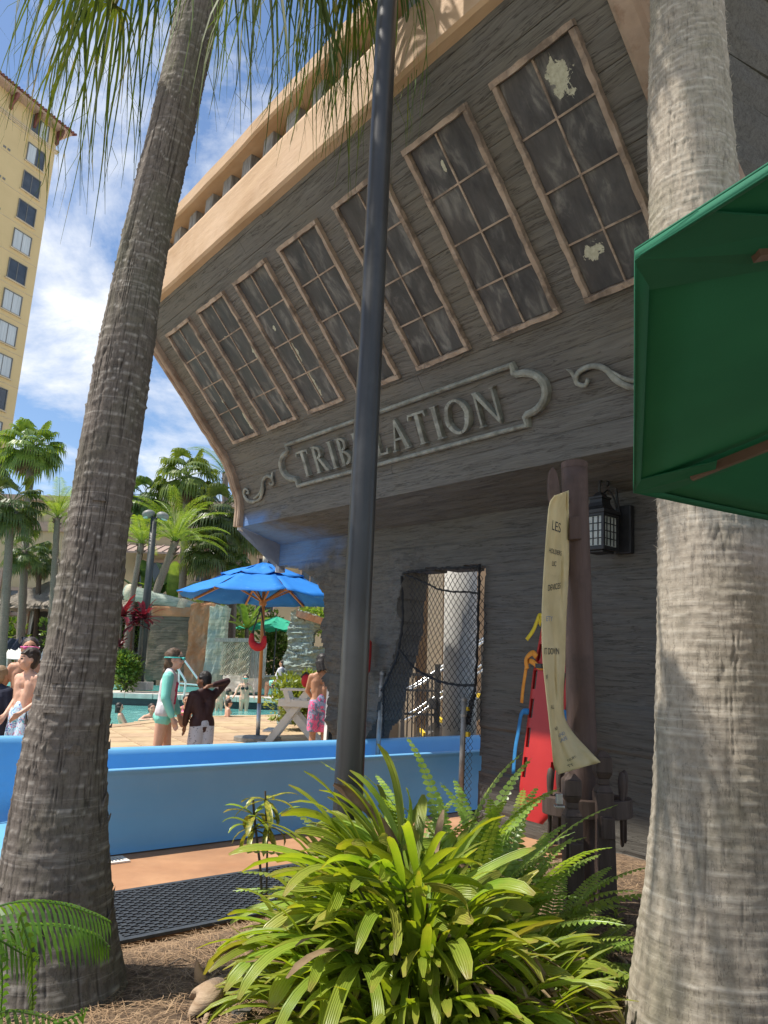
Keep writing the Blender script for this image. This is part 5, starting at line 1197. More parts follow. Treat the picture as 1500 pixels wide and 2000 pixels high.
# ------------------------------------------------------------------ dark metal pole
pb_ = px(676, 1640, 3.35); pt_ = px(757, 0, 3.35)
pole = thing('metal_pole', (pb_.x, pb_.y, 0), 'dark bronze metal pole rising in front of the carved ship name', 'pole')
def plx(x, y): return px(x, y, 3.35)-V((pb_.x, pb_.y, 0))
mb = MB(); n_ = 40; path = []; rs = []
for i in range(n_):
    y = lerp(1760, -500, i/(n_-1)); x = 676+(757-676)*(1640-y)/1640; w = float(np.interp(y, [-500, 0, 1640, 1800], [32, 38.5, 59, 61])); c = plx(x, y); path.append(c); rs.append(w/2*dep(c+V((pb_.x, pb_.y, 0)))/F)
mb.tube(path, rs, 40); obj('shaft', mb, MPOLE, pole, smooth=True)
mb = MB(); e = path[0]; mb.lathe([(0.16, 0), (0.16, 0.02), (0.10, 0.05), (0.085, 0.12), (0.08, 0.14)], (e.x, e.y, 0.0), 24); obj('base_cover', mb, MPOLE, pole, smooth=True)
for a in range(4):
    mb = MB(); mb.lathe([(0.012, 0.02), (0.012, 0.035), (0.006, 0.04)], (e.x+0.13*math.cos(a*1.57+.7), e.y+0.13*math.sin(a*1.57+.7), 0.0), 6); obj('bolt', mb, MSTEEL, pole)
# ------------------------------------------------------------------ big green umbrella overhead at the right
ZR = 1.75; UA = gz(1240, 490, ZR); UB = gz(1237, 955, ZR); ab = (UB-UA); Ls = ab.length; ab.normalize(); inn = V((ab.y, -ab.x, 0)); Rc = Ls/(2*math.sin(math.pi/8)); ap = Rc*math.cos(math.pi/8)
UC = (UA+UB)/2+inn*ap; a0_ = math.atan2(UA.y-UC.y, UA.x-UC.x); sgn = 1 if ((UA-UC).cross(UB-UC)).z > 0 else -1
umb = thing('green_umbrella', (UC.x, UC.y, 0), 'dark green patio umbrella close overhead at the right edge', 'umbrella')
RH = 0.42
def ucorn(k, f=1.0, dz=0.0):
    a = a0_+sgn*k*math.pi/4; z = ZR+RH*(1-f)+dz; return V((Rc*f*math.cos(a), Rc*f*math.sin(a), z))
for k in range(8):
    b = MB(); pts = []; nu, nv = 17, 16
    for j in range(nv):
        f_ = lerp(1.0, 0.03, j/(nv-1))
        for i in range(nu):
            q = i/(nu-1); p = ucorn(k, f_).lerp(ucorn(k+1, f_), q); sag = 0.035*math.sin(math.pi*q)*f_*(1 if f_ > .1 else 0); pts.append(p+V((0, 0, -sag*(0.6 if j else 0.25)+(0.010*(float(fbm(q*5+k*3, j*0.9, 60+k))-0.5) if 0 < j and 0 < i < nu-1 else 0))))
    b.grid(pts, nu, nv); obj('canopy_panel', b, MGREENU, umb, smooth=True, solid=0.003)
    # hem
    b = MB(); P = [ucorn(k).lerp(ucorn(k+1), q/10)+V((0, 0, -0.035*0.25*math.sin(math.pi*q/10))) for q in range(11)]
    b.add([p*1 for p in P]+[p+V((0, 0, -0.012)) for p in P], [(i, i+1, i+12, i+11) for i in range(10)]); ct = V((0, 0, ZR))
    P2_ = [p.lerp(V((0, 0, ZR+RH)), 0.013)+V((0, 0, -0.006)) for p in P]; b.add([p+V((0, 0, -0.012)) for p in P]+P2_, [(i, i+1, i+12, i+11) for i in range(10)])
    obj('hem', b, MGREENU, umb, smooth=True, solid=0.002)
    # pocket at the corner
    c0 = ucorn(k); t0 = c0.lerp(ucorn(k, 0.86), 1.0); a = (ucorn(k+1)-c0).normalized()*0.10; d = (ucorn(k-1)-c0).normalized()*0.10; dn = V((0, 0, -0.022))
    b = MB(); b.add([c0+dn*0.6, c0+a+dn*0.2, t0+a*0.55+dn*1.4, t0+dn*1.9, t0+d*0.55+dn*1.4, c0+d+dn*0.2], [(0, 1, 2, 3), (0, 3, 4, 5)]); obj('corner_pocket', b, MGREENU, umb, solid=0.003)
    b = MB(); b.beam(ucorn(k, 0.90, -0.030), ucorn(k, 0.04, -0.03), 0.018, 0.024); obj('rib', b, MRIB, umb)
    b = MB(); b.beam(ucorn(k, 0.48, -0.045), V((0, 0, ZR-0.18)), 0.014, 0.020); obj('strut', b, MRIB, umb)
b = MB(); b.tube([(0, 0, 0.05), (0, 0, ZR+RH+0.08)], 0.022, 14); obj('pole', b, MRIB, umb, smooth=True)
b = MB(); b.lathe([(0.05, ZR-0.26), (0.055, ZR-0.22), (0.055, ZR-0.16), (0.04, ZR-0.12)], (0, 0, 0), 14); obj('hub', b, MRIB, umb)
b = MB(); b.lathe([(0.32, 0), (0.32, 0.05), (0.06, 0.10), (0.05, 0.35), (0.03, 0.36)], (0, 0, 0), 24); obj('base', b, MBLKP, umb)
# ------------------------------------------------------------------ brown post with banner, and the pin rail around it
PY_ = 4.05; pb2 = px(1140, 1560, PY_); 
sp = thing('signpost', (pb2.x, PY_, 0), 'round brown wooden post carrying the cream banner beside the lantern', 'post')
def spx(x, y, Y=PY_): return px(x, y, Y)-V((pb2.x, PY_, 0))
b = MB(); path = []; rs = []
for i in range(26):
    y = lerp(905, 1760, i/25); x = lerp(1121.5, 1143, (y-905)/(1700-905)); w = lerp(49, 60, (y-905)/800); c = spx(x, y); path.append(c); rs.append(w/2*dep(c+V((pb2.x, PY_, 0)))/F*(1+0.01*math.sin(i*2.1)))
path.append(V((path[-1].x, path[-1].y, -0.05))); rs.append(rs[-1])
b.tube(path[::-1], rs[::-1], 28); obj('shaft', b, MBROWN, sp, smooth=True)
b = MB(); c = spx(1121.5, 905); b.lathe([(rs[0]+0.002, -0.035), (rs[0]+0.002, 0.0), (rs[0]-0.01, 0.008), (0.01, 0.012)], c, 28); obj('cap', b, MBROWN, sp)
b = MB(); q = [spx(x, y, PY_-0.10) for x, y in ((1112, 1010), (1136, 1008), (1137, 1052), (1112, 1054))]; b.add(q+[p+V((0, 0.06, 0)) for p in q], [(0, 1, 2, 3), (0, 4, 5, 1), (1, 5, 6, 2), (2, 6, 7, 3), (3, 7, 4, 0)]); obj('patch_plate', b, MBROWN, sp, bevel=0.004)
b = MB(); lp = [spx(x, y, 3.92) for x, y in ((1080, 995), (1073, 960), (1074, 925), (1080, 912), (1088, 925), (1093, 955), (1094, 985))]
pts = []
for p in bez(lp, 16): pts += [p, p+V((0.0, 0.05, 0))]
b.grid(pts, 2, 16); cen = bez(lp, 16); b.add(cen, [tuple(range(16))]); b.add([p+V((0, 0.05, 0)) for p in cen], [tuple(reversed(range(16)))]); obj('banner_hanger', b, MBROWN, sp)
b = MB(); b.tube([spx(1084, 985, 3.92), spx(1121, 972, 4.05)], 0.012, 8); obj('banner_arm', b, MBROWN, sp)
# banner
bl = [(1084, 968), (1074, 985), (1069, 1030), (1065, 1085), (1061, 1150), (1059, 1215), (1061, 1290), (1067, 1350), (1073, 1405), (1078, 1450), (1083, 1495), (1092, 1512)]
br = [(1110, 958), (1110, 1000), (1110, 1045), (1111, 1095), (1109, 1140), (1105, 1215), (1103, 1290), (1100, 1345), (1101, 1395), (1116, 1428), (1146, 1462), (1172, 1489)]
NB_ = 60; NC = 26; BLp = bez([(x, y, 0) for x, y in bl], NB_); BRp = bez([(x, y, 0) for x, y in br], NB_)
ban = thing('banner', px(1085, 1240, 3.8), 'cream cloth rules banner hanging sideways from the brown post', 'banner'); bo_ = V(ban.location)
def bsurf(u, v):
    i = v*(NB_-1); k = min(int(i), NB_-2); L_ = BLp[k].lerp(BLp[k+1], i-k); R_ = BRp[k].lerp(BRp[k+1], i-k)
    twist = smooth(min(1, max(0, (v-0.78)/0.2))); Yl = lerp(3.62, 3.72, twist); Yr = lerp(3.98, 3.80, twist)
    # cloth seen nearly edge-on: it runs away from the viewer, with vertical folds
    x = lerp(L_.x, R_.x, u); y = lerp(L_.y, R_.y, u); Y = lerp(Yl, Yr, u)
    Y += (0.035*math.sin(u*9+v*7)*math.sin(math.pi*u)+0.020*math.sin(u*17-v*13+1)*u)*(1-0.6*twist)
    fold = smooth(min(1, max(0, (0.10-v)/0.10)))*0.05*u; Y -= fold
    return px(x, y, Y)-bo_
pts = [bsurf(i/(NC-1), j/(NB_-1)) for j in range(NB_) for i in range(NC)]
b = MB(); b.grid(pts, NC, NB_); obj('cloth', b, MBANNER, ban, smooth=True, solid=0.003)
for ed in (0.0, 1.0):
    b = MB(); b.tube([bsurf(ed, j/59) for j in range(60)], 0.0035, 5); obj('rolled_edge', b, MBANNER, ban)
def btext(txt, u1, v, h, mat=MINK, su=None):
    """print ending at u1 on the cloth, right part of each line showing"""
    cu = bpy.data.curves.new('t', 'FONT'); cu.body = txt; cu.align_x = 'RIGHT'; cu.size = 1.0; to = bpy.data.objects.new('t', cu); col.objects.link(to)
    dg = bpy.context.evaluated_depsgraph_get(); me = bpy.data.meshes.new_from_object(to.evaluated_get(dg)); bpy.data.objects.remove(to)
    bmx = bmesh.new(); bmx.from_mesh(me); 
    for _ in range(2): bmesh.ops.subdivide_edges(bmx, edges=[e for e in bmx.edges if e.calc_length() > 0.12], cuts=1)
    kill = []
    for vtx in bmx.verts:
        u = u1+vtx.co.x*(su or h*9); vv = v-vtx.co.y*h
        if u < 0.02: kill.append(vtx); continue
        p = bsurf(min(u, 0.985), vv); nr = (bsurf(min(u+0.02, 1), vv)-bsurf(max(u-0.02, 0), vv)).cross(bsurf(u if u < 1 else 1, min(vv+0.01, 1))-bsurf(u if u < 1 else 1, max(vv-0.01, 0))).normalized()
        if nr.dot(CAM-bo_-p) < 0: nr = -nr
        vtx.co = p+nr*0.005
    bmesh.ops.delete(bmx, geom=kill, context='VERTS'); m2 = bpy.data.meshes.new('lettering'); bmx.to_mesh(m2); bmx.free(); m2.materials.append(mat); obj('lettering', m2, None, ban)
for txt, u1, v, h, mt, su in (('LES', 0.60, 0.185, 0.050, MINK, 0.30), ('HOLDERS', 0.66, 0.262, 0.022, MINK, 0.13), ('LIC', 0.45, 0.300, 0.022, MINK, 0.13), ('DEVICES', 0.68, 0.372, 0.024, MINK, 0.14), ('ETY', 0.40, 0.452, 0.018, MINKB, 0.16), ('SIT DOWN', 0.70, 0.530, 0.022, MINK, 0.15), ('OF', 0.12, 0.60, 0.02, MINK, 0.13), ('ALL', 0.34, 0.695, 0.02, MINK, 0.13), ('NO', 0.42, 0.78, 0.022, MINK, 0.13), ('AND', 0.66, 0.815, 0.02, MINKB, 0.15), ('SAFE', 0.66, 0.838, 0.02, MINKB, 0.15), ('INJURY.', 0.62, 0.925, 0.018, MINK, 0.075), ('TY', 0.44, 0.968, 0.034, MINK, 0.13)):
    btext(txt, u1, v, h, mt, su)
# pin rail (two posts, curved rail, belaying pins)
rb = px(1160, 1810, 3.9); rail = thing('pin_rail', (rb.x, rb.y, 0), 'dark brown timber pin rail with two posts and belaying pins around the signpost', 'pin rail')
def rpx(x, y, Y): return px(x, y, Y)-V((rb.x, rb.y, 0))
def bitt(xc, ytop, ybot, Y, wpx):
    t_ = rpx(xc-3, ytop, Y); bt = rpx(xc+8, ybot, Y); w = wpx*Y/F; zt_ = t_.z; o_ = V((t_.x, t_.y, 0)); b = MB()
    def sec(z0, z1, w0, w1, x0=0.0): 
        vs = [o_+V((sx*w0/2, sy*w0/2, z0)) for sx, sy in ((-1, -1), (1, -1), (1, 1), (-1, 1))]+[o_+V((sx*w1/2, sy*w1/2, z1)) for sx, sy in ((-1, -1), (1, -1), (1, 1), (-1, 1))]
        b.add(vs, [(3, 2, 1, 0), (4, 5, 6, 7), (0, 1, 5, 4), (1, 2, 6, 5), (2, 3, 7, 6), (3, 0, 4, 7)])
    sec(-0.05, zt_-0.20, w, w); sec(zt_-0.199, zt_-0.165, w*0.98, w*0.66); sec(zt_-0.1645, zt_-0.135, w*0.64, w*0.64); sec(zt_-0.1345, zt_-0.105, w*0.66, w*0.96); sec(zt_-0.1045, zt_-0.03, w*0.97, w*0.97); sec(zt_-0.0295, zt_, w*0.95, w*0.35)
    obj('post', b, MBITT, rail, bevel=0.004)
    b = MB(); b.box(o_+V((0, -w/2-0.02, zt_-0.36)), (w*0.72, 0.045, 0.10)); obj('key_block', b, MBITT, rail, bevel=0.006)
bitt(1118, 1510, 1790, 3.78, 32); bitt(1178, 1466, 1812, 3.86, 31)
cx_ = rpx(1147, 1590, 4.03); zr_ = rpx(1147, 1578, 3.95).z
b = MB(); n_ = 40; pts = []
for i in range(n_):
    a = 2*math.pi*i/n_; 
    for rr, dz in ((0.17, -0.045), (0.17, 0.045), (0.235, 0.045), (0.235, -0.045)): pts.append(V((cx_.x+rr*math.cos(a), cx_.y+rr*0.72*math.sin(a), zr_+dz)))
fs = []
for i in range(n_):
    j = (i+1) % n_
    for k in range(4): fs.append((i*4+k, j*4+k, j*4+(k+1) % 4, i*4+(k+1) % 4))
b.add(pts, fs); obj('curved_rail', b, MBITT, rail, bevel=0.005)
pin = MB(); pin.lathe([(0.004, -0.20), (0.010, -0.19), (0.012, -0.03), (0.016, 0.0), (0.012, 0.02), (0.018, 0.07), (0.020, 0.12), (0.014, 0.155), (0.004, 0.165)], (0, 0, 0), 12); pme = pin.mesh('belaying_pin', MBITT, True)
for a in (3.25, 4.0, 0.0, 5.6, 1.2, 2.2): link('belaying_pin', pme, rail, (cx_.x+0.20*math.cos(a), cx_.y+0.145*math.sin(a), zr_+0.02), (0, 0.03, 0))
# small bell-like metal cleats on the near post
b = MB(); c = rpx(1092, 1560, 3.74); b.box(c, (0.03, 0.03, 0.05)); b.box(c+V((0.0, 0, -0.035)), (0.045, 0.045, 0.012)); obj('cleat', b, MSTEEL, rail, bevel=0.004)
# ------------------------------------------------------------------ red rescue board leaning on the ship wall
rbd = thing('rescue_board', G, 'red rescue spine board with coloured straps leaning on the ship wall behind the banner', 'spine board', mat=MSH)
BH = 1.83
def bpt(u, h, o=0.0):   # u -0.5..0.5 across, h up the board, o off the face
    n = lerp(0.30, 0.08, h/BH); s = 0.585-u+0.05*(h/BH-0.5)*-1; return V((s, n+o*0.97, 0.12+h*0.972+o*0.23))
def bhalf(h):
    q = h/BH; return float(np.interp(q, [0, 0.04, 0.12, 0.6, 0.86, 0.94, 0.985, 1.0], [0.08, 0.14, 0.17, 0.172, 0.13, 0.09, 0.075, 0.045]))
nu_, nv_ = 46, 150; vmap = {}; b = MB(); vs = []; fs = []
slots = [(h0, h0+0.14) for h0 in (0.30, 0.52, 0.74, 0.96, 1.18, 1.38)]
def inslot(u, h):
    hw = bhalf(h); a = abs(u)
    for h0, h1 in slots:
        if h0 < h < h1 and hw-0.062 < a < hw-0.026: 
            return True
    if BH-0.10 < h < BH-0.055 and a < 0.05: return True
    return False
def vid(i, j, side):
    key = (i, j, side)
    if key not in vmap:
        h = BH*j/(nv_-1); u = (i/(nu_-1)*2-1)*bhalf(h); edge = 1-abs(i/(nu_-1)*2-1)**6
        vmap[key] = len(vs); vs.append(bpt(u, h, 0.022*edge if side else -0.022*edge))
    return vmap[key]
K = {}
for j in range(nv_-1):
    for i in range(nu_-1):
        h = BH*(j+.5)/(nv_-1); u = ((i+.5)/(nu_-1)*2-1)*bhalf(h); K[i, j] = not inslot(u, h)
for (i, j), ok in K.items():
    if not ok: continue
    a, c, d, e = vid(i, j, 1), vid(i+1, j, 1), vid(i+1, j+1, 1), vid(i, j+1, 1); A, C_, D, E2 = vid(i, j, 0), vid(i+1, j, 0), vid(i+1, j+1, 0), vid(i, j+1, 0)
    fs += [(a, c, d, e), (A, E2, D, C_)]
    for (di, dj, p, q, P, Q) in ((-1, 0, a, e, A, E2), (1, 0, c, d, C_, D), (0, -1, a, c, A, C_), (0, 1, e, d, E2, D)):
        if not K.get((i+di, j+dj), False): fs.append((p, q, Q, P))
b.add(vs, fs); obj('board', b, MRED, rbd)
def strap(pts, w, mat):
    b = MB(); P = bez(pts, 18); q = []
    for i, p in enumerate(P):
        t_ = (P[min(i+1, 17)]-P[max(i-1, 0)]).normalized(); sd = t_.cross(V((0.3, 1, 0.2))).normalized(); q += [p-sd*w/2, p+sd*w/2]
    b.grid(q, 2, 18); obj('strap', b, mat, rbd, smooth=True, solid=0.003)
L_ = lambda h, du=0.0, o=0.03: bpt(-bhalf(h)+du, h, o)
strap([L_(1.50, 0.05), L_(1.53, 0.0, 0.05), L_(1.50, -0.03, 0.03), L_(1.42, -0.06, 0.02), L_(1.34, -0.10, 0.03)], 0.045, MYEL)
strap([L_(1.46, 0.0), L_(1.50, 0.03, 0.06), L_(1.44, 0.10, 0.05), L_(1.36, 0.16, 0.04)], 0.04, MYEL)
strap([L_(1.14, 0.16, 0.03), L_(1.12, 0.10, 0.05), L_(1.16, 0.02, 0.05), L_(1.16, -0.04, 0.04), L_(1.08, -0.05, 0.03), L_(0.95, -0.055, 0.03), L_(0.84, -0.06, 0.02)], 0.04, MORA)
strap([L_(1.20, 0.05, 0.05), L_(1.23, 0.0, 0.05), L_(1.18, -0.05, 0.05), L_(1.10, -0.02, 0.05)], 0.045, MORA)
strap([L_(0.78, 0.03, 0.03), L_(0.76, -0.03, 0.04), L_(0.62, -0.05, 0.03), L_(0.48, -0.06, 0.03), L_(0.30, -0.05, 0.03)], 0.045, MBLUS)
strap([bpt(0.15, 1.16, 0.03), bpt(0.2, 1.18, 0.05), bpt(0.24, 1.12, 0.04)], 0.04, MORA)
strap([bpt(0.16, 0.8, 0.03), bpt(0.21, 0.78, 0.04), bpt(0.20, 0.6, 0.03)], 0.05, MBLUS)
b = MB(); c = L_(1.13, 0.10, 0.06); b.box(c, (0.06, 0.02, 0.035)); c = L_(1.40, 0.09, 0.05); b.box(c, (0.05, 0.02, 0.03)); obj('buckle', b, MBLKP, rbd)
# ------------------------------------------------------------------ lantern on the ship wall
lan = thing('wall_lantern', None, 'black iron wall lantern with scroll bracket on the ship wall under the green umbrella', 'lantern', mat=MSH)
lc = MSHI @ onplane(1172, 1035, W(0.2, 0.22, 2.3), NS); s_, z_ = lc.x, lc.z; nC = 0.22
b = MB(); b.box((s_-0.085, 0.035, z_+0.02), (0.13, 0.05, 0.36)); obj('backplate', b, MBLACK, lan, bevel=0.008)
b = MB(); hwid = 0.085
b.box((s_, nC, z_-0.145), (hwid*2.25, hwid*2.25, 0.03)); b.box((s_, nC, z_-0.168), (hwid*1.7, hwid*1.7, 0.015)); obj('base', b, MBLACK, lan, bevel=0.005)
b = MB()
for sx in (-1, 1):
    for sy in (-1, 1): b.box((s_+sx*hwid, nC+sy*hwid, z_-0.02), (0.02, 0.02, 0.222))
b.box((s_, nC, z_+0.10), (hwid*2.3, hwid*2.3, 0.02)); obj('cage', b, MBLACK, lan)
for (dx, dy) in ((0, 1), (0, -1), (1, 0), (-1, 0)):
    b = MB(); b.box((s_+dx*hwid*0.97, nC+dy*hwid*0.97, z_-0.02), (0.006 if dx else hwid*2-0.022, 0.006 if dy else hwid*2-0.022, 0.216)); pn = obj('glass_pane', b, MLGLASS, lan)
    b = MB()
    for q in (-1, 0, 1): b.box((s_+dx*hwid+(0 if dx else q*hwid*0.5), nC+dy*hwid+(0 if dy else q*hwid*0.5), z_-0.02), (0.009, 0.009, 0.21))
    for q in (-1, 0, 1): b.box((s_+dx*hwid*1.002, nC+dy*hwid*1.002, z_-0.02+q*0.055), (0.008 if dx else hwid*2-0.02, 0.008 if dy else hwid*2-0.02, 0.007))
    obj('cage_wires', b, MBLACK, lan)
b = MB(); prof_ = [(0.125, 0.11), (0.128, 0.135), (0.10, 0.145), (0.075, 0.17), (0.062, 0.20), (0.06, 0.225), (0.068, 0.23), (0.068, 0.245), (0.045, 0.25), (0.03, 0.275), (0.012, 0.285)]
for (r0, h0), (r1, h1) in zip(prof_, prof_[1:]):
    vs = [(s_+sx*r0*0.85, nC+sy*r0*0.85, z_+h0) for sx, sy in ((-1, -1), (1, -1), (1, 1), (-1, 1))]+[(s_+sx*r1*0.85, nC+sy*r1*0.85, z_+h1) for sx, sy in ((-1, -1), (1, -1), (1, 1), (-1, 1))]
    b.add(vs, [(0, 1, 5, 4), (1, 2, 6, 5), (2, 3, 7, 6), (3, 0, 4, 7)])
obj('roof', b, MBLACK, lan)
b = MB()
def arm(pts, r): b.tube([V((s_-0.06*t_, p[0], z_+p[1])) for t_, p in zip([i/(len(pts)-1) for i in range(len(pts))], pts)], r, 8)
P = bez([(nC, 0.27, 0), (nC+0.02, 0.34, 0), (nC-0.02, 0.41, 0), (nC-0.09, 0.41, 0), (nC-0.14, 0.33, 0), (nC-0.15, 0.22, 0), (0.06, 0.12, 0)], 30); arm([(p.x, p.y) for p in P], 0.010)
P = bez([(nC-0.13, 0.36, 0), (nC-0.15, 0.44, 0), (nC-0.11, 0.48, 0), (nC-0.08, 0.45, 0), (nC-0.10, 0.43, 0)], 20); arm([(p.x, p.y) for p in P], 0.008)
P = bez([(nC-0.03, 0.41, 0), (nC-0.06, 0.36, 0), (nC-0.03, 0.33, 0), (nC-0.01, 0.36, 0)], 16); arm([(p.x, p.y) for p in P], 0.008)
P = bez([(nC-0.02, 0.26, 0), (nC-0.07, 0.31, 0), (nC-0.11, 0.26, 0), (nC-0.12, 0.18, 0)], 16); arm([(p.x, p.y) for p in P], 0.007)
obj('scroll_bracket', b, MBLACK, lan, smooth=True)
# ------------------------------------------------------------------ net, fence posts, stair well behind the doorway
net = thing('cargo_net', None, 'black diamond cargo net hung across the ship doorway', 'net', mat=MSH)
b = MB(); sp_ = 0.066; r_ = 0.0032
def nety(s, z): return 0.05+0.03*math.sin(s*5+z*3)+0.02*math.sin(z*7)
def in_net(s, z):
    if z > 2.06-0.03*math.sin(s*4) or z < 0.60: return False
    lf = float(np.interp(z, [0, 0.95, 1.25, 1.6, 2.1], [2.80, 2.76, 2.60, 2.47, 2.47])); return 1.37 < s < lf
for dirn in (1, -1):
    c = -3.0
    while c < 6.0:
        seg = []; s = 1.36
        while s < 2.86:
            z = (s-c)*1.12 if dirn > 0 else (c-s)*1.12+1.0
            zz = z+0.05*math.sin(s*2.2+z*1.3)
            if in_net(s, zz): seg.append(V((s, nety(s, zz), zz)))
            elif len(seg) > 1: b.tube(seg, r_, 3, False); seg = []
            else: seg = []
            s += 0.045
        if len(seg) > 1: b.tube(seg, r_, 3, False)
        c += sp_
tag(obj('mesh', b, MBLKROPE, net), kind='stuff')
def rope(pts, r, seed):
    rr = random.Random(seed); P = bez(pts, 40); b = MB(); b.tube([p+V((rr.uniform(-.004, .004), rr.uniform(-.004, .004), rr.uniform(-.004, .004))) for p in P], [r*(1+0.25*math.sin(i*1.9)) for i in range(40)], 7); obj('border_rope', b, MBLKROPE, net, smooth=True)
N5 = 0.07
rope([(2.53, N5, 2.02), (2.48, N5, 1.6), (2.52, N5, 1.28), (2.62, N5, 1.08), (2.75, N5, 0.88)], 0.013, 1); rope([(2.51, N5, 1.30), (2.25, N5, 1.13), (1.95, N5, 1.04), (1.70, N5, 1.02), (1.46, N5, 1.03)], 0.012, 2)
rope([(2.46, N5, 2.03), (2.2, N5, 1.95), (1.9, N5, 1.86), (1.47, N5, 1.83)], 0.009, 3); rope([(2.52, N5, 2.05), (2.1, N5, 2.07), (1.47, N5, 2.06)], 0.012, 4); rope([(1.46, N5, 2.08), (1.455, N5, 1.6), (1.46, N5, 1.1), (1.50, N5, 0.85)], 0.012, 5); rope([(1.48, N5, 0.95), (1.52, N5, 0.8), (1.53, N5, 0.7)], 0.022, 6); rope([(2.72, N5, 0.92), (2.70, N5, 0.7), (2.68, N5, 0.45)], 0.011, 7)
def fpost(s, n, z1, label, grp='steel fence posts at the doorway'):
    o = thing('fence_post', None, label, 'post', grp, mat=MSH); b = MB(); b.tube([(s, n, -0.02), (s, n, z1)], 0.024, 14); obj('shaft', b, MPOSTST, o, smooth=True)
    b = MB(); b.lathe([(0.027, -0.01), (0.027, 0.012), (0.012, 0.028)], (s, n, z1), 14); obj('cap', b, MPOSTST, o); b = MB(); b.lathe([(0.028, 0), (0.028, 0.025)], (s, n, z1-0.14), 14); obj('band', b, MPOSTST, o)
fpost(2.80, 0.03, 1.05, 'pale steel post at the left side of the ship doorway'); fpost(1.54, 0.12, 0.90, 'rusty steel post at the right side of the ship doorway')
b = MB(); b.box((1.52, 0.10, 0.83), (0.035, 0.03, 0.03)); b.box((1.50, 0.10, 0.62), (0.03, 0.03, 0.04)); 
o = obj('yellow_tag', b, MYELN, net)
# chain link between post and jamb
b = MB()
for dirn in (1, -1):
    for c in range(-4, 34):
        a0 = 0.02+c*0.055; b.tube([(1.44, 0.10, a0), (1.54, 0.11, a0+dirn*0.11)], 0.0025, 3, False)
tag(obj('chain_link', b, MCHAINL, net), kind='stuff')
# concrete column
cp = px(897, 1440, 9.4); colm = thing('concrete_column', (cp.x, cp.y, 0), 'round white concrete column seen through the netted doorway', 'column')
b = MB(); b.tube([(0, 0, 0), (0, 0, 3.6)], 0.215, 36); obj('shaft', b, MCOLUMN, colm, smooth=True); b = MB(); b.box((0, 0, 0.14), (0.62, 0.62, 0.28)); obj('plinth', b, MTANW, colm, bevel=0.02)
wallb = thing('stair_wall', (0, 14, 0), 'tan wall behind the stairs seen through the netted doorway', 'wall')
mb = MB(); mb.box((3.2, 0.2, 2.2), (8.5, 0.3, 4.4)); obj('wall', mb, MTANW, wallb); 
for x in (0.55, 1.05, 2.6): mb = MB(); mb.box((x, -0.05, 2.2), (0.28, 0.3, 4.4)); obj('pier', mb, MCREAM, wallb)
st = thing('metal_stairs', (0, 11.2, 0), 'grey metal stairs with yellow tread edges and handrails behind the net', 'stairs')
for i in range(9):
    b = MB(); x = 0.55+i*0.27; z = 0.19*(i+1); b.box((x, 0, z-0.03), (0.29, 0.95, 0.05)); tr = obj('tread', b, MGATE, st); b = MB(); b.box((x-0.13, 0, z+0.0), (0.035, 0.94, 0.055)); obj('nosing', b, MYELN, tr)
for y in (-0.5, 0.5):
    b = MB(); b.beam((0.4, y, 0.02), (2.95, y, 1.78), 0.04, 0.22); obj('stringer', b, MGATE, st)
    for dz in (0.95, 0.55): b = MB(); b.tube([(0.35, y, dz), (0.6, y, dz+0.12), (3.0, y, dz+1.81)], 0.022, 8); obj('handrail', b, MCHROME, st, smooth=True)
    for i in range(18): b = MB(); x = 0.6+i*0.13; b.tube([(x, y, x*0.70-0.25), (x, y, x*0.70+0.70)], 0.009, 5); obj('baluster', b, MGATE, st)
gt = thing('metal_gate', (0.35, 9.6, 0), 'grey barred metal gate left of the concrete column behind the net', 'gate')
b = MB(); 
for c, d in (((-0.02, 0, 0.65), (0.05, 0.05, 1.3)), ((0.42, 0, 0.68), (0.07, 0.07, 1.36)), ((0.2, 0, 1.22), (0.44, 0.04, 0.04)), ((0.2, 0, 0.12), (0.44, 0.04, 0.04)), ((0.2, 0, 1.02), (0.44, 0.03, 0.03)), ((0.2, 0, 0.72), (0.44, 0.03, 0.03))): b.box(c, d)
obj('frame', b, MGATE, gt)
for i in range(6): b = MB(); b.tube([(0.04+i*0.062, 0, 0.12), (0.04+i*0.062, 0, 1.22)], 0.010, 6); obj('bar', b, MGATE, gt)
b = MB(); b.box((0.36, -0.03, 0.86), (0.10, 0.06, 0.14)); obj('latch', b, MGATE, gt, bevel=0.01)
# red rescue can on the ship wall, mostly behind the pole
rc = thing('rescue_can', None, 'red plastic rescue can fixed to the ship wall beside the dark pole', 'rescue can', mat=MSH)
p = MSHI @ onplane(716, 1282, W(3, 0.12, 1.2), NS); b = MB(); b.tube([V((p.x, 0.14, p.z-0.19)), V((p.x, 0.15, p.z-0.15)), V((p.x, 0.15, p.z)), V((p.x, 0.15, p.z+0.15)), V((p.x, 0.14, p.z+0.19))], [0.03, 0.07, 0.075, 0.07, 0.03], 16); obj('float', b, MRED, rc, smooth=True)
b = MB(); b.tube([V((p.x, 0.22, p.z-0.08)), V((p.x, 0.26, p.z-0.05)), V((p.x, 0.26, p.z+0.05)), V((p.x, 0.22, p.z+0.08))], 0.012, 6); obj('handle', b, MRED, rc, smooth=True)
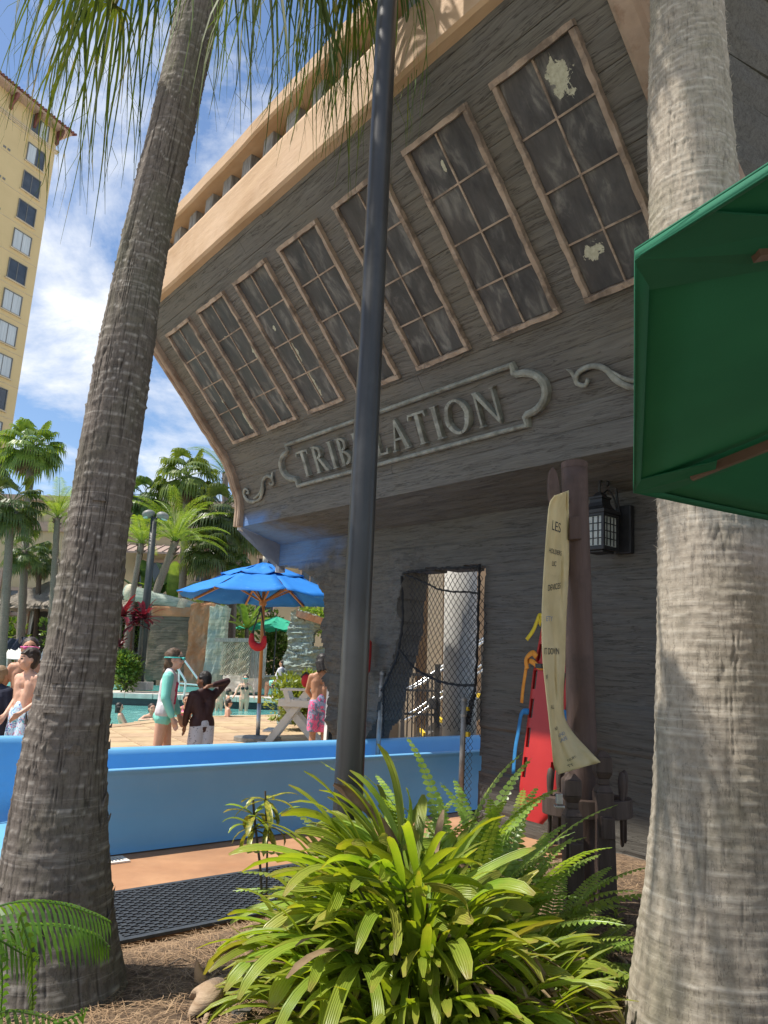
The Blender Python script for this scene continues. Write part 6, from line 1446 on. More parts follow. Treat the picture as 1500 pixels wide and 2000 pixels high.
# white board edge in the left opening
wb = thing('white_door_edge', None, 'narrow white metal door edge standing in the broken left opening', 'door', mat=MSH)
p0_ = MSHI @ px(648, 1296, 9.0); p1_ = MSHI @ px(636, 1470, 9.0)
b = MB(); b.beam((p0_.x, p0_.y, p0_.z), (p1_.x, p1_.y, p1_.z-0.2), 0.05, 0.06, (1, 0, 0)); obj('edge', b, MWHITE, wb); b = MB(); b.beam((p0_.x-0.06, p0_.y-0.02, p0_.z+0.1), (p1_.x-0.06, p1_.y-0.02, p1_.z-0.2), 0.1, 0.03, (1, 0, 0)); obj('dark_leaf', b, MBLKP, wb)
# ------------------------------------------------------------------ foreground plants
def blade(L, w, curve, rnd, n=9, fold=0.25, blunt=0.75, twist=0.0):
    """one ribbed leaf blade along +x, curving down: list of rows of 5 points"""
    rows = []; p = V((0, 0, 0)); a = 0.0; st = L/(n-1)
    for i in range(n):
        q = i/(n-1); ww = w*0.5*min(1, 0.25+q*2.6)**0.8*(1-0.10*q)*(1 if q < .8 else (1-((q-.8)/.2)**2*(1-blunt*0.55)))
        if i == n-1: ww *= 0.7
        d = V((math.cos(a), 0, -math.sin(a))); up = V((math.sin(a), 0, math.cos(a))); tw = twist*q; sy = V((0, math.cos(tw), 0))+up*math.sin(tw)
        rows.append([p-sy*ww+up*fold*ww*0.6, p-sy*ww*0.5-up*fold*ww*0.25, p+up*fold*ww*0.35, p+sy*ww*0.5-up*fold*ww*0.25, p+sy*ww+up*fold*ww*0.6])
        p = p+d*st; a += curve*(0.25+1.5*q)/(n-1)
    return rows
def put_blade(b, rows, M):
    pts = [M @ p for r in rows for p in r]; b.grid(pts, 5, len(rows)); b.rows = getattr(b, 'rows', [])+[len(rows)]
def across(o, b):
    ac = []; al = []
    for n in b.rows:
        for i in range(n): ac += [0.0, 0.25, 0.5, 0.75, 1.0]; al += [i/(n-1)]*5
    for nm, a in (('across', ac), ('along', al)):
        at = o.data.attributes.new(nm, 'FLOAT', 'POINT'); at.data.foreach_set('value', a)
    return o
lc_ = px(812, 1885, 2.72); LPC = V((lc_.x, lc_.y, 0.0))
lp_ = thing('lady_palm', LPC, 'big bright green lady palm clump filling the foreground', 'plant'); rnd = random.Random(2024)
count = 0; stems = MB(); fans = []
# fan positions over a dome, denser on the camera side
for i in range(47):
    az = i*2.399963+rnd.uniform(-.25, .25); q = (i+0.5)/47; r = 0.60*math.sqrt(q)*rnd.uniform(0.85, 1.05); x = r*math.cos(az)*0.70; y = r*math.sin(az)*0.62
    z = (0.55 if x < -0.05 else 0.55-0.36*min(1, (x+0.08)/0.30))*math.sqrt(max(0.06, 1-(r/0.66)**2))*rnd.uniform(0.80, 1.12)+0.04
    fans.append((V((x, y, z)), az, q))
for (c, az, q) in fans:
    foot = V((c.x*0.35+rnd.uniform(-.05, .05), c.y*0.35+rnd.uniform(-.05, .05), 0.0)); stems.tube(bez([foot, foot.lerp(c, .6)+V((0, 0, 0.08)), c], 8), [0.009, 0.008, 0.007, 0.006, 0.005, 0.005, 0.004, 0.004], 6, False)
    tilt = lerp(1.25, 0.30, min(1, q*1.15))+rnd.uniform(-.15, .15); d = V((math.cos(az)*math.cos(tilt), math.sin(az)*math.cos(tilt), math.sin(tilt))); nl = rnd.choice((5, 6, 6, 7))
    for k in range(nl):
        if count >= 288: break
        f_ = lerp(-1.35, 1.35, k/(nl-1))+rnd.uniform(-.12, .12); sd = d.cross(V((0, 0, 1))).normalized(); dd = (d*math.cos(f_)+sd*math.sin(f_)).normalized(); up = sd.cross(d).normalized()
        zax = (up-dd*up.dot(dd)).normalized(); yax = zax.cross(dd); M = Matrix((dd, yax, zax)).transposed().to_4x4(); M.translation = c
        L = rnd.uniform(0.28, 0.46)*(1.0-0.15*abs(f_)/1.35); b = MB()
        put_blade(b, blade(L, rnd.uniform(0.026, 0.058), rnd.uniform(0.5, 1.7)+0.25*q, rnd, 10, 0.35, 0.8, rnd.uniform(-.5, .5)), M)
        mt = MRHAPD if rnd.random() < 0.012+0.03*(q > .8) else (MRHAPY if rnd.random() < 0.10+0.12*(c.x < -0.25) else MRHAP); across(obj('leaf', b, mt, lp_, smooth=True), b); count += 1
obj('stems', stems, MSTEM, lp_)
b = MB()
for i in range(900):   # inner and lower leaves that fill the clump
    az = rnd.uniform(0, 6.283); r = 0.60*math.sqrt(rnd.random()); xx_ = r*math.cos(az)*0.70; c = V((xx_, r*math.sin(az)*0.62, rnd.uniform(0.15, 0.95)*(0.58 if xx_ < -0.08 else 0.58-0.36*min(1, (xx_+0.08)/0.3))*math.sqrt(max(0.05, 1-(r/0.66)**2)))); tilt = rnd.uniform(-0.1, 1.2); d = V((math.cos(az)*math.cos(tilt), math.sin(az)*math.cos(tilt), math.sin(tilt)))
    sd = d.cross(V((0, 0, 1))).normalized(); zax = sd.cross(d).normalized(); yax = zax.cross(d); M = Matrix((d, yax, zax)).transposed().to_4x4(); M.translation = c; b.cur = 1 if rnd.random() < 0.05 else 0
    put_blade(b, blade(rnd.uniform(0.2, 0.38), rnd.uniform(0.018, 0.036), rnd.uniform(0.5, 1.5), rnd, 8, 0.3), M)
tag(across(obj('inner_leaves', b, [MRHAP, MRHAPD], lp_, smooth=True), b), kind='stuff')
b = MB()
for i in range(45):   # dead leaves hanging low at the right
    c = V((rnd.uniform(0.15, 0.45), rnd.uniform(-0.35, 0.1), rnd.uniform(0.10, 0.36))); az = rnd.uniform(-1.2, 0.3); tilt = rnd.uniform(-1.1, -0.2); d = V((math.cos(az)*math.cos(tilt), math.sin(az)*math.cos(tilt), math.sin(tilt))); sd = d.cross(V((0, 0, 1))).normalized(); zax = sd.cross(d).normalized(); M = Matrix((d, zax.cross(d), zax)).transposed().to_4x4(); M.translation = c
    put_blade(b, blade(rnd.uniform(0.2, 0.34), rnd.uniform(0.015, 0.03), rnd.uniform(0.2, 0.9), rnd, 7, 0.5), M)
tag(obj('dead_leaves', b, MRHAPD, lp_, smooth=True), kind='stuff')
def frond(parent, base, az, el, L, w, rnd, mat, npin=26, curve=1.1, name='frond', pw=0.30, roll=0.0, pin_droop=0.25):
    pts = []; p = V(base); e = el; n = 14; st = L/(n-1)
    for i in range(n):
        pts.append(p.copy()); p = p+V((math.cos(az)*math.cos(e), math.sin(az)*math.cos(e), math.sin(e)))*st; e -= curve*(0.4+1.2*i/n)/n
    b = MB(); b.tube(pts, [0.0028*(1-0.7*i/n) for i in range(n)], 4, False)
    for i in range(npin):
        q = 0.10+0.89*i/npin; f_ = q*(n-1); k = min(int(f_), n-2); c = pts[k].lerp(pts[k+1], f_-k); t_ = (pts[k+1]-pts[k]).normalized(); s_ = t_.cross(V((0, 0, 1)))
        if s_.length < .05: s_ = V((math.sin(az), -math.cos(az), 0))
        s_.normalize(); u_ = s_.cross(t_); le = w*0.5*min(1, 0.45+q*2.2)*(1-q**3.2*0.85)*rnd.uniform(0.9, 1.08); pwid = L/npin*0.85
        for sg in (-1, 1):
            cr, sr = math.cos(roll*sg), math.sin(roll*sg); d = (s_*sg*cr+t_*0.30+u_*(0.10+sr)).normalized(); nr = d.cross(t_).normalized(); m1 = c+d*le*0.35; m2 = c+d*le*0.72+V((0, 0, -pin_droop*0.35*le)); e2 = c+d*le+t_*0.06*le+V((0, 0, -pin_droop*le)); ww = t_*pwid*0.5
            b.add([c-ww*0.55, c+ww*0.55, m1+ww, m1-ww, m2+ww*0.75, m2-ww*0.75, e2], [(0, 1, 2, 3), (3, 2, 4, 5), (5, 4, 6)])
    return obj(name, b, mat, parent)
# sword ferns behind the lady palm
def fern_clump(c, n, L, label, seed, mat=MFERN, w=0.13, els=(1.35, 0.55), azr=None, group='sword ferns behind the lady palm'):
    rnd = random.Random(seed); o = thing('sword_fern', c, label, 'fern', group)
    for i in range(n):
        az = (i*2.399963+rnd.uniform(-.3, .3)) if azr is None else rnd.uniform(*azr); frond(o, (rnd.uniform(-.06, .06), rnd.uniform(-.06, .06), 0), az, lerp(els[0], els[1], i/(n-1))+rnd.uniform(-.1, .1), L*rnd.uniform(0.75, 1.12), w*rnd.uniform(0.85, 1.1), rnd, mat, 30)
    return o
def gp(x, Y): p = px(x, 1700, Y); return V((p.x, Y, 0.0))
fern_clump(gp(868, 3.45), 32, 0.94, 'tall sunlit sword fern right of the dark pole, in front of the blue slide', 5, els=(1.45, 0.6))
fern_clump(gp(970, 3.4), 32, 0.84, 'sword fern in front of the red rescue board', 6, els=(1.4, 0.5))
fern_clump(gp(780, 3.5), 20, 0.80, 'sword fern just right of the pole base', 7, els=(1.4, 0.6))
fern_clump(gp(1035, 3.3), 22, 0.66, 'low sword fern reaching toward the pin rail posts', 8, els=(1.3, 0.3))
fern_clump(gp(925, 3.25), 22, 0.74, 'bright sword fern between the lady palm and the rescue board', 15, els=(1.45, 0.7))
fern_clump(gp(1085, 3.15), 12, 0.5, 'small sword fern drooping at the right side of the lady palm', 9, els=(0.9, 0.1))
# big fern at the left corner, close to the camera
fl_ = px(-60, 1900, 2.15); fl_o = thing('foreground_fern', (fl_.x, fl_.y, 0.15), 'large drooping fern in the lower left corner before the trunk', 'fern'); rnd = random.Random(4)
def ffr(pxs, Y0, Y1, w, npin, mat=MFERND, droop=0.55, up=0.0):
    P = [px(x, y, lerp(Y0, Y1, i/(len(pxs)-1)))-V((fl_.x, fl_.y, 0.15)) for i, (x, y) in enumerate(pxs)]; P = bez(P, 20); b = MB(); b.tube(P, [0.003*(1-0.03*i) for i in range(20)], 4, False)
    for i in range(npin):
        q = i/npin; f_ = q*19; k = min(int(f_), 18); c = P[k].lerp(P[k+1], f_-k); t_ = (P[k+1]-P[k]).normalized(); s_ = V((0, -1, 0.0)); s_ = (s_-t_*s_.dot(t_)).normalized(); le = w*(1-q**3*0.75)*rnd.uniform(.92, 1.05); pw_ = (P[-1]-P[0]).length/npin*0.66
        for sg in (-1, 1):
            d = (s_*sg*0.75+t_*0.38+V((0, 0, up-(0.55 if sg > 0 else 0.1)))).normalized(); m1 = c+d*le*0.35; m2 = c+d*le*0.7+V((0, 0, -droop*0.25*le)); e2 = c+d*le+V((0, 0, -droop*le*0.7)); ww = t_*pw_*0.5
            b.add([c-ww*0.5, c+ww*0.5, m1+ww, m1-ww, m2+ww*0.75, m2-ww*0.75, e2], [(0, 1, 2, 3), (3, 2, 4, 5), (5, 4, 6)])
    obj('frond', b, mat, fl_o)
ffr([(-60, 1790), (30, 1762), (110, 1765), (170, 1782), (218, 1802)], 2.15, 2.35, 0.115, 26)
ffr([(-60, 1815), (40, 1806), (120, 1810), (180, 1826), (216, 1855)], 2.25, 2.5, 0.10, 24)
ffr([(-60, 1800), (-10, 1830), (30, 1855), (60, 1872), (72, 1880)], 2.0, 2.15, 0.07, 16)
ffr([(40, 1790), (60, 1860), (62, 1920), (64, 1960), (60, 1990)], 2.05, 2.1, 0.035, 14, up=0.5)
ffr([(-30, 1840), (0, 1880), (4, 1930), (2, 1975), (0, 2010)], 1.95, 2.0, 0.045, 12, up=0.4)
ffr([(-40, 1985), (20, 1975), (70, 1982), (110, 1998), (140, 2025)], 1.95, 2.05, 0.06, 14)
ffr([(60, 2030), (100, 2005), (130, 1992), (160, 1978), (172, 1972)], 1.9, 2.1, 0.03, 12)
ffr([(-60, 1900), (-30, 1850), (0, 1822), (40, 1815), (90, 1830)], 2.2, 2.4, 0.07, 18)
# croton sapling left of the clump
cr0 = px(520, 1690, 3.55); crt = thing('croton_sapling', (cr0.x, cr0.y, 0), 'thin croton sapling with yellow spotted leaves in front of the slide', 'plant'); rnd = random.Random(9)
def cpx(x, y, Y=3.55): return px(x, y, Y)-V((cr0.x, cr0.y, 0))
b = MB(); b.tube([cpx(512, 1760), cpx(508, 1690), cpx(498, 1610), cpx(494, 1560)], 0.006, 6); b.tube([cpx(520, 1760), cpx(522, 1660), cpx(520, 1600), cpx(518, 1545)], 0.005, 6); obj('stem', b, MBARKSTEM, crt)
for (cx0, cy0) in ((496, 1592), (518, 1562), (496, 1620), (520, 1615)):
    for k in range(8):
        az = k*0.8+rnd.uniform(-.3, .3); tilt = rnd.uniform(-0.5, 0.9); d = V((math.cos(az)*math.cos(tilt), math.sin(az)*math.cos(tilt), math.sin(tilt))); sd = d.cross(V((0, 0, 1))).normalized(); zax = sd.cross(d).normalized(); M = Matrix((d, zax.cross(d), zax)).transposed().to_4x4(); M.translation = cpx(cx0, cy0)
        b = MB(); put_blade(b, blade(rnd.uniform(0.12, 0.19), rnd.uniform(0.022, 0.032), rnd.uniform(1.0, 2.2), rnd, 8, 0.3, 0.5), M); obj('leaf', b, MCROT if tilt < 0.5 else MRHAP, crt, smooth=True)
# seedling by the pin rail
sd0 = gz(1206, 1868); sdl = thing('seedling', (sd0.x, sd0.y, 0.02), 'tiny green seedling in the pine straw by the right trunk', 'plant'); b = MB(); b.tube([(0, 0, 0), (0.005, 0, 0.10), (0.0, 0, 0.17)], 0.0025, 5); obj('stem', b, MSTEM, sdl); b = MB()
for i in range(16):
    az = i*2.4; z = 0.06+0.007*i; d = V((math.cos(az)*0.8, math.sin(az)*0.8, 0.5)).normalized(); sd = d.cross(V((0, 0, 1))).normalized(); zax = sd.cross(d); M = Matrix((d, zax.cross(d), zax)).transposed().to_4x4(); M.translation = V((0, 0, z)); put_blade(b, blade(0.05, 0.013, 0.8, rnd, 6, 0.3, 0.5), M)
obj('leaves', b, MRHAP, sdl)
# pine straw
rnd = random.Random(12); b = MB()
def straw_at(x, y):
    L = rnd.uniform(0.07, 0.17); a = rnd.uniform(0, 6.283); d = V((math.cos(a), math.sin(a), 0)); s_ = V((-d.y, d.x, 0)); z = bedz(x, y)+rnd.uniform(0.004, 0.022); cv = rnd.uniform(-.02, .02); w = rnd.uniform(0.0007, 0.0013); t_ = rnd.uniform(-0.01, 0.012)
    p = [V((x, y, z))-d*L/2, V((x, y, z+0.006))+s_*cv, V((x, y, z+t_))+d*L/2]; u = V((0, 0, 0.0008))
    b.cur = 0
    b.add([p[0]-s_*w, p[0]+s_*w, p[1]+s_*w+u, p[1]-s_*w+u, p[2]], [(0, 1, 2, 3), (3, 2, 4)])
n = 0
while n < 15000:
    x = rnd.uniform(-1.8, 2.3); y = 2.2+2.9*rnd.random()**1.2; d = V((x, y, 0))-V((G.x, G.y, 0)); s = d.dot(XH); nn = d.dot(NS)
    if s > 0.40 and nn > 0: continue
    if nn < 0.02: continue
    straw_at(x, y); n += 1
tag(obj('pine_straw', b, MSTRAW), 'brown pine straw mulch scattered over the planting bed', 'mulch', kind='stuff')
# dry husk and fallen bits
hk = gz(405, 1945, 0.05); husk = thing('palm_husk', (hk.x, hk.y, 0.04), 'curled dry palm boot lying on the pine straw beside the lady palm', 'palm husk'); 
def hpx(x, y, z=0.06): return gz(x, y, z)-V((hk.x, hk.y, 0.04))
b = MB(); C_ = bez([hpx(368, 1982, 0.05), hpx(390, 1955, 0.09), hpx(415, 1930, 0.10), hpx(445, 1905, 0.07)], 14); pts = []
for i, p in enumerate(C_):
    w = 0.012+0.05*math.sin(math.pi*min(1, 0.15+i/13*0.85)); t_ = (C_[min(i+1, 13)]-C_[max(i-1, 0)]).normalized(); s_ = t_.cross(V((0, 0, 1))).normalized()
    for k in range(7): a = lerp(-1.3, 1.3, k/6); pts.append(p+s_*math.sin(a)*w+V((0, 0, (math.cos(a)-0.4)*w*0.9)))
b.grid(pts, 7, 14); obj('shell', b, MHUSK, husk, smooth=True, solid=0.004)
b = MB(); C2 = bez([hpx(395, 1925, 0.04), hpx(388, 1895, 0.08), hpx(384, 1875, 0.10)], 8); pts = []
for i, p in enumerate(C2): pts += [p+V((-0.03*(1-i/8), 0, 0)), p+V((0, 0, 0.01)), p+V((0.03*(1-i/8), 0, 0))]
b.grid(pts, 3, 8); obj('torn_flap', b, pm('orange_husk_inside', (0.40, 0.22, 0.10), (0.5, 0.3, 0.15), 20, rough=0.9), husk, smooth=True, solid=0.003)
def twig(p, q, r, label, mat=MHUSK):
    a = gz(*p, 0.05); c = gz(*q, 0.05); o = thing('fallen_leaf_stalk', a, label, 'leaf stalk', 'fallen leaf stalks'); b = MB(); m = (c-a); b.tube([V((0, 0, 0)), m*0.5+V((0, 0, 0.02)), m], [r, r*0.9, r*0.4], 7, True, 0.5); obj('stalk', b, mat, o, smooth=True)
twig((432, 1940), (446, 1998), 0.006, 'thin pale leaf stalk on the straw below the husk'); twig((395, 2010), (412, 1978), 0.010, 'short dry stalk at the bottom edge left of the edging logs'); twig((1200, 1862), (1242, 1915), 0.012, 'dry brown leaf stalk beside the right trunk base'); twig((1130, 1900), (1200, 1950), 0.008, 'dead stalk under the lady palm at right'); twig((330, 1885), (372, 1880), 0.006, 'small twig on the straw left of the husk', MBARKSTEM)
# edging logs by the clump
eg = thing('edging_logs', gz(500, 1970), 'weathered grey round edging logs half hidden under the lady palm leaves', 'edging'); eo = V(eg.location)
for i, (x, y) in enumerate(((478, 1975), (510, 1950), (545, 1935), (470, 2015), (580, 1925))):
    p = gz(x, y)-eo; b = MB(); h = 0.07+0.025*((i*7) % 3); r = 0.035
    b.lathe([(r, -0.1), (r*1.02, h-0.01), (r*0.9, h), (r*0.4, h+0.002), (0.002, h)], p, 14, False); obj('log', b, MEDGE, eg, smooth=False)
# ------------------------------------------------------------------ things around the pool
def OX(x, y, Y, o): return px(x, y, Y)-V(o)
# blue umbrella
ub = gz(503, 1446); UB_ = thing('blue_umbrella', ub, 'bright blue market umbrella with wooden pole by the pool', 'umbrella')
ax = px(518, 1100, ub.y)-ub; apz = ax.z; Rr = 166*dep(px(515, 1168, ub.y))/F; zr = (px(515, 1166, ub.y)-ub).z; topx = ax.x
def ucn(k, f_, z): a = math.pi/8+k*math.pi/4; return V((topx*(z/apz)+Rr*f_*math.cos(a), Rr*f_*math.sin(a), z))
for k in range(8):
    for (f0, f1, zz0, zz1, nm) in ((1.0, 0.44, zr, lerp(zr, apz, 0.60), 'canopy_panel'), (0.52, 0.03, lerp(zr, apz, 0.60), apz, 'vent_panel')):
        b = MB(); pts = []
        for j in range(7):
            q = j/6
            for i in range(7):
                u = i/6; p = ucn(k, lerp(f0, f1, q), lerp(zz0, zz1, q)).lerp(ucn(k+1, lerp(f0, f1, q), lerp(zz0, zz1, q)), u); pts.append(p+V((0, 0, -0.05*math.sin(math.pi*u)*(1-q)+0.012*math.sin(k*3+i*2+j))))
        b.grid(pts, 7, 7); obj(nm, b, MBLUEU, UB_, smooth=True, solid=0.006)
    b = MB(); b.beam(ucn(k, 0.985, zr-0.02), ucn(k, 0.04, apz-0.05), 0.03, 0.04); obj('rib', b, MWOODP, UB_); b = MB(); b.beam(ucn(k, 0.5, lerp(zr, apz, 0.45)), V((topx*0.9, 0, zr-0.10)), 0.025, 0.03); obj('strut', b, MWOODP, UB_)
zj = (px(510, 1376, ub.y)-ub).z; b = MB(); b.tube([V((topx*zj/apz, 0, zj)), V((topx, 0, apz))], 0.033, 12); obj('wood_pole', b, MWOODP, UB_, smooth=True); b = MB(); b.tube([V((0, 0, 0)), V((topx*zj/apz, 0, zj+0.02))], 0.038, 12); obj('steel_sleeve', b, MSTEEL, UB_, smooth=True)
b = MB(); b.lathe([(0.06, zr-0.16), (0.07, zr-0.13), (0.07, zr-0.06), (0.05, zr-0.04)], (topx*0.9, 0, 0), 12); obj('hub', b, MWOODP, UB_); b = MB(); b.ell((topx, 0, apz+0.20), (0.075, 0.075, 0.075)); b.tube([(topx, 0, apz-0.02), (topx, 0, apz+0.15)], 0.05, 8); obj('finial', b, MROPE, UB_, smooth=True); b = MB(); b.lathe([(0.42, 0.0), (0.42, 0.06), (0.08, 0.09)], (0, 0, 0), 20); obj('base_plate', b, MPOSTST, UB_)
rt0 = px(503, 1255, ub.y-0.3); rtb = thing('rescue_tube_bag', rt0, 'red lifeguard hip tube hanging by a black strap from the blue umbrella', 'rescue tube'); b = MB()
P = bez([V((-0.11, 0, 0.16)), V((-0.10, 0, 0.0)), V((0.0, 0, -0.08)), V((0.10, 0, -0.04)), V((0.12, 0, 0.12))], 16); b.tube(P, [0.03+0.045*math.sin(math.pi*i/15) for i in range(16)], 10); obj('float', b, MREDF, rtb, smooth=True); b = MB(); b.tube([V((-0.11, 0, 0.16)), V((0.02, 0, 0.62))], 0.014, 5); b.tube([V((0.12, 0, 0.12)), V((0.02, 0, 0.62))], 0.014, 5); obj('strap', b, MBLKP, rtb)
# lifeguard chair
lg = gz(575, 1450); lgc = thing('lifeguard_chair', lg, 'low off-white lifeguard chair with crossed legs beside the boy in pink shorts', 'chair'); 
def plank_(a, c, w, h, nm, up=(0, 0, 1)): b = MB(); b.beam(a, c, w, h, up); obj(nm, b, MCHAIRW, lgc, bevel=0.006)
for y in (-0.30, 0.30):
    plank_((-0.42, y, 0.02), (0.22, y, 0.88), 0.035, 0.12, 'leg', (0, 1, 0) if False else (0, 0, 1)); plank_((0.40, y+0.04, 0.02), (-0.22, y+0.04, 0.70), 0.035, 0.12, 'leg'); plank_((-0.28, y-0.04, 0.68), (0.30, y-0.04, 0.66), 0.03, 0.12, 'side_rail'); plank_((-0.26, y-0.05, 0.90), (0.30, y-0.05, 0.90), 0.03, 0.035, 'arm'); plank_((-0.10, y-0.045, 0.68), (-0.18, y-0.045, 0.89), 0.035, 0.08, 'arm_support')
for i in range(4): plank_((-0.20+i*0.12, -0.34, 0.735), (-0.20+i*0.12, 0.34, 0.735), 0.10, 0.025, 'seat_slat')
for i in range(3): plank_((0.26+i*0.02, -0.30, 0.86+i*0.13), (0.26+i*0.02, 0.30, 0.86+i*0.13), 0.025, 0.11, 'back_slat')
plank_((-0.44, -0.34, 0.20), (-0.44, 0.34, 0.20), 0.16, 0.03, 'step'); plank_((-0.5, -0.34, 0.015), (-0.5, 0.34, 0.015), 0.2, 0.03, 'foot_rail'); plank_((0.42, -0.34, 0.015), (0.42, 0.34, 0.015), 0.2, 0.03, 'foot_rail')
bg0 = px(598, 1329, lg.y-0.35); rbag = thing('red_waist_pack', bg0, 'red first aid waist pack on the arm of the lifeguard chair', 'bag'); b = MB(); b.ell((0, 0, 0), (0.085, 0.06, 0.12), 16, 10); obj('pouch', b, MREDF, rbag, smooth=True); b = MB(); b.tube(bez([V((-0.09, 0, 0.05)), V((0, -0.03, 0.13)), V((0.09, 0, 0.05))], 10), 0.018, 6); obj('strap', b, MBLKP, rbag)
# lamp post
Yl = 28.0; lb = px(272, 1333, Yl); lamp = thing('lamp_post', lb, 'dark grey lamp post with two round heads behind the girl', 'lamp post'); b = MB(); tp = OX(301, 1012, Yl, lb); b.tube([V((0, 0, 0)), V((tp.x, 0, tp.z))], [0.17, 0.125], 14); obj('shaft', b, MLAMP, lamp, smooth=True); b = MB(); b.box((0, 0, -0.12), (0.85, 0.85, 0.3)); obj('plinth', b, MCOPING, lamp, bevel=0.03)
for (x, y, sg) in ((290, 1005, -1), (318, 1009, 1)):
    c = OX(x, y, Yl, lb); b = MB(); b.ell(c+V((0, 0, 0.02)), (0.25, 0.25, 0.17), 18, 10, Matrix.Rotation(sg*0.25, 3, 'Y')); hd = obj('lamp_head', b, MLAMPH, lamp, smooth=True); b = MB(); b.ell(c+V((sg*0.03, 0, -0.11)), (0.17, 0.17, 0.045), 14, 6, Matrix.Rotation(sg*0.25, 3, 'Y')); obj('lens', b, MLENS, hd, smooth=True); b = MB(); b.tube([V((tp.x, 0, tp.z)), c], 0.04, 6); obj('arm', b, MLAMP, lamp)
# leaning log water spout on rockwork
Yk = 30.0; lo = px(245, 1155, Yk); log = thing('log_spout', lo, 'pale green log water spout resting on the rock wall', 'log'); e1 = OX(386, 1193, Yk, lo); b = MB(); b.tube([V((0, 0, 0)), e1*0.5+V((0, 0, 0.02)), e1], [0.30, 0.29, 0.32], 16); obj('shaft', b, MLOG, log, smooth=True)
for q in (0.08, 0.80): b = MB(); c = e1*q; dd = e1.normalized(); b.tube([c-dd*0.17, c+dd*0.17], 0.345, 16); obj('rope_binding', b, MROPE, log, smooth=True)
def rock_block(x0, y0, x1, y1, Y, depth, name, label, cat, mat, seed, jag=0.25, cap=None, tilt=0.0, hole=None):
    a = px(x0, y0, Y); c = px(x1, y1, Y); o = thing(name, V(((a.x+c.x)/2, Y, c.z)), label, cat); w = (c.x-a.x); h = a.z-c.z; nu, nv = 22, 34; b = MB(); pts = []
    # ring section displaced, stacked
    per = 44
    for j in range(nv):
        z = h*j/(nv-1)
        for i in range(per):
            q = i/per*4; sd = int(q); f_ = q-sd
            x, y = [(lerp(-w/2, w/2, f_), -depth/2), (w/2, lerp(-depth/2, depth/2, f_)), (lerp(w/2, -w/2, f_), depth/2), (-w/2, lerp(depth/2, -depth/2, f_))][sd]
            ns_ = 1+jag*(float(fbm(i*0.5, z*2.5, seed))-0.5); zz = z if j < nv-1 else z+tilt*x+jag*0.8*(float(vn(i*0.8, 1.0, seed+3))-0.5)
            pts.append((x*ns_+tilt*0, y*ns_, zz+(tilt*x*j/nv)))
    b.grid(pts, per, nv, True); b.add(pts[-per:], [tuple(range(per))]); obj('block', b, mat, o)
    if cap:
        b = MB(); b.box((0, 0, h+0.08), (w*1.04, depth*1.05, 0.42)); ob = obj('cap', b, cap, o, bevel=0.08); ob.rotation_euler = (0, -math.atan(tilt), 0)
    return o
rock_block(308, 1200, 372, 1330, 30.5, 1.6, 'rock_wall', 'dark plank textured rock wall with orange cap behind the girl', 'rock wall', MROCKD, 3, 0.06, MORANGER)
rock_block(378, 1183, 414, 1345, 29.6, 0.9, 'orange_rock_pillar', 'orange brown rock pillar carrying the log spout', 'rock pillar', MORANGER, 5, 0.30)
rock_block(413, 1186, 434, 1345, 29.0, 0.6, 'green_rock_pillar', 'narrow pale green rock pillar beside the rope net', 'rock pillar', MROCKG, 7, 0.30)
rock_block(440, 1320, 500, 1352, 28.5, 1.0, 'low_rock_ledge', 'low pinkish rock ledge behind the woman in the pool', 'rock ledge', MCOPING, 9, 0.3)
# wrecked green wall with a hole, seen through the left opening
Yw = 17.5; wo = px(600, 1400, Yw); wk = thing('wrecked_hull_wall', V((wo.x, Yw, 0)), 'broken pale green hull fragment with orange top edge and a ragged hole', 'hull fragment')
OUT = [(568, 1196), (585, 1191), (640, 1208), (668, 1214), (690, 1222), (690, 1420), (540, 1420), (545, 1340), (555, 1310), (552, 1285), (562, 1262), (560, 1235), (566, 1212)]
HOLE = [(612, 1238), (616, 1232), (628, 1226), (634, 1236), (638, 1252), (634, 1262), (622, 1263), (610, 1262)]
xs_ = np.linspace(536, 692, 79); ys_ = np.linspace(1188, 1422, 118); XX, YY = np.meshgrid((xs_[:-1]+xs_[1:])/2, (ys_[:-1]+ys_[1:])/2)
kp = inpoly(XX, YY, rough_poly(OUT, 1.5, 8, 4)) & ~inpoly(XX, YY, rough_poly(HOLE, 1.0, 5, 6)); vm = {}; vs = []; fs = []
def wv(i, j, s_):
    if (i, j, s_) not in vm:
        p = px(xs_[i], ys_[j], Yw)-V((wo.x, Yw, 0)); d = (float(fbm(xs_[i]*0.05, ys_[j]*0.22, 4))-0.5)*0.14+(float(fbm(xs_[i]*0.3, ys_[j]*0.3, 5))-0.5)*0.05; vm[i, j, s_] = len(vs); vs.append((p.x, (d if s_ == 0 else d+0.5), p.z))
    return vm[i, j, s_]
for j, i in zip(*np.nonzero(kp)):
    q = [(i, j), (i+1, j), (i+1, j+1), (i, j+1)]; fs.append(tuple(wv(*p, 0) for p in q)); fs.append(tuple(wv(*p, 1) for p in q[::-1]))
    for (di, dj, a, c) in ((-1, 0, 0, 3), (1, 0, 1, 2), (0, -1, 0, 1), (0, 1, 3, 2)):
        ii, jj = i+di, j+dj
        if not (0 <= ii < kp.shape[1] and 0 <= jj < kp.shape[0] and kp[jj, ii]): fs.append((wv(*q[a], 0), wv(*q[c], 0), wv(*q[c], 1), wv(*q[a], 1)))
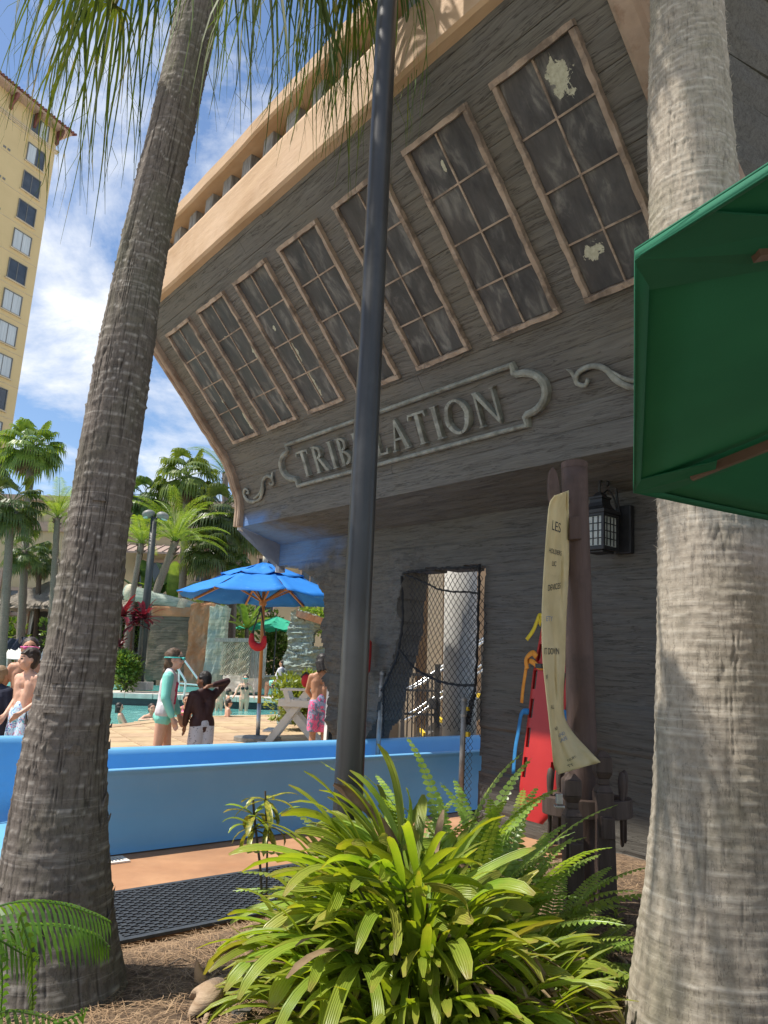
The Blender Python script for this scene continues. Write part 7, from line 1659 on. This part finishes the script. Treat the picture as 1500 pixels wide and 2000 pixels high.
b = MB(); b.add(vs, fs); obj('wall', b, MROCKG, wk); b = MB(); cp_ = [px(x, y, Yw)-V((wo.x, Yw, 0)) for x, y in ((580, 1193), (640, 1210), (690, 1222), (690, 1236), (640, 1224), (580, 1205))]; b.add([p+V((0, -0.12, 0)) for p in cp_]+[p+V((0, 0.5, 0)) for p in cp_], [(0, 1, 2, 3, 4, 5), (0, 6, 7, 1), (1, 7, 8, 2), (5, 4, 10, 11), (4, 3, 9, 10), (0, 5, 11, 6)]); obj('orange_edge', b, MORANGER, wk)
# rope net panel with rail
Yn = 27.5; no = px(460, 1320, Yn); npn = thing('rope_net_panel', no, 'pale rope net panel under a grey rail behind the pool', 'rope net'); b = MB(); a = OX(435, 1253, Yn, no); c = OX(488, 1320, Yn, no); w = c.x-a.x; h = a.z-c.z
for i in range(16):
    for sg in (1, -1):
        P = []
        for j in range(16):
            t_ = j/15; x = a.x+((i/15+sg*t_*0.8) % 1.0)*w
            if P and abs(x-P[-1].x) > w*0.3:
                if len(P) > 1: b.tube(P, 0.016, 4, False)
                P = []
            P.append(V((x, -0.1+0.08*math.sin(j+i), a.z-h*t_)))
        if len(P) > 1: b.tube(P, 0.016, 4, False)
tag(obj('netting', b, MROPE, npn), kind='stuff'); b = MB(); b.beam((a.x-0.25, -0.1, a.z+0.05), (c.x+0.1, -0.1, a.z+0.08), 0.2, 0.14); obj('rail', b, MPOST, npn)
for i in range(5): b = MB(); q = OX(488+i*7.5, 1252+i, Yn, no); z1 = OX(488+i*7.5, 1325, Yn, no).z; b.box((q.x, 0.05, (q.z+z1)/2), (0.13, 0.06, q.z-z1)); obj('fence_board', b, MPOST, npn)
# pool handrail
Yh = 25.5; ho = px(360, 1350, Yh)
hr = thing('pool_handrail', V((ho.x, Yh, 0.28)), 'pair of chrome pool stair handrails between the girl and the dark shirted boy', 'handrail'); hz = V((ho.x, Yh, 0.28))
for dy, pl_ in ((0, [(349, 1349), (350, 1300), (353, 1289), (358, 1288), (364, 1295), (388, 1328), (398, 1340)]), (-1.2, [(344, 1304), (350, 1310), (361, 1328), (362, 1336), (358, 1372)])):
    b = MB(); b.tube(bez([px(x, y, Yh+dy)-hz for x, y in pl_], 28), 0.035, 10); obj('rail', b, MCHROME, hr, smooth=True)
b = MB(); b.tube([px(347, 1334, Yh)-hz, px(388, 1338, Yh)-hz], 0.03, 8); obj('cross_bar', b, MCHROME, hr)
# loungers
def lounger(x, y, Y, rz, label, towel=None):
    p = px(x, y, Y); o = thing('sun_lounger', V((p.x, Y, 1.0)), label, 'sun lounger', 'white sun loungers on the terrace', rotz=rz)
    b = MB(); b.beam((0, 0, 0.34), (1.25, 0, 0.34), 0.62, 0.03); obj('seat', b, MLOUNGE, o); b = MB(); b.beam((0, 0, 0.35), (-0.55, 0, 0.95), 0.62, 0.03); obj('backrest', b, MLOUNGE, o)
    for sx in (0.1, 1.15):
        for sy in (-0.3, 0.3): b = MB(); b.tube([(sx, sy, 0), (sx, sy, 0.34)], 0.02, 6); obj('leg', b, MWHITE, o)
    for sy in (-0.33, 0.33): b = MB(); b.tube([(-0.57, sy, 0.97), (0, sy, 0.34), (1.28, sy, 0.34)], 0.022, 6); obj('side_rail', b, MWHITE, o)
    return o
lounger(22, 1288, 33.4, -1.5, 'empty white sun lounger at the far left with a dark towel'); lounger(50, 1288, 33.8, -1.5, 'white sun lounger with a blue towel beside the left cabana'); lounger(288, 1300, 33.5, -1.3, 'white sun lounger behind the lamp post'); lounger(304, 1298, 33.2, -1.2, 'white sun lounger with an orange towel beside the rock wall'); lounger(90, 1290, 33.9, -1.5, 'white sun lounger just left of the leaning trunk')
def towel(x, y, Y, mat, label):
    p = px(x, y, Y); o = thing('towel', p, label, 'towel'); b = MB(); pts = [(lerp(-0.28, 0.28, i/8), 0.10*math.sin(i*1.3+j), lerp(0.25, -0.25, j/6)+0.04*math.sin(i*2+j)) for j in range(7) for i in range(9)]; b.grid(pts, 9, 7); obj('cloth', b, mat, o, smooth=True, solid=0.02)
towel(303, 1278, 32.9, MORA, 'orange and white towel on the lounger by the rock wall'); towel(25, 1258, 33.0, MNAVY, 'dark towel hung over the far left lounger'); towel(52, 1256, 33.2, MNAVY, 'navy towel hung over the second lounger')
# shrubs
def shrub(x, ytop, ybot, Y, rx, label, mat, seed, n=1700, ls=0.09, cone=0.0):
    a = px(x, ytop, Y); c = px(x, ybot, Y); o = thing('shrub', c, label, 'shrub'); h = a.z-c.z; rnd = random.Random(seed); b = MB()
    lobes = [(V((rnd.uniform(-.5, .5)*rx, rnd.uniform(-.4, .4)*rx, h*rnd.uniform(.25, .75))), rnd.uniform(.35, .6)) for _ in range(9)]
    for i in range(n):
        lc, lr = rnd.choice(lobes); d = V((rnd.gauss(0, 1), rnd.gauss(0, 1), rnd.gauss(0, 1))).normalized(); r = rnd.uniform(0.5, 1.08); z = lc.z+d.z*r*h*lr*0.62
        wx = rx*lr*(1-cone*max(0, z/h)); p = V((lc.x*(1-cone*max(0, z/h))+d.x*r*wx, lc.y+d.y*r*wx, z))
        if p.z < 0.02 or p.z > h*1.03: continue
        dd = (d+V((rnd.uniform(-.6, .6), rnd.uniform(-.6, .6), rnd.uniform(-.2, .9)))).normalized(); s_ = dd.cross(V((rnd.uniform(-1, 1), rnd.uniform(-1, 1), 1))).normalized(); l = ls*rnd.uniform(.7, 1.4)
        b.add([p-s_*l*0.05, p+dd*l*0.5-s_*l*0.26, p+dd*l, p+dd*l*0.5+s_*l*0.26], [(0, 1, 2, 3)])
    tag(obj('foliage', b, mat, o), kind='stuff'); b = MB()
    for i in range(6): a_ = i*1.05; b.tube([V((0.05*math.cos(a_), 0.05*math.sin(a_), 0)), V((rx*.4*math.cos(a_), rx*.4*math.sin(a_), h*.6))], [0.03, 0.01], 5)
    obj('stems', b, MBARKSTEM, o); return o
shrub(243, 1272, 1348, 26.9, 0.75, 'dense green rounded shrub at the foot of the lamp post', MSHRUB, 3, 3400, 0.13, 0.35)
shrub(578, 1322, 1412, 16.0, 0.62, 'yellow green leafy shrub behind the lifeguard chair', MSHRUBY, 5, 2600, 0.10); shrub(620, 1305, 1412, 16.3, 0.55, 'yellow green leafy shrub behind the boy in pink shorts', MSHRUBY, 6, 2200, 0.10); shrub(660, 1330, 1420, 16.0, 0.5, 'green shrub low behind the ship jamb', MSHRUB, 7, 1400, 0.10)
shrub(545, 1195, 1330, 34.0, 1.2, 'tall green hedge plant behind the small green umbrella', MSHRUB, 8, 2600, 0.2); shrub(640, 1185, 1240, 34.0, 1.6, 'leafy bush behind the broken hull fragment', MSHRUBY, 9, 1800, 0.2); shrub(420, 1150, 1290, 40, 2.4, 'broad dark bush below the palms in front of the hotel wing', MSHRUB, 10, 2600, 0.28); shrub(150, 1180, 1290, 38, 2.4, 'dark bush behind the leaning trunk', MSHRUB, 11, 1500, 0.28); shrub(232, 1165, 1290, 38, 2.0, 'dark green bush beside the right cabana', MSHRUB, 12, 1800, 0.28); shrub(-8, 1200, 1290, 36, 1.2, 'dark bush at the far left edge', MSHRUB, 13, 1200, 0.25)
# ti plants and bananas
def rosette(name, x, y, ybase, Y, L, w, n, mat, label, cat, seed, els=(1.3, -0.2), curve=1.0, group=None):
    p = px(x, y, Y); zb_ = px(x, ybase, Y).z; o = thing(name, V((p.x, Y, zb_)), label, cat, group); rnd = random.Random(seed); b = MB(); h = p.z-zb_; b.tube([V((0, 0, 0)), V((0.05, 0, h*.5)), V((0, 0, h))], [w*0.35, w*0.3, w*0.22], 8); obj('stem', b, MBARKSTEM, o)
    for i in range(n):
        az = i*2.399963+rnd.uniform(-.2, .2); tilt = lerp(els[0], els[1], i/(n-1)); d = V((math.cos(az)*math.cos(tilt), math.sin(az)*math.cos(tilt), math.sin(tilt))); sd = d.cross(V((0, 0, 1))).normalized(); zax = sd.cross(d).normalized(); M = Matrix((d, zax.cross(d), zax)).transposed().to_4x4(); M.translation = V((0, 0, h)); b = MB(); put_blade(b, blade(L*rnd.uniform(.8, 1.1), w*rnd.uniform(.85, 1.1), curve*rnd.uniform(.7, 1.3), rnd, 9, 0.25, 0.6), M); obj('leaf', b, mat, o, smooth=True)
TG = 'red ti plants by the cabana'
rosette('ti_plant', 238, 1205, 1330, 27.2, 0.95, 0.16, 22, MTI, 'tall dark red ti plant right beside the leaning trunk', 'ti plant', 1, group=TG); rosette('ti_plant', 280, 1210, 1330, 27.4, 0.85, 0.15, 22, MTI, 'dark red ti plant behind the lamp post', 'ti plant', 2, group=TG); rosette('ti_plant', 232, 1264, 1330, 27.0, 0.6, 0.12, 14, MTI, 'low red ti plant above the rounded shrub', 'ti plant', 3, group=TG); rosette('ti_plant', 262, 1222, 1330, 27.5, 0.8, 0.14, 16, MTI, 'red ti plant between the trunk and the lamp post', 'ti plant', 4, group=TG)
BG = 'banana plants around the pool'
rosette('banana_plant', 335, 1185, 1290, 35, 2.6, 0.6, 9, MBAN, 'banana plant with tall pale leaf behind the lamp post', 'banana plant', 5, (1.35, 0.3), 0.9, BG); rosette('banana_plant', 290, 1175, 1290, 36, 2.6, 0.7, 9, MBAND, 'dark banana plant above the right cabana roof', 'banana plant', 6, (1.3, 0.2), 0.8, BG); rosette('banana_plant', 482, 1228, 1290, 31, 1.5, 0.34, 8, MBAN, 'bright banana plant behind the red hip tube', 'banana plant', 7, (1.2, 0.3), 0.7, BG); rosette('banana_plant', 655, 1215, 1290, 33, 1.6, 0.4, 8, MBAN, 'banana plant behind the broken hull fragment', 'banana plant', 8, (1.2, 0.2), 0.7, BG)
# small green umbrellas
def small_umb(x, y, rim, r, Y, label):
    a = px(x, y, Y); zr_ = px(x, rim, Y).z; o = thing('small_green_umbrella', V((a.x, Y, 0.6)), label, 'umbrella', 'small green umbrellas in the distance'); b = MB()
    for k in range(8):
        for (f0, f1, q0, q1) in ((1, .5, 0, .52), (.58, .02, .50, 1.0)):
            a0, a1 = k*math.pi/4, (k+1)*math.pi/4
            P = [V((r*f*math.cos(t_), r*f*math.sin(t_), lerp(zr_, a.z, q)-0.6)) for f, q, t_ in ((f0, q0, a0), (f0, q0, a1), (f1, q1, a1), (f1, q1, a0))]; b.add(P+[(P[0].lerp(P[1], .5))+V((0, 0, -.1))], [(0, 4, 3), (4, 2, 3), (4, 1, 2)])
    obj('canopy', b, MOTEAL, o, solid=0.01); b = MB(); b.tube([V((0, 0, 0)), V((0, 0, a.z-0.6))], 0.035, 8); obj('pole', b, MLAMP, o)
small_umb(541, 1204, 1228, 1.35, 32, 'small green umbrella right of the blue umbrella pole'); small_umb(497, 1214, 1226, 1.0, 38, 'second green umbrella mostly hidden behind the first'); 
# ------------------------------------------------------------------ people
def capsule(b, p, q, r1, r2, seg=12):
    p = V(p); q = V(q); d = (q-p); L = d.length
    if L < 1e-5: b.ell(p, (r1, r1, r1), 12, 8); return
    d.normalize(); P = []; R_ = []
    for a in (-1.5, -1.1, -0.6): P.append(p+d*math.sin(a)*r1); R_.append(max(0.0015, math.cos(a)*r1))
    P += [p, q]; R_ += [r1, r2]
    for a in (0.6, 1.1, 1.5): P.append(q+d*math.sin(a)*r2); R_.append(max(0.0015, math.cos(a)*r2))
    b.tube(P, R_, seg)
def remesh(name, b, vox, mats, parent, smooth_it=4):
    me = b.mesh(name+'_src', mats if isinstance(mats, list) else [mats]); o = bpy.data.objects.new(name, me); col.objects.link(o)
    m = o.modifiers.new('r', 'REMESH'); m.mode = 'VOXEL'; m.voxel_size = vox; m.use_smooth_shade = True
    s_ = o.modifiers.new('s', 'SMOOTH'); s_.iterations = smooth_it; s_.factor = 0.5
    dg = bpy.context.evaluated_depsgraph_get(); nm = bpy.data.meshes.new_from_object(o.evaluated_get(dg)); bpy.data.objects.remove(o); bpy.data.meshes.remove(me)
    nm.name = name; nm.materials.clear()
    for q in (mats if isinstance(mats, list) else [mats]): nm.materials.append(q)
    nm.polygons.foreach_set('use_smooth', [True]*len(nm.polygons)); return obj(name, nm, None, parent)
def person(loc, H, phi, label, skin_, hair, clothes=(), arms=None, legs=None, head_turn=0.0, head_pitch=0.0, lean=(0, 0), group=None, hairstyle='short', vox=0.009, build=1.0, pelvis=None, extra=None, hands=True):
    o = thing('person', loc, label, 'person', group); f = V((math.cos(phi), math.sin(phi), 0)); r = V((f.y, -f.x, 0)); zz = V((0, 0, 1))
    def P(a, b_, c): return (r*a+f*b_+zz*c)*H
    lx, ly = lean
    def T(a, b_, c): q = (c-0.50)/0.3; return P(a+lx*q, b_+ly*q, c)      # torso leans
    pel = P(*(pelvis or (0, 0, 0.50))); off = pel-P(0, 0, 0.50)
    def TT(a, b_, c): return T(a, b_, c)+off
    J = {}; J['neck'] = TT(0, -0.005, 0.825); hc = TT(0, 0.012, 0.92)
    ht = phi+head_turn; hf = V((math.cos(ht), math.sin(ht), 0)); hr = V((hf.y, -hf.x, 0)); hf = (hf*math.cos(head_pitch)+zz*math.sin(head_pitch)).normalized(); hu = hr.cross(hf)
    HM = Matrix((hr, hf, hu)).transposed()
    sw = 0.100*build; bw = build
    arms = arms or {'L': ((-0.135, 0.0, 0.64), (-0.14, 0.05, 0.50)), 'R': ((0.135, 0.0, 0.64), (0.14, 0.05, 0.50))}
    legs = legs or {'L': ((-0.055, 0.015, 0.27), (-0.06, -0.01, 0.04)), 'R': ((0.055, 0.015, 0.27), (0.06, -0.01, 0.04))}
    b = MB()
    torso = [(TT(-0.045, 0, 0.50), TT(-0.05, 0, 0.56), 0.060, 0.056), (TT(0.045, 0, 0.50), TT(0.05, 0, 0.56), 0.060, 0.056), (TT(0, 0, 0.52), TT(0, 0, 0.62), 0.066, 0.060), (TT(-0.045, 0, 0.66), TT(-0.052, 0, 0.75), 0.050, 0.054), (TT(0.045, 0, 0.66), TT(0.052, 0, 0.75), 0.050, 0.054), (TT(-0.03, 0, 0.56), TT(-0.03, 0, 0.68), 0.055, 0.056), (TT(0.03, 0, 0.56), TT(0.03, 0, 0.68), 0.055, 0.056), (TT(-sw*0.85, 0, 0.785), TT(sw*0.85, 0, 0.785), 0.040, 0.040), (TT(0, 0, 0.76), J['neck'], 0.045, 0.030), (TT(-0.06, -0.005, 0.80), TT(0, -0.005, 0.83), 0.030, 0.028), (TT(0.06, -0.005, 0.80), TT(0, -0.005, 0.83), 0.030, 0.028)]
    limbs = {}
    for sd, sg in (('L', -1), ('R', 1)):
        S_ = TT(sg*sw, 0, 0.79); E_2 = P(*arms[sd][0])+off; Wr = P(*arms[sd][1])+off; Hp = TT(sg*0.048, 0, 0.50); Kn = P(*legs[sd][0]); An = P(*legs[sd][1]); limbs[sd] = (S_, E_2, Wr, Hp, Kn, An)
    for p, q, r1, r2 in torso: capsule(b, p, q, r1*H*bw, r2*H*bw)
    capsule(b, J['neck'], hc, 0.030*H, 0.030*H)
    for sd, (S_, E_2, Wr, Hp, Kn, An) in limbs.items():
        sg = -1 if sd == 'L' else 1
        capsule(b, S_, E_2, 0.034*H*bw, 0.025*H*bw); capsule(b, E_2, Wr, 0.025*H*bw, 0.0165*H*bw); capsule(b, Hp, Kn, 0.054*H*bw, 0.033*H*bw); capsule(b, Kn, Kn.lerp(An, 0.35), 0.033*H*bw, 0.034*H*bw); capsule(b, Kn.lerp(An, 0.35), An, 0.034*H*bw, 0.019*H*bw)
        heel = An-f*0.02*H+zz*-0.02*H; capsule(b, heel, An+f*0.075*H-zz*0.025*H, 0.020*H, 0.013*H); capsule(b, An, heel, 0.02*H, 0.02*H)
        hd = (Wr-E_2).normalized(); pd = hd.cross(f); pd = pd.normalized() if pd.length > .1 else r; pn = pd.cross(hd)
        capsule(b, Wr, Wr+hd*0.045*H, 0.016*H, 0.020*H); pm_ = Wr+hd*0.05*H
        for k in range(4):
            o0 = pm_+pn*(k-1.5)*0.0105*H; l = (0.042, 0.048, 0.045, 0.036)[k]*H; m_ = o0+hd*l*0.55; capsule(b, o0, m_, 0.0065*H, 0.006*H, 8); capsule(b, m_, m_+(hd*0.85+pd*sg*0.5).normalized()*l*0.5, 0.006*H, 0.0048*H, 8)
        capsule(b, Wr+hd*0.02*H+pn*0.014*H, Wr+hd*0.05*H+pn*0.034*H, 0.007*H, 0.0055*H, 8)
    hR = (0.052*H, 0.063*H, 0.076*H)
    b.ell(hc+hu*0.008*H, (hR[0], hR[1], hR[2]*0.92), 18, 12, HM); b.ell(hc-hu*0.035*H+hf*0.014*H, (0.040*H, 0.046*H, 0.042*H), 14, 9, HM)
    b.ell(hc+hf*0.062*H-hu*0.012*H, (0.010*H, 0.014*H, 0.018*H), 8, 6, HM)
    for sg in (-1, 1): b.ell(hc+hr*sg*0.053*H-hu*0.006*H-hf*0.004*H, (0.008*H, 0.014*H, 0.021*H), 8, 6, HM); b.ell(hc+hr*sg*0.028*H+hf*0.045*H-hu*0.022*H, (0.016*H, 0.014*H, 0.014*H), 8, 6, HM)
    body = remesh('body', b, vox, [skin_, MEYE, MLIP], o)
    mi = []
    for p in body.data.polygons:
        d = p.center-hc; x, y, z = d.dot(hr)/H, d.dot(hf)/H, d.dot(hu)/H; k = 0
        if y > 0.03:
            if abs(abs(x)-0.0225) < 0.0095 and abs(z-0.004) < 0.0055: k = 1
            elif abs(abs(x)-0.0235) < 0.013 and abs(z-0.021) < 0.0035: k = 1
            elif abs(x) < 0.017 and abs(z+0.041) < 0.0048: k = 2
        mi.append(k)
    body.data.polygons.foreach_set('material_index', mi)
    # hair
    b = MB()
    if hairstyle != 'none':
        b.ell(hc+hu*0.022*H-hf*0.012*H, (hR[0]*1.10, hR[1]*1.04, hR[2]*0.88), 18, 12, HM); b.ell(hc-hf*0.026*H-hu*0.004*H, (hR[0]*1.04, hR[1]*0.72, hR[2]*0.92), 16, 10, HM)
        rr = random.Random(int(H*1000))
        for k in range(34):   # tufts
            a = rr.uniform(-2.6, 2.6); e = rr.uniform(0.1, 1.3); d = hr*math.sin(a)*math.cos(e)-hf*math.cos(a)*math.cos(e)*(1 if abs(a) < 1.6 else 0.9)+hu*math.sin(e); c = hc+hu*0.02*H-hf*0.008*H+d*0.052*H; capsule(b, c, c+d*0.010*H+hu*0.004*H-hf*0.004*H+hf*(0.016*H if hairstyle == 'fringe' and a > 0 else 0), 0.014*H, 0.005*H, 6)
        if hairstyle == 'fringe':
            for k in range(9): x = lerp(-0.04, 0.04, k/8); capsule(b, hc+hu*0.062*H+hr*x*0.8*H+hf*0.02*H, hc+hu*0.040*H+hr*x*1.05*H+hf*(0.058-0.25*abs(x))*H, 0.012*H, 0.006*H, 6)
        if hairstyle == 'long':
            for k in range(8): a = lerp(-1.7, 1.7, k/7); d = hr*math.sin(a)-hf*math.cos(a); capsule(b, hc+d*0.052*H, hc+d*0.060*H-hu*0.085*H, 0.022*H, 0.012*H, 8)
        if hairstyle == 'braid':
            pb__ = hc-hf*0.062*H-hu*0.01*H
            for k in range(13): c = pb__-zz*0.028*H*k-f*0.012*H*math.sin(k*0.2); b.ell(c+r*(0.006*H*(1 if k % 2 else -1)), (0.017*H*(1-k*0.035), 0.016*H*(1-k*0.035), 0.020*H), 8, 6)
            b.ell(hc-hf*0.055*H+hu*0.035*H, (0.028*H, 0.024*H, 0.026*H), 10, 8)
        remesh('hair', b, 0.008, hair, o, 1)
    # clothing
    for c in clothes:
        b = MB(); kind, mat = c[0], c[1]; nm = kind
        if kind == 'shorts':
            ln = c[2] if len(c) > 2 else 0.85
            for p, q, r1, r2 in torso[:3]: capsule(b, p+zz*0.005, p.lerp(q, 0.75), (r1+0.010)*H*bw, (r2+0.010)*H*bw)
            for sd in 'LR':
                S_, E_2, Wr, Hp, Kn, An = limbs[sd]; e = Hp.lerp(Kn, ln); b.tube([Hp+(Hp-Kn).normalized()*0.02*H, Hp.lerp(e, .5), e], [0.066*H*bw, 0.068*H*bw, 0.062*H*bw], 16)
        elif kind == 'briefs':
            for p, q, r1, r2 in torso[:3]: capsule(b, p-zz*0.012*H, p.lerp(q, 0.5), (r1+0.006)*H*bw, (r2+0.004)*H*bw)
            b.ell(TT(0, -0.028, 0.50), (0.055*H, 0.045*H, 0.05*H))
        elif kind in ('rash_guard', 'shirt'):
            for p, q, r1, r2 in torso[2:]: capsule(b, p, q, (r1+0.009)*H*bw, (r2+0.009)*H*bw)
            for p, q, r1, r2 in torso[:2]: capsule(b, p.lerp(q, 0.5), q, (r1+0.009)*H*bw, (r2+0.009)*H*bw)
            capsule(b, TT(-0.045, 0, 0.535), TT(0.045, 0, 0.535), 0.064*H*bw, 0.064*H*bw)
            sl_ = c[2] if len(c) > 2 else 1.0
            for sd in 'LR':
                S_, E_2, Wr = limbs[sd][:3]
                if len(c) > 3 and c[3] == 'body': continue
                capsule(b, S_, E_2, 0.043*H*bw, 0.033*H*bw)
                if sl_ > 0.5: capsule(b, E_2, E_2.lerp(Wr, 0.86), 0.033*H*bw, 0.025*H*bw)
        elif kind == 'sleeves':
            for sd in 'LR':
                S_, E_2, Wr = limbs[sd][:3]; capsule(b, S_, E_2, 0.046*H*bw, 0.036*H*bw); capsule(b, E_2, E_2.lerp(Wr, 0.86), 0.036*H*bw, 0.028*H*bw)
        elif kind == 'bikini_top':
            for sg in (-1, 1): b.ell(TT(sg*0.045, 0.045, 0.735), (0.036*H, 0.028*H, 0.034*H)); capsule(b, TT(sg*0.05, 0.05, 0.76), TT(sg*0.05, 0.01, 0.835), 0.007*H, 0.007*H, 6); capsule(b, TT(sg*0.06, 0.05, 0.72), TT(sg*0.108, 0.0, 0.72), 0.008*H, 0.008*H, 6)
        elif kind == 'goggle_strap':
            n = 26; ring = [hc+hu*0.012*H+hr*math.sin(2*math.pi*i/n)*hR[0]*1.17+hf*(math.cos(2*math.pi*i/n)*hR[1]*1.12-0.006*H) for i in range(n+1)]; b.tube(ring, 0.006*H, 6, False)
            for sg in (-1, 1): b.ell(hc+hr*sg*0.024*H+hf*0.068*H+hu*0.006*H, (0.017*H, 0.010*H, 0.013*H), 10, 6, HM)
        elif kind == 'swim_cap': b.ell(hc+hu*0.026*H-hf*0.006*H, (hR[0]*1.15, hR[1]*1.10, hR[2]*0.86), 18, 12, HM)
        elif kind == 'chest_print':
            for k in range(9):
                for j in range(7): b.ell(TT(lerp(-0.06, 0.06, k/8), 0.060-0.020*abs(k-4)/4, lerp(0.60, 0.74, j/6)), (0.014*H, 0.012*H, 0.016*H), 6, 5)
        remesh(nm, b, 0.008 if kind not in ('goggle_strap', 'bikini_top') else 0.005, mat, o, 3)
    return o
def at(x, y, Y, z=0.0): p = px(x, y, Y); return V((p.x, Y, z))
PI = math.pi
person(at(320, 1400, 7.8), 1.40, 0.12, 'girl in mint and white rash guard with long braid, looking right', SK1, HBROWN, [('rash_guard', MSHWH, 1.0, 'body'), ('sleeves', MMINT), ('briefs', MMINT), ('chest_print', MPINKR), ('goggle_strap', MGOG)], {'L': ((-0.13, 0.03, 0.64), (-0.11, 0.09, 0.51)), 'R': ((0.135, 0.02, 0.64), (0.12, 0.08, 0.50))}, {'L': ((-0.05, 0.035, 0.27), (-0.055, 0.0, 0.04)), 'R': ((0.05, -0.02, 0.27), (0.05, -0.075, 0.04))}, hairstyle='braid', lean=(0, 0.02), build=0.95)
person(at(396, 1400, 7.9), 1.17, 2.2, 'small boy in maroon rash guard and white printed shorts, elbow raised', SK3, HDARK, [('rash_guard', MMAROON), ('shorts', MSH_WHITE, 0.80)], {'L': ((-0.14, 0.03, 0.63), (-0.13, 0.08, 0.52)), 'R': ((0.20, -0.02, 0.92), (0.02, -0.085, 0.88))}, head_turn=0.75, head_pitch=-0.15, hairstyle='short', lean=(-0.01, 0))
person(at(44, 1400, 7.05), 1.34, -2.0, 'bare chested boy in blue floral shorts glancing left beside the trunk', SK1, HDB, [('shorts', MSH_BLUE, 0.85)], {'L': ((-0.13, -0.01, 0.64), (-0.09, 0.09, 0.56)), 'R': ((0.125, -0.03, 0.64), (0.10, 0.06, 0.54))}, head_turn=-0.45, hairstyle='fringe', build=0.92)
person(at(40, 1400, 7.75), 1.46, -1.2, 'taller bare armed child with pink goggles behind the boy in floral shorts', SK2, HDB, [('goggle_strap', MPINK), ('shorts', MNAVY, 0.8)], {'L': ((-0.12, 0.02, 0.64), (-0.10, 0.08, 0.52)), 'R': ((0.15, -0.02, 0.64), (0.165, 0.02, 0.50))}, build=0.95)
person(at(-12, 1400, 7.3), 1.16, 1.4, 'child in dark shirt at the very left edge, seen from behind', SK2, HBLOND, [('shirt', MNAVY, 0.3), ('shorts', MNAVY, 0.8)])
person(at(624, 1400, 10.0), 1.45, 1.75, 'bare backed boy in pink swirl shorts at the broken opening', SK4, HDARK, [('shorts', MSH_PINK, 0.88)], {'L': ((-0.12, 0.06, 0.66), (-0.07, 0.13, 0.60)), 'R': ((0.12, 0.05, 0.66), (0.08, 0.13, 0.58))}, head_turn=0.55, head_pitch=-0.35, hairstyle='long', build=0.92)
SWG = 'people in the pool'
def swim(x, y, Y, H, phi, label, sk, hair, clothes=(), head=0.92, **k):
    z = px(x, y, Y).z-head*H; p = px(x, y, Y); return person(V((p.x, Y, z)), H, phi, label, sk, hair, clothes, group=SWG, **k)
swim(248, 1381, 18.0, 1.35, 0.2, 'swimmer with wet dark hair floating in the pool', SK1, HDARK, head=0.93, hairstyle='long', lean=(0, -0.10))
swim(364, 1368, 18.6, 1.6, -1.2, 'woman leaning on the pool edge behind the dark shirted boy', SK2, HDB, [('bikini_top', MPINK)], arms={'L': ((-0.20, 0.05, 0.72), (-0.08, 0.15, 0.74)), 'R': ((0.20, 0.05, 0.72), (0.08, 0.15, 0.74))})
swim(296, 1384, 18.2, 1.5, -0.9, 'swimmer resting at the pool edge behind the girl', SK1, HDB, arms={'L': ((-0.20, 0.05, 0.74), (-0.08, 0.15, 0.76)), 'R': ((0.20, 0.05, 0.74), (0.08, 0.15, 0.76))})
swim(480, 1326, 25.0, 1.66, -1.55, 'woman in black bikini top standing at the far pool edge', SK1, HDB, [('bikini_top', MBIKINI), ('goggle_strap', MGOG)], arms={'L': ((-0.17, -0.02, 0.66), (-0.20, 0.05, 0.58)), 'R': ((0.17, -0.02, 0.66), (0.20, 0.05, 0.58))}, hairstyle='short')
swim(431, 1340, 24.6, 1.3, -1.4, 'blond child standing in the pool near the far edge', SK1, HBLOND)
swim(447, 1352, 23.0, 1.3, 0.3, 'short haired swimmer beside the blond child', SK2, HDB)
swim(446, 1373, 19.6, 1.3, 0.3, 'brown haired boy with black goggles at the near pool edge', SK1, HDB, [('goggle_strap', MBLKP)])
# resting guests on the terrace
SIT = {'L': ((-0.06, 0.24, 0.52), (-0.07, 0.42, 0.40)), 'R': ((0.06, 0.24, 0.52), (0.07, 0.42, 0.42))}
def sitter(x, y, Y, H, phi, label, sk, hair, z, clothes=(), ly=-0.14):
    p = px(x, y, Y); return person(V((p.x, Y, z)), H, phi, label, sk, hair, clothes, group='guests resting beyond the pool', legs=SIT, lean=(0, ly))
sitter(52, 1250, 34.6, 1.7, -1.5, 'guest lying back in the dark behind the left loungers', SK2, HDARK, 0.75, [('shirt', MNAVY, 0.3)])
sitter(264, 1270, 31.6, 1.7, 2.6, 'suntanned guest reclining behind the rounded shrub', SK2, HBLOND, 0.35, [('shirt', MNAVY, 0.3), ('shorts', MNAVY, 0.6)])
LEGD = {'L': ((-0.06, 0.24, 0.50), (-0.07, 0.25, 0.24)), 'R': ((0.06, 0.24, 0.50), (0.07, 0.27, 0.24))}
p = px(545, 1300, 27.5); person(V((p.x, 27.5, -0.08)), 1.7, 2.9, 'guest sitting at a table under the small green umbrella, legs showing', SK2, HDB, [('shirt', MSHWH, 0.3), ('shorts', MMINT, 0.7)], legs=LEGD, lean=(0, -0.06))
ch = thing('patio_chair', V((p.x+0.05, 27.5, 0.27)), 'dark patio chair under the seated guest by the wrecked wall', 'chair'); b = MB(); b.box((0, 0, 0.42), (0.5, 0.5, 0.04)); obj('seat', b, MNAVY, ch); b = MB(); b.box((0.24, 0, 0.75), (0.05, 0.5, 0.6)); obj('backrest', b, MNAVY, ch)
for sx in (-.22, .22):
    for sy in (-.22, .22): b = MB(); b.tube([(sx, sy, 0), (sx, sy, 0.42)], 0.018, 6); obj('leg', b, MLAMP, ch)
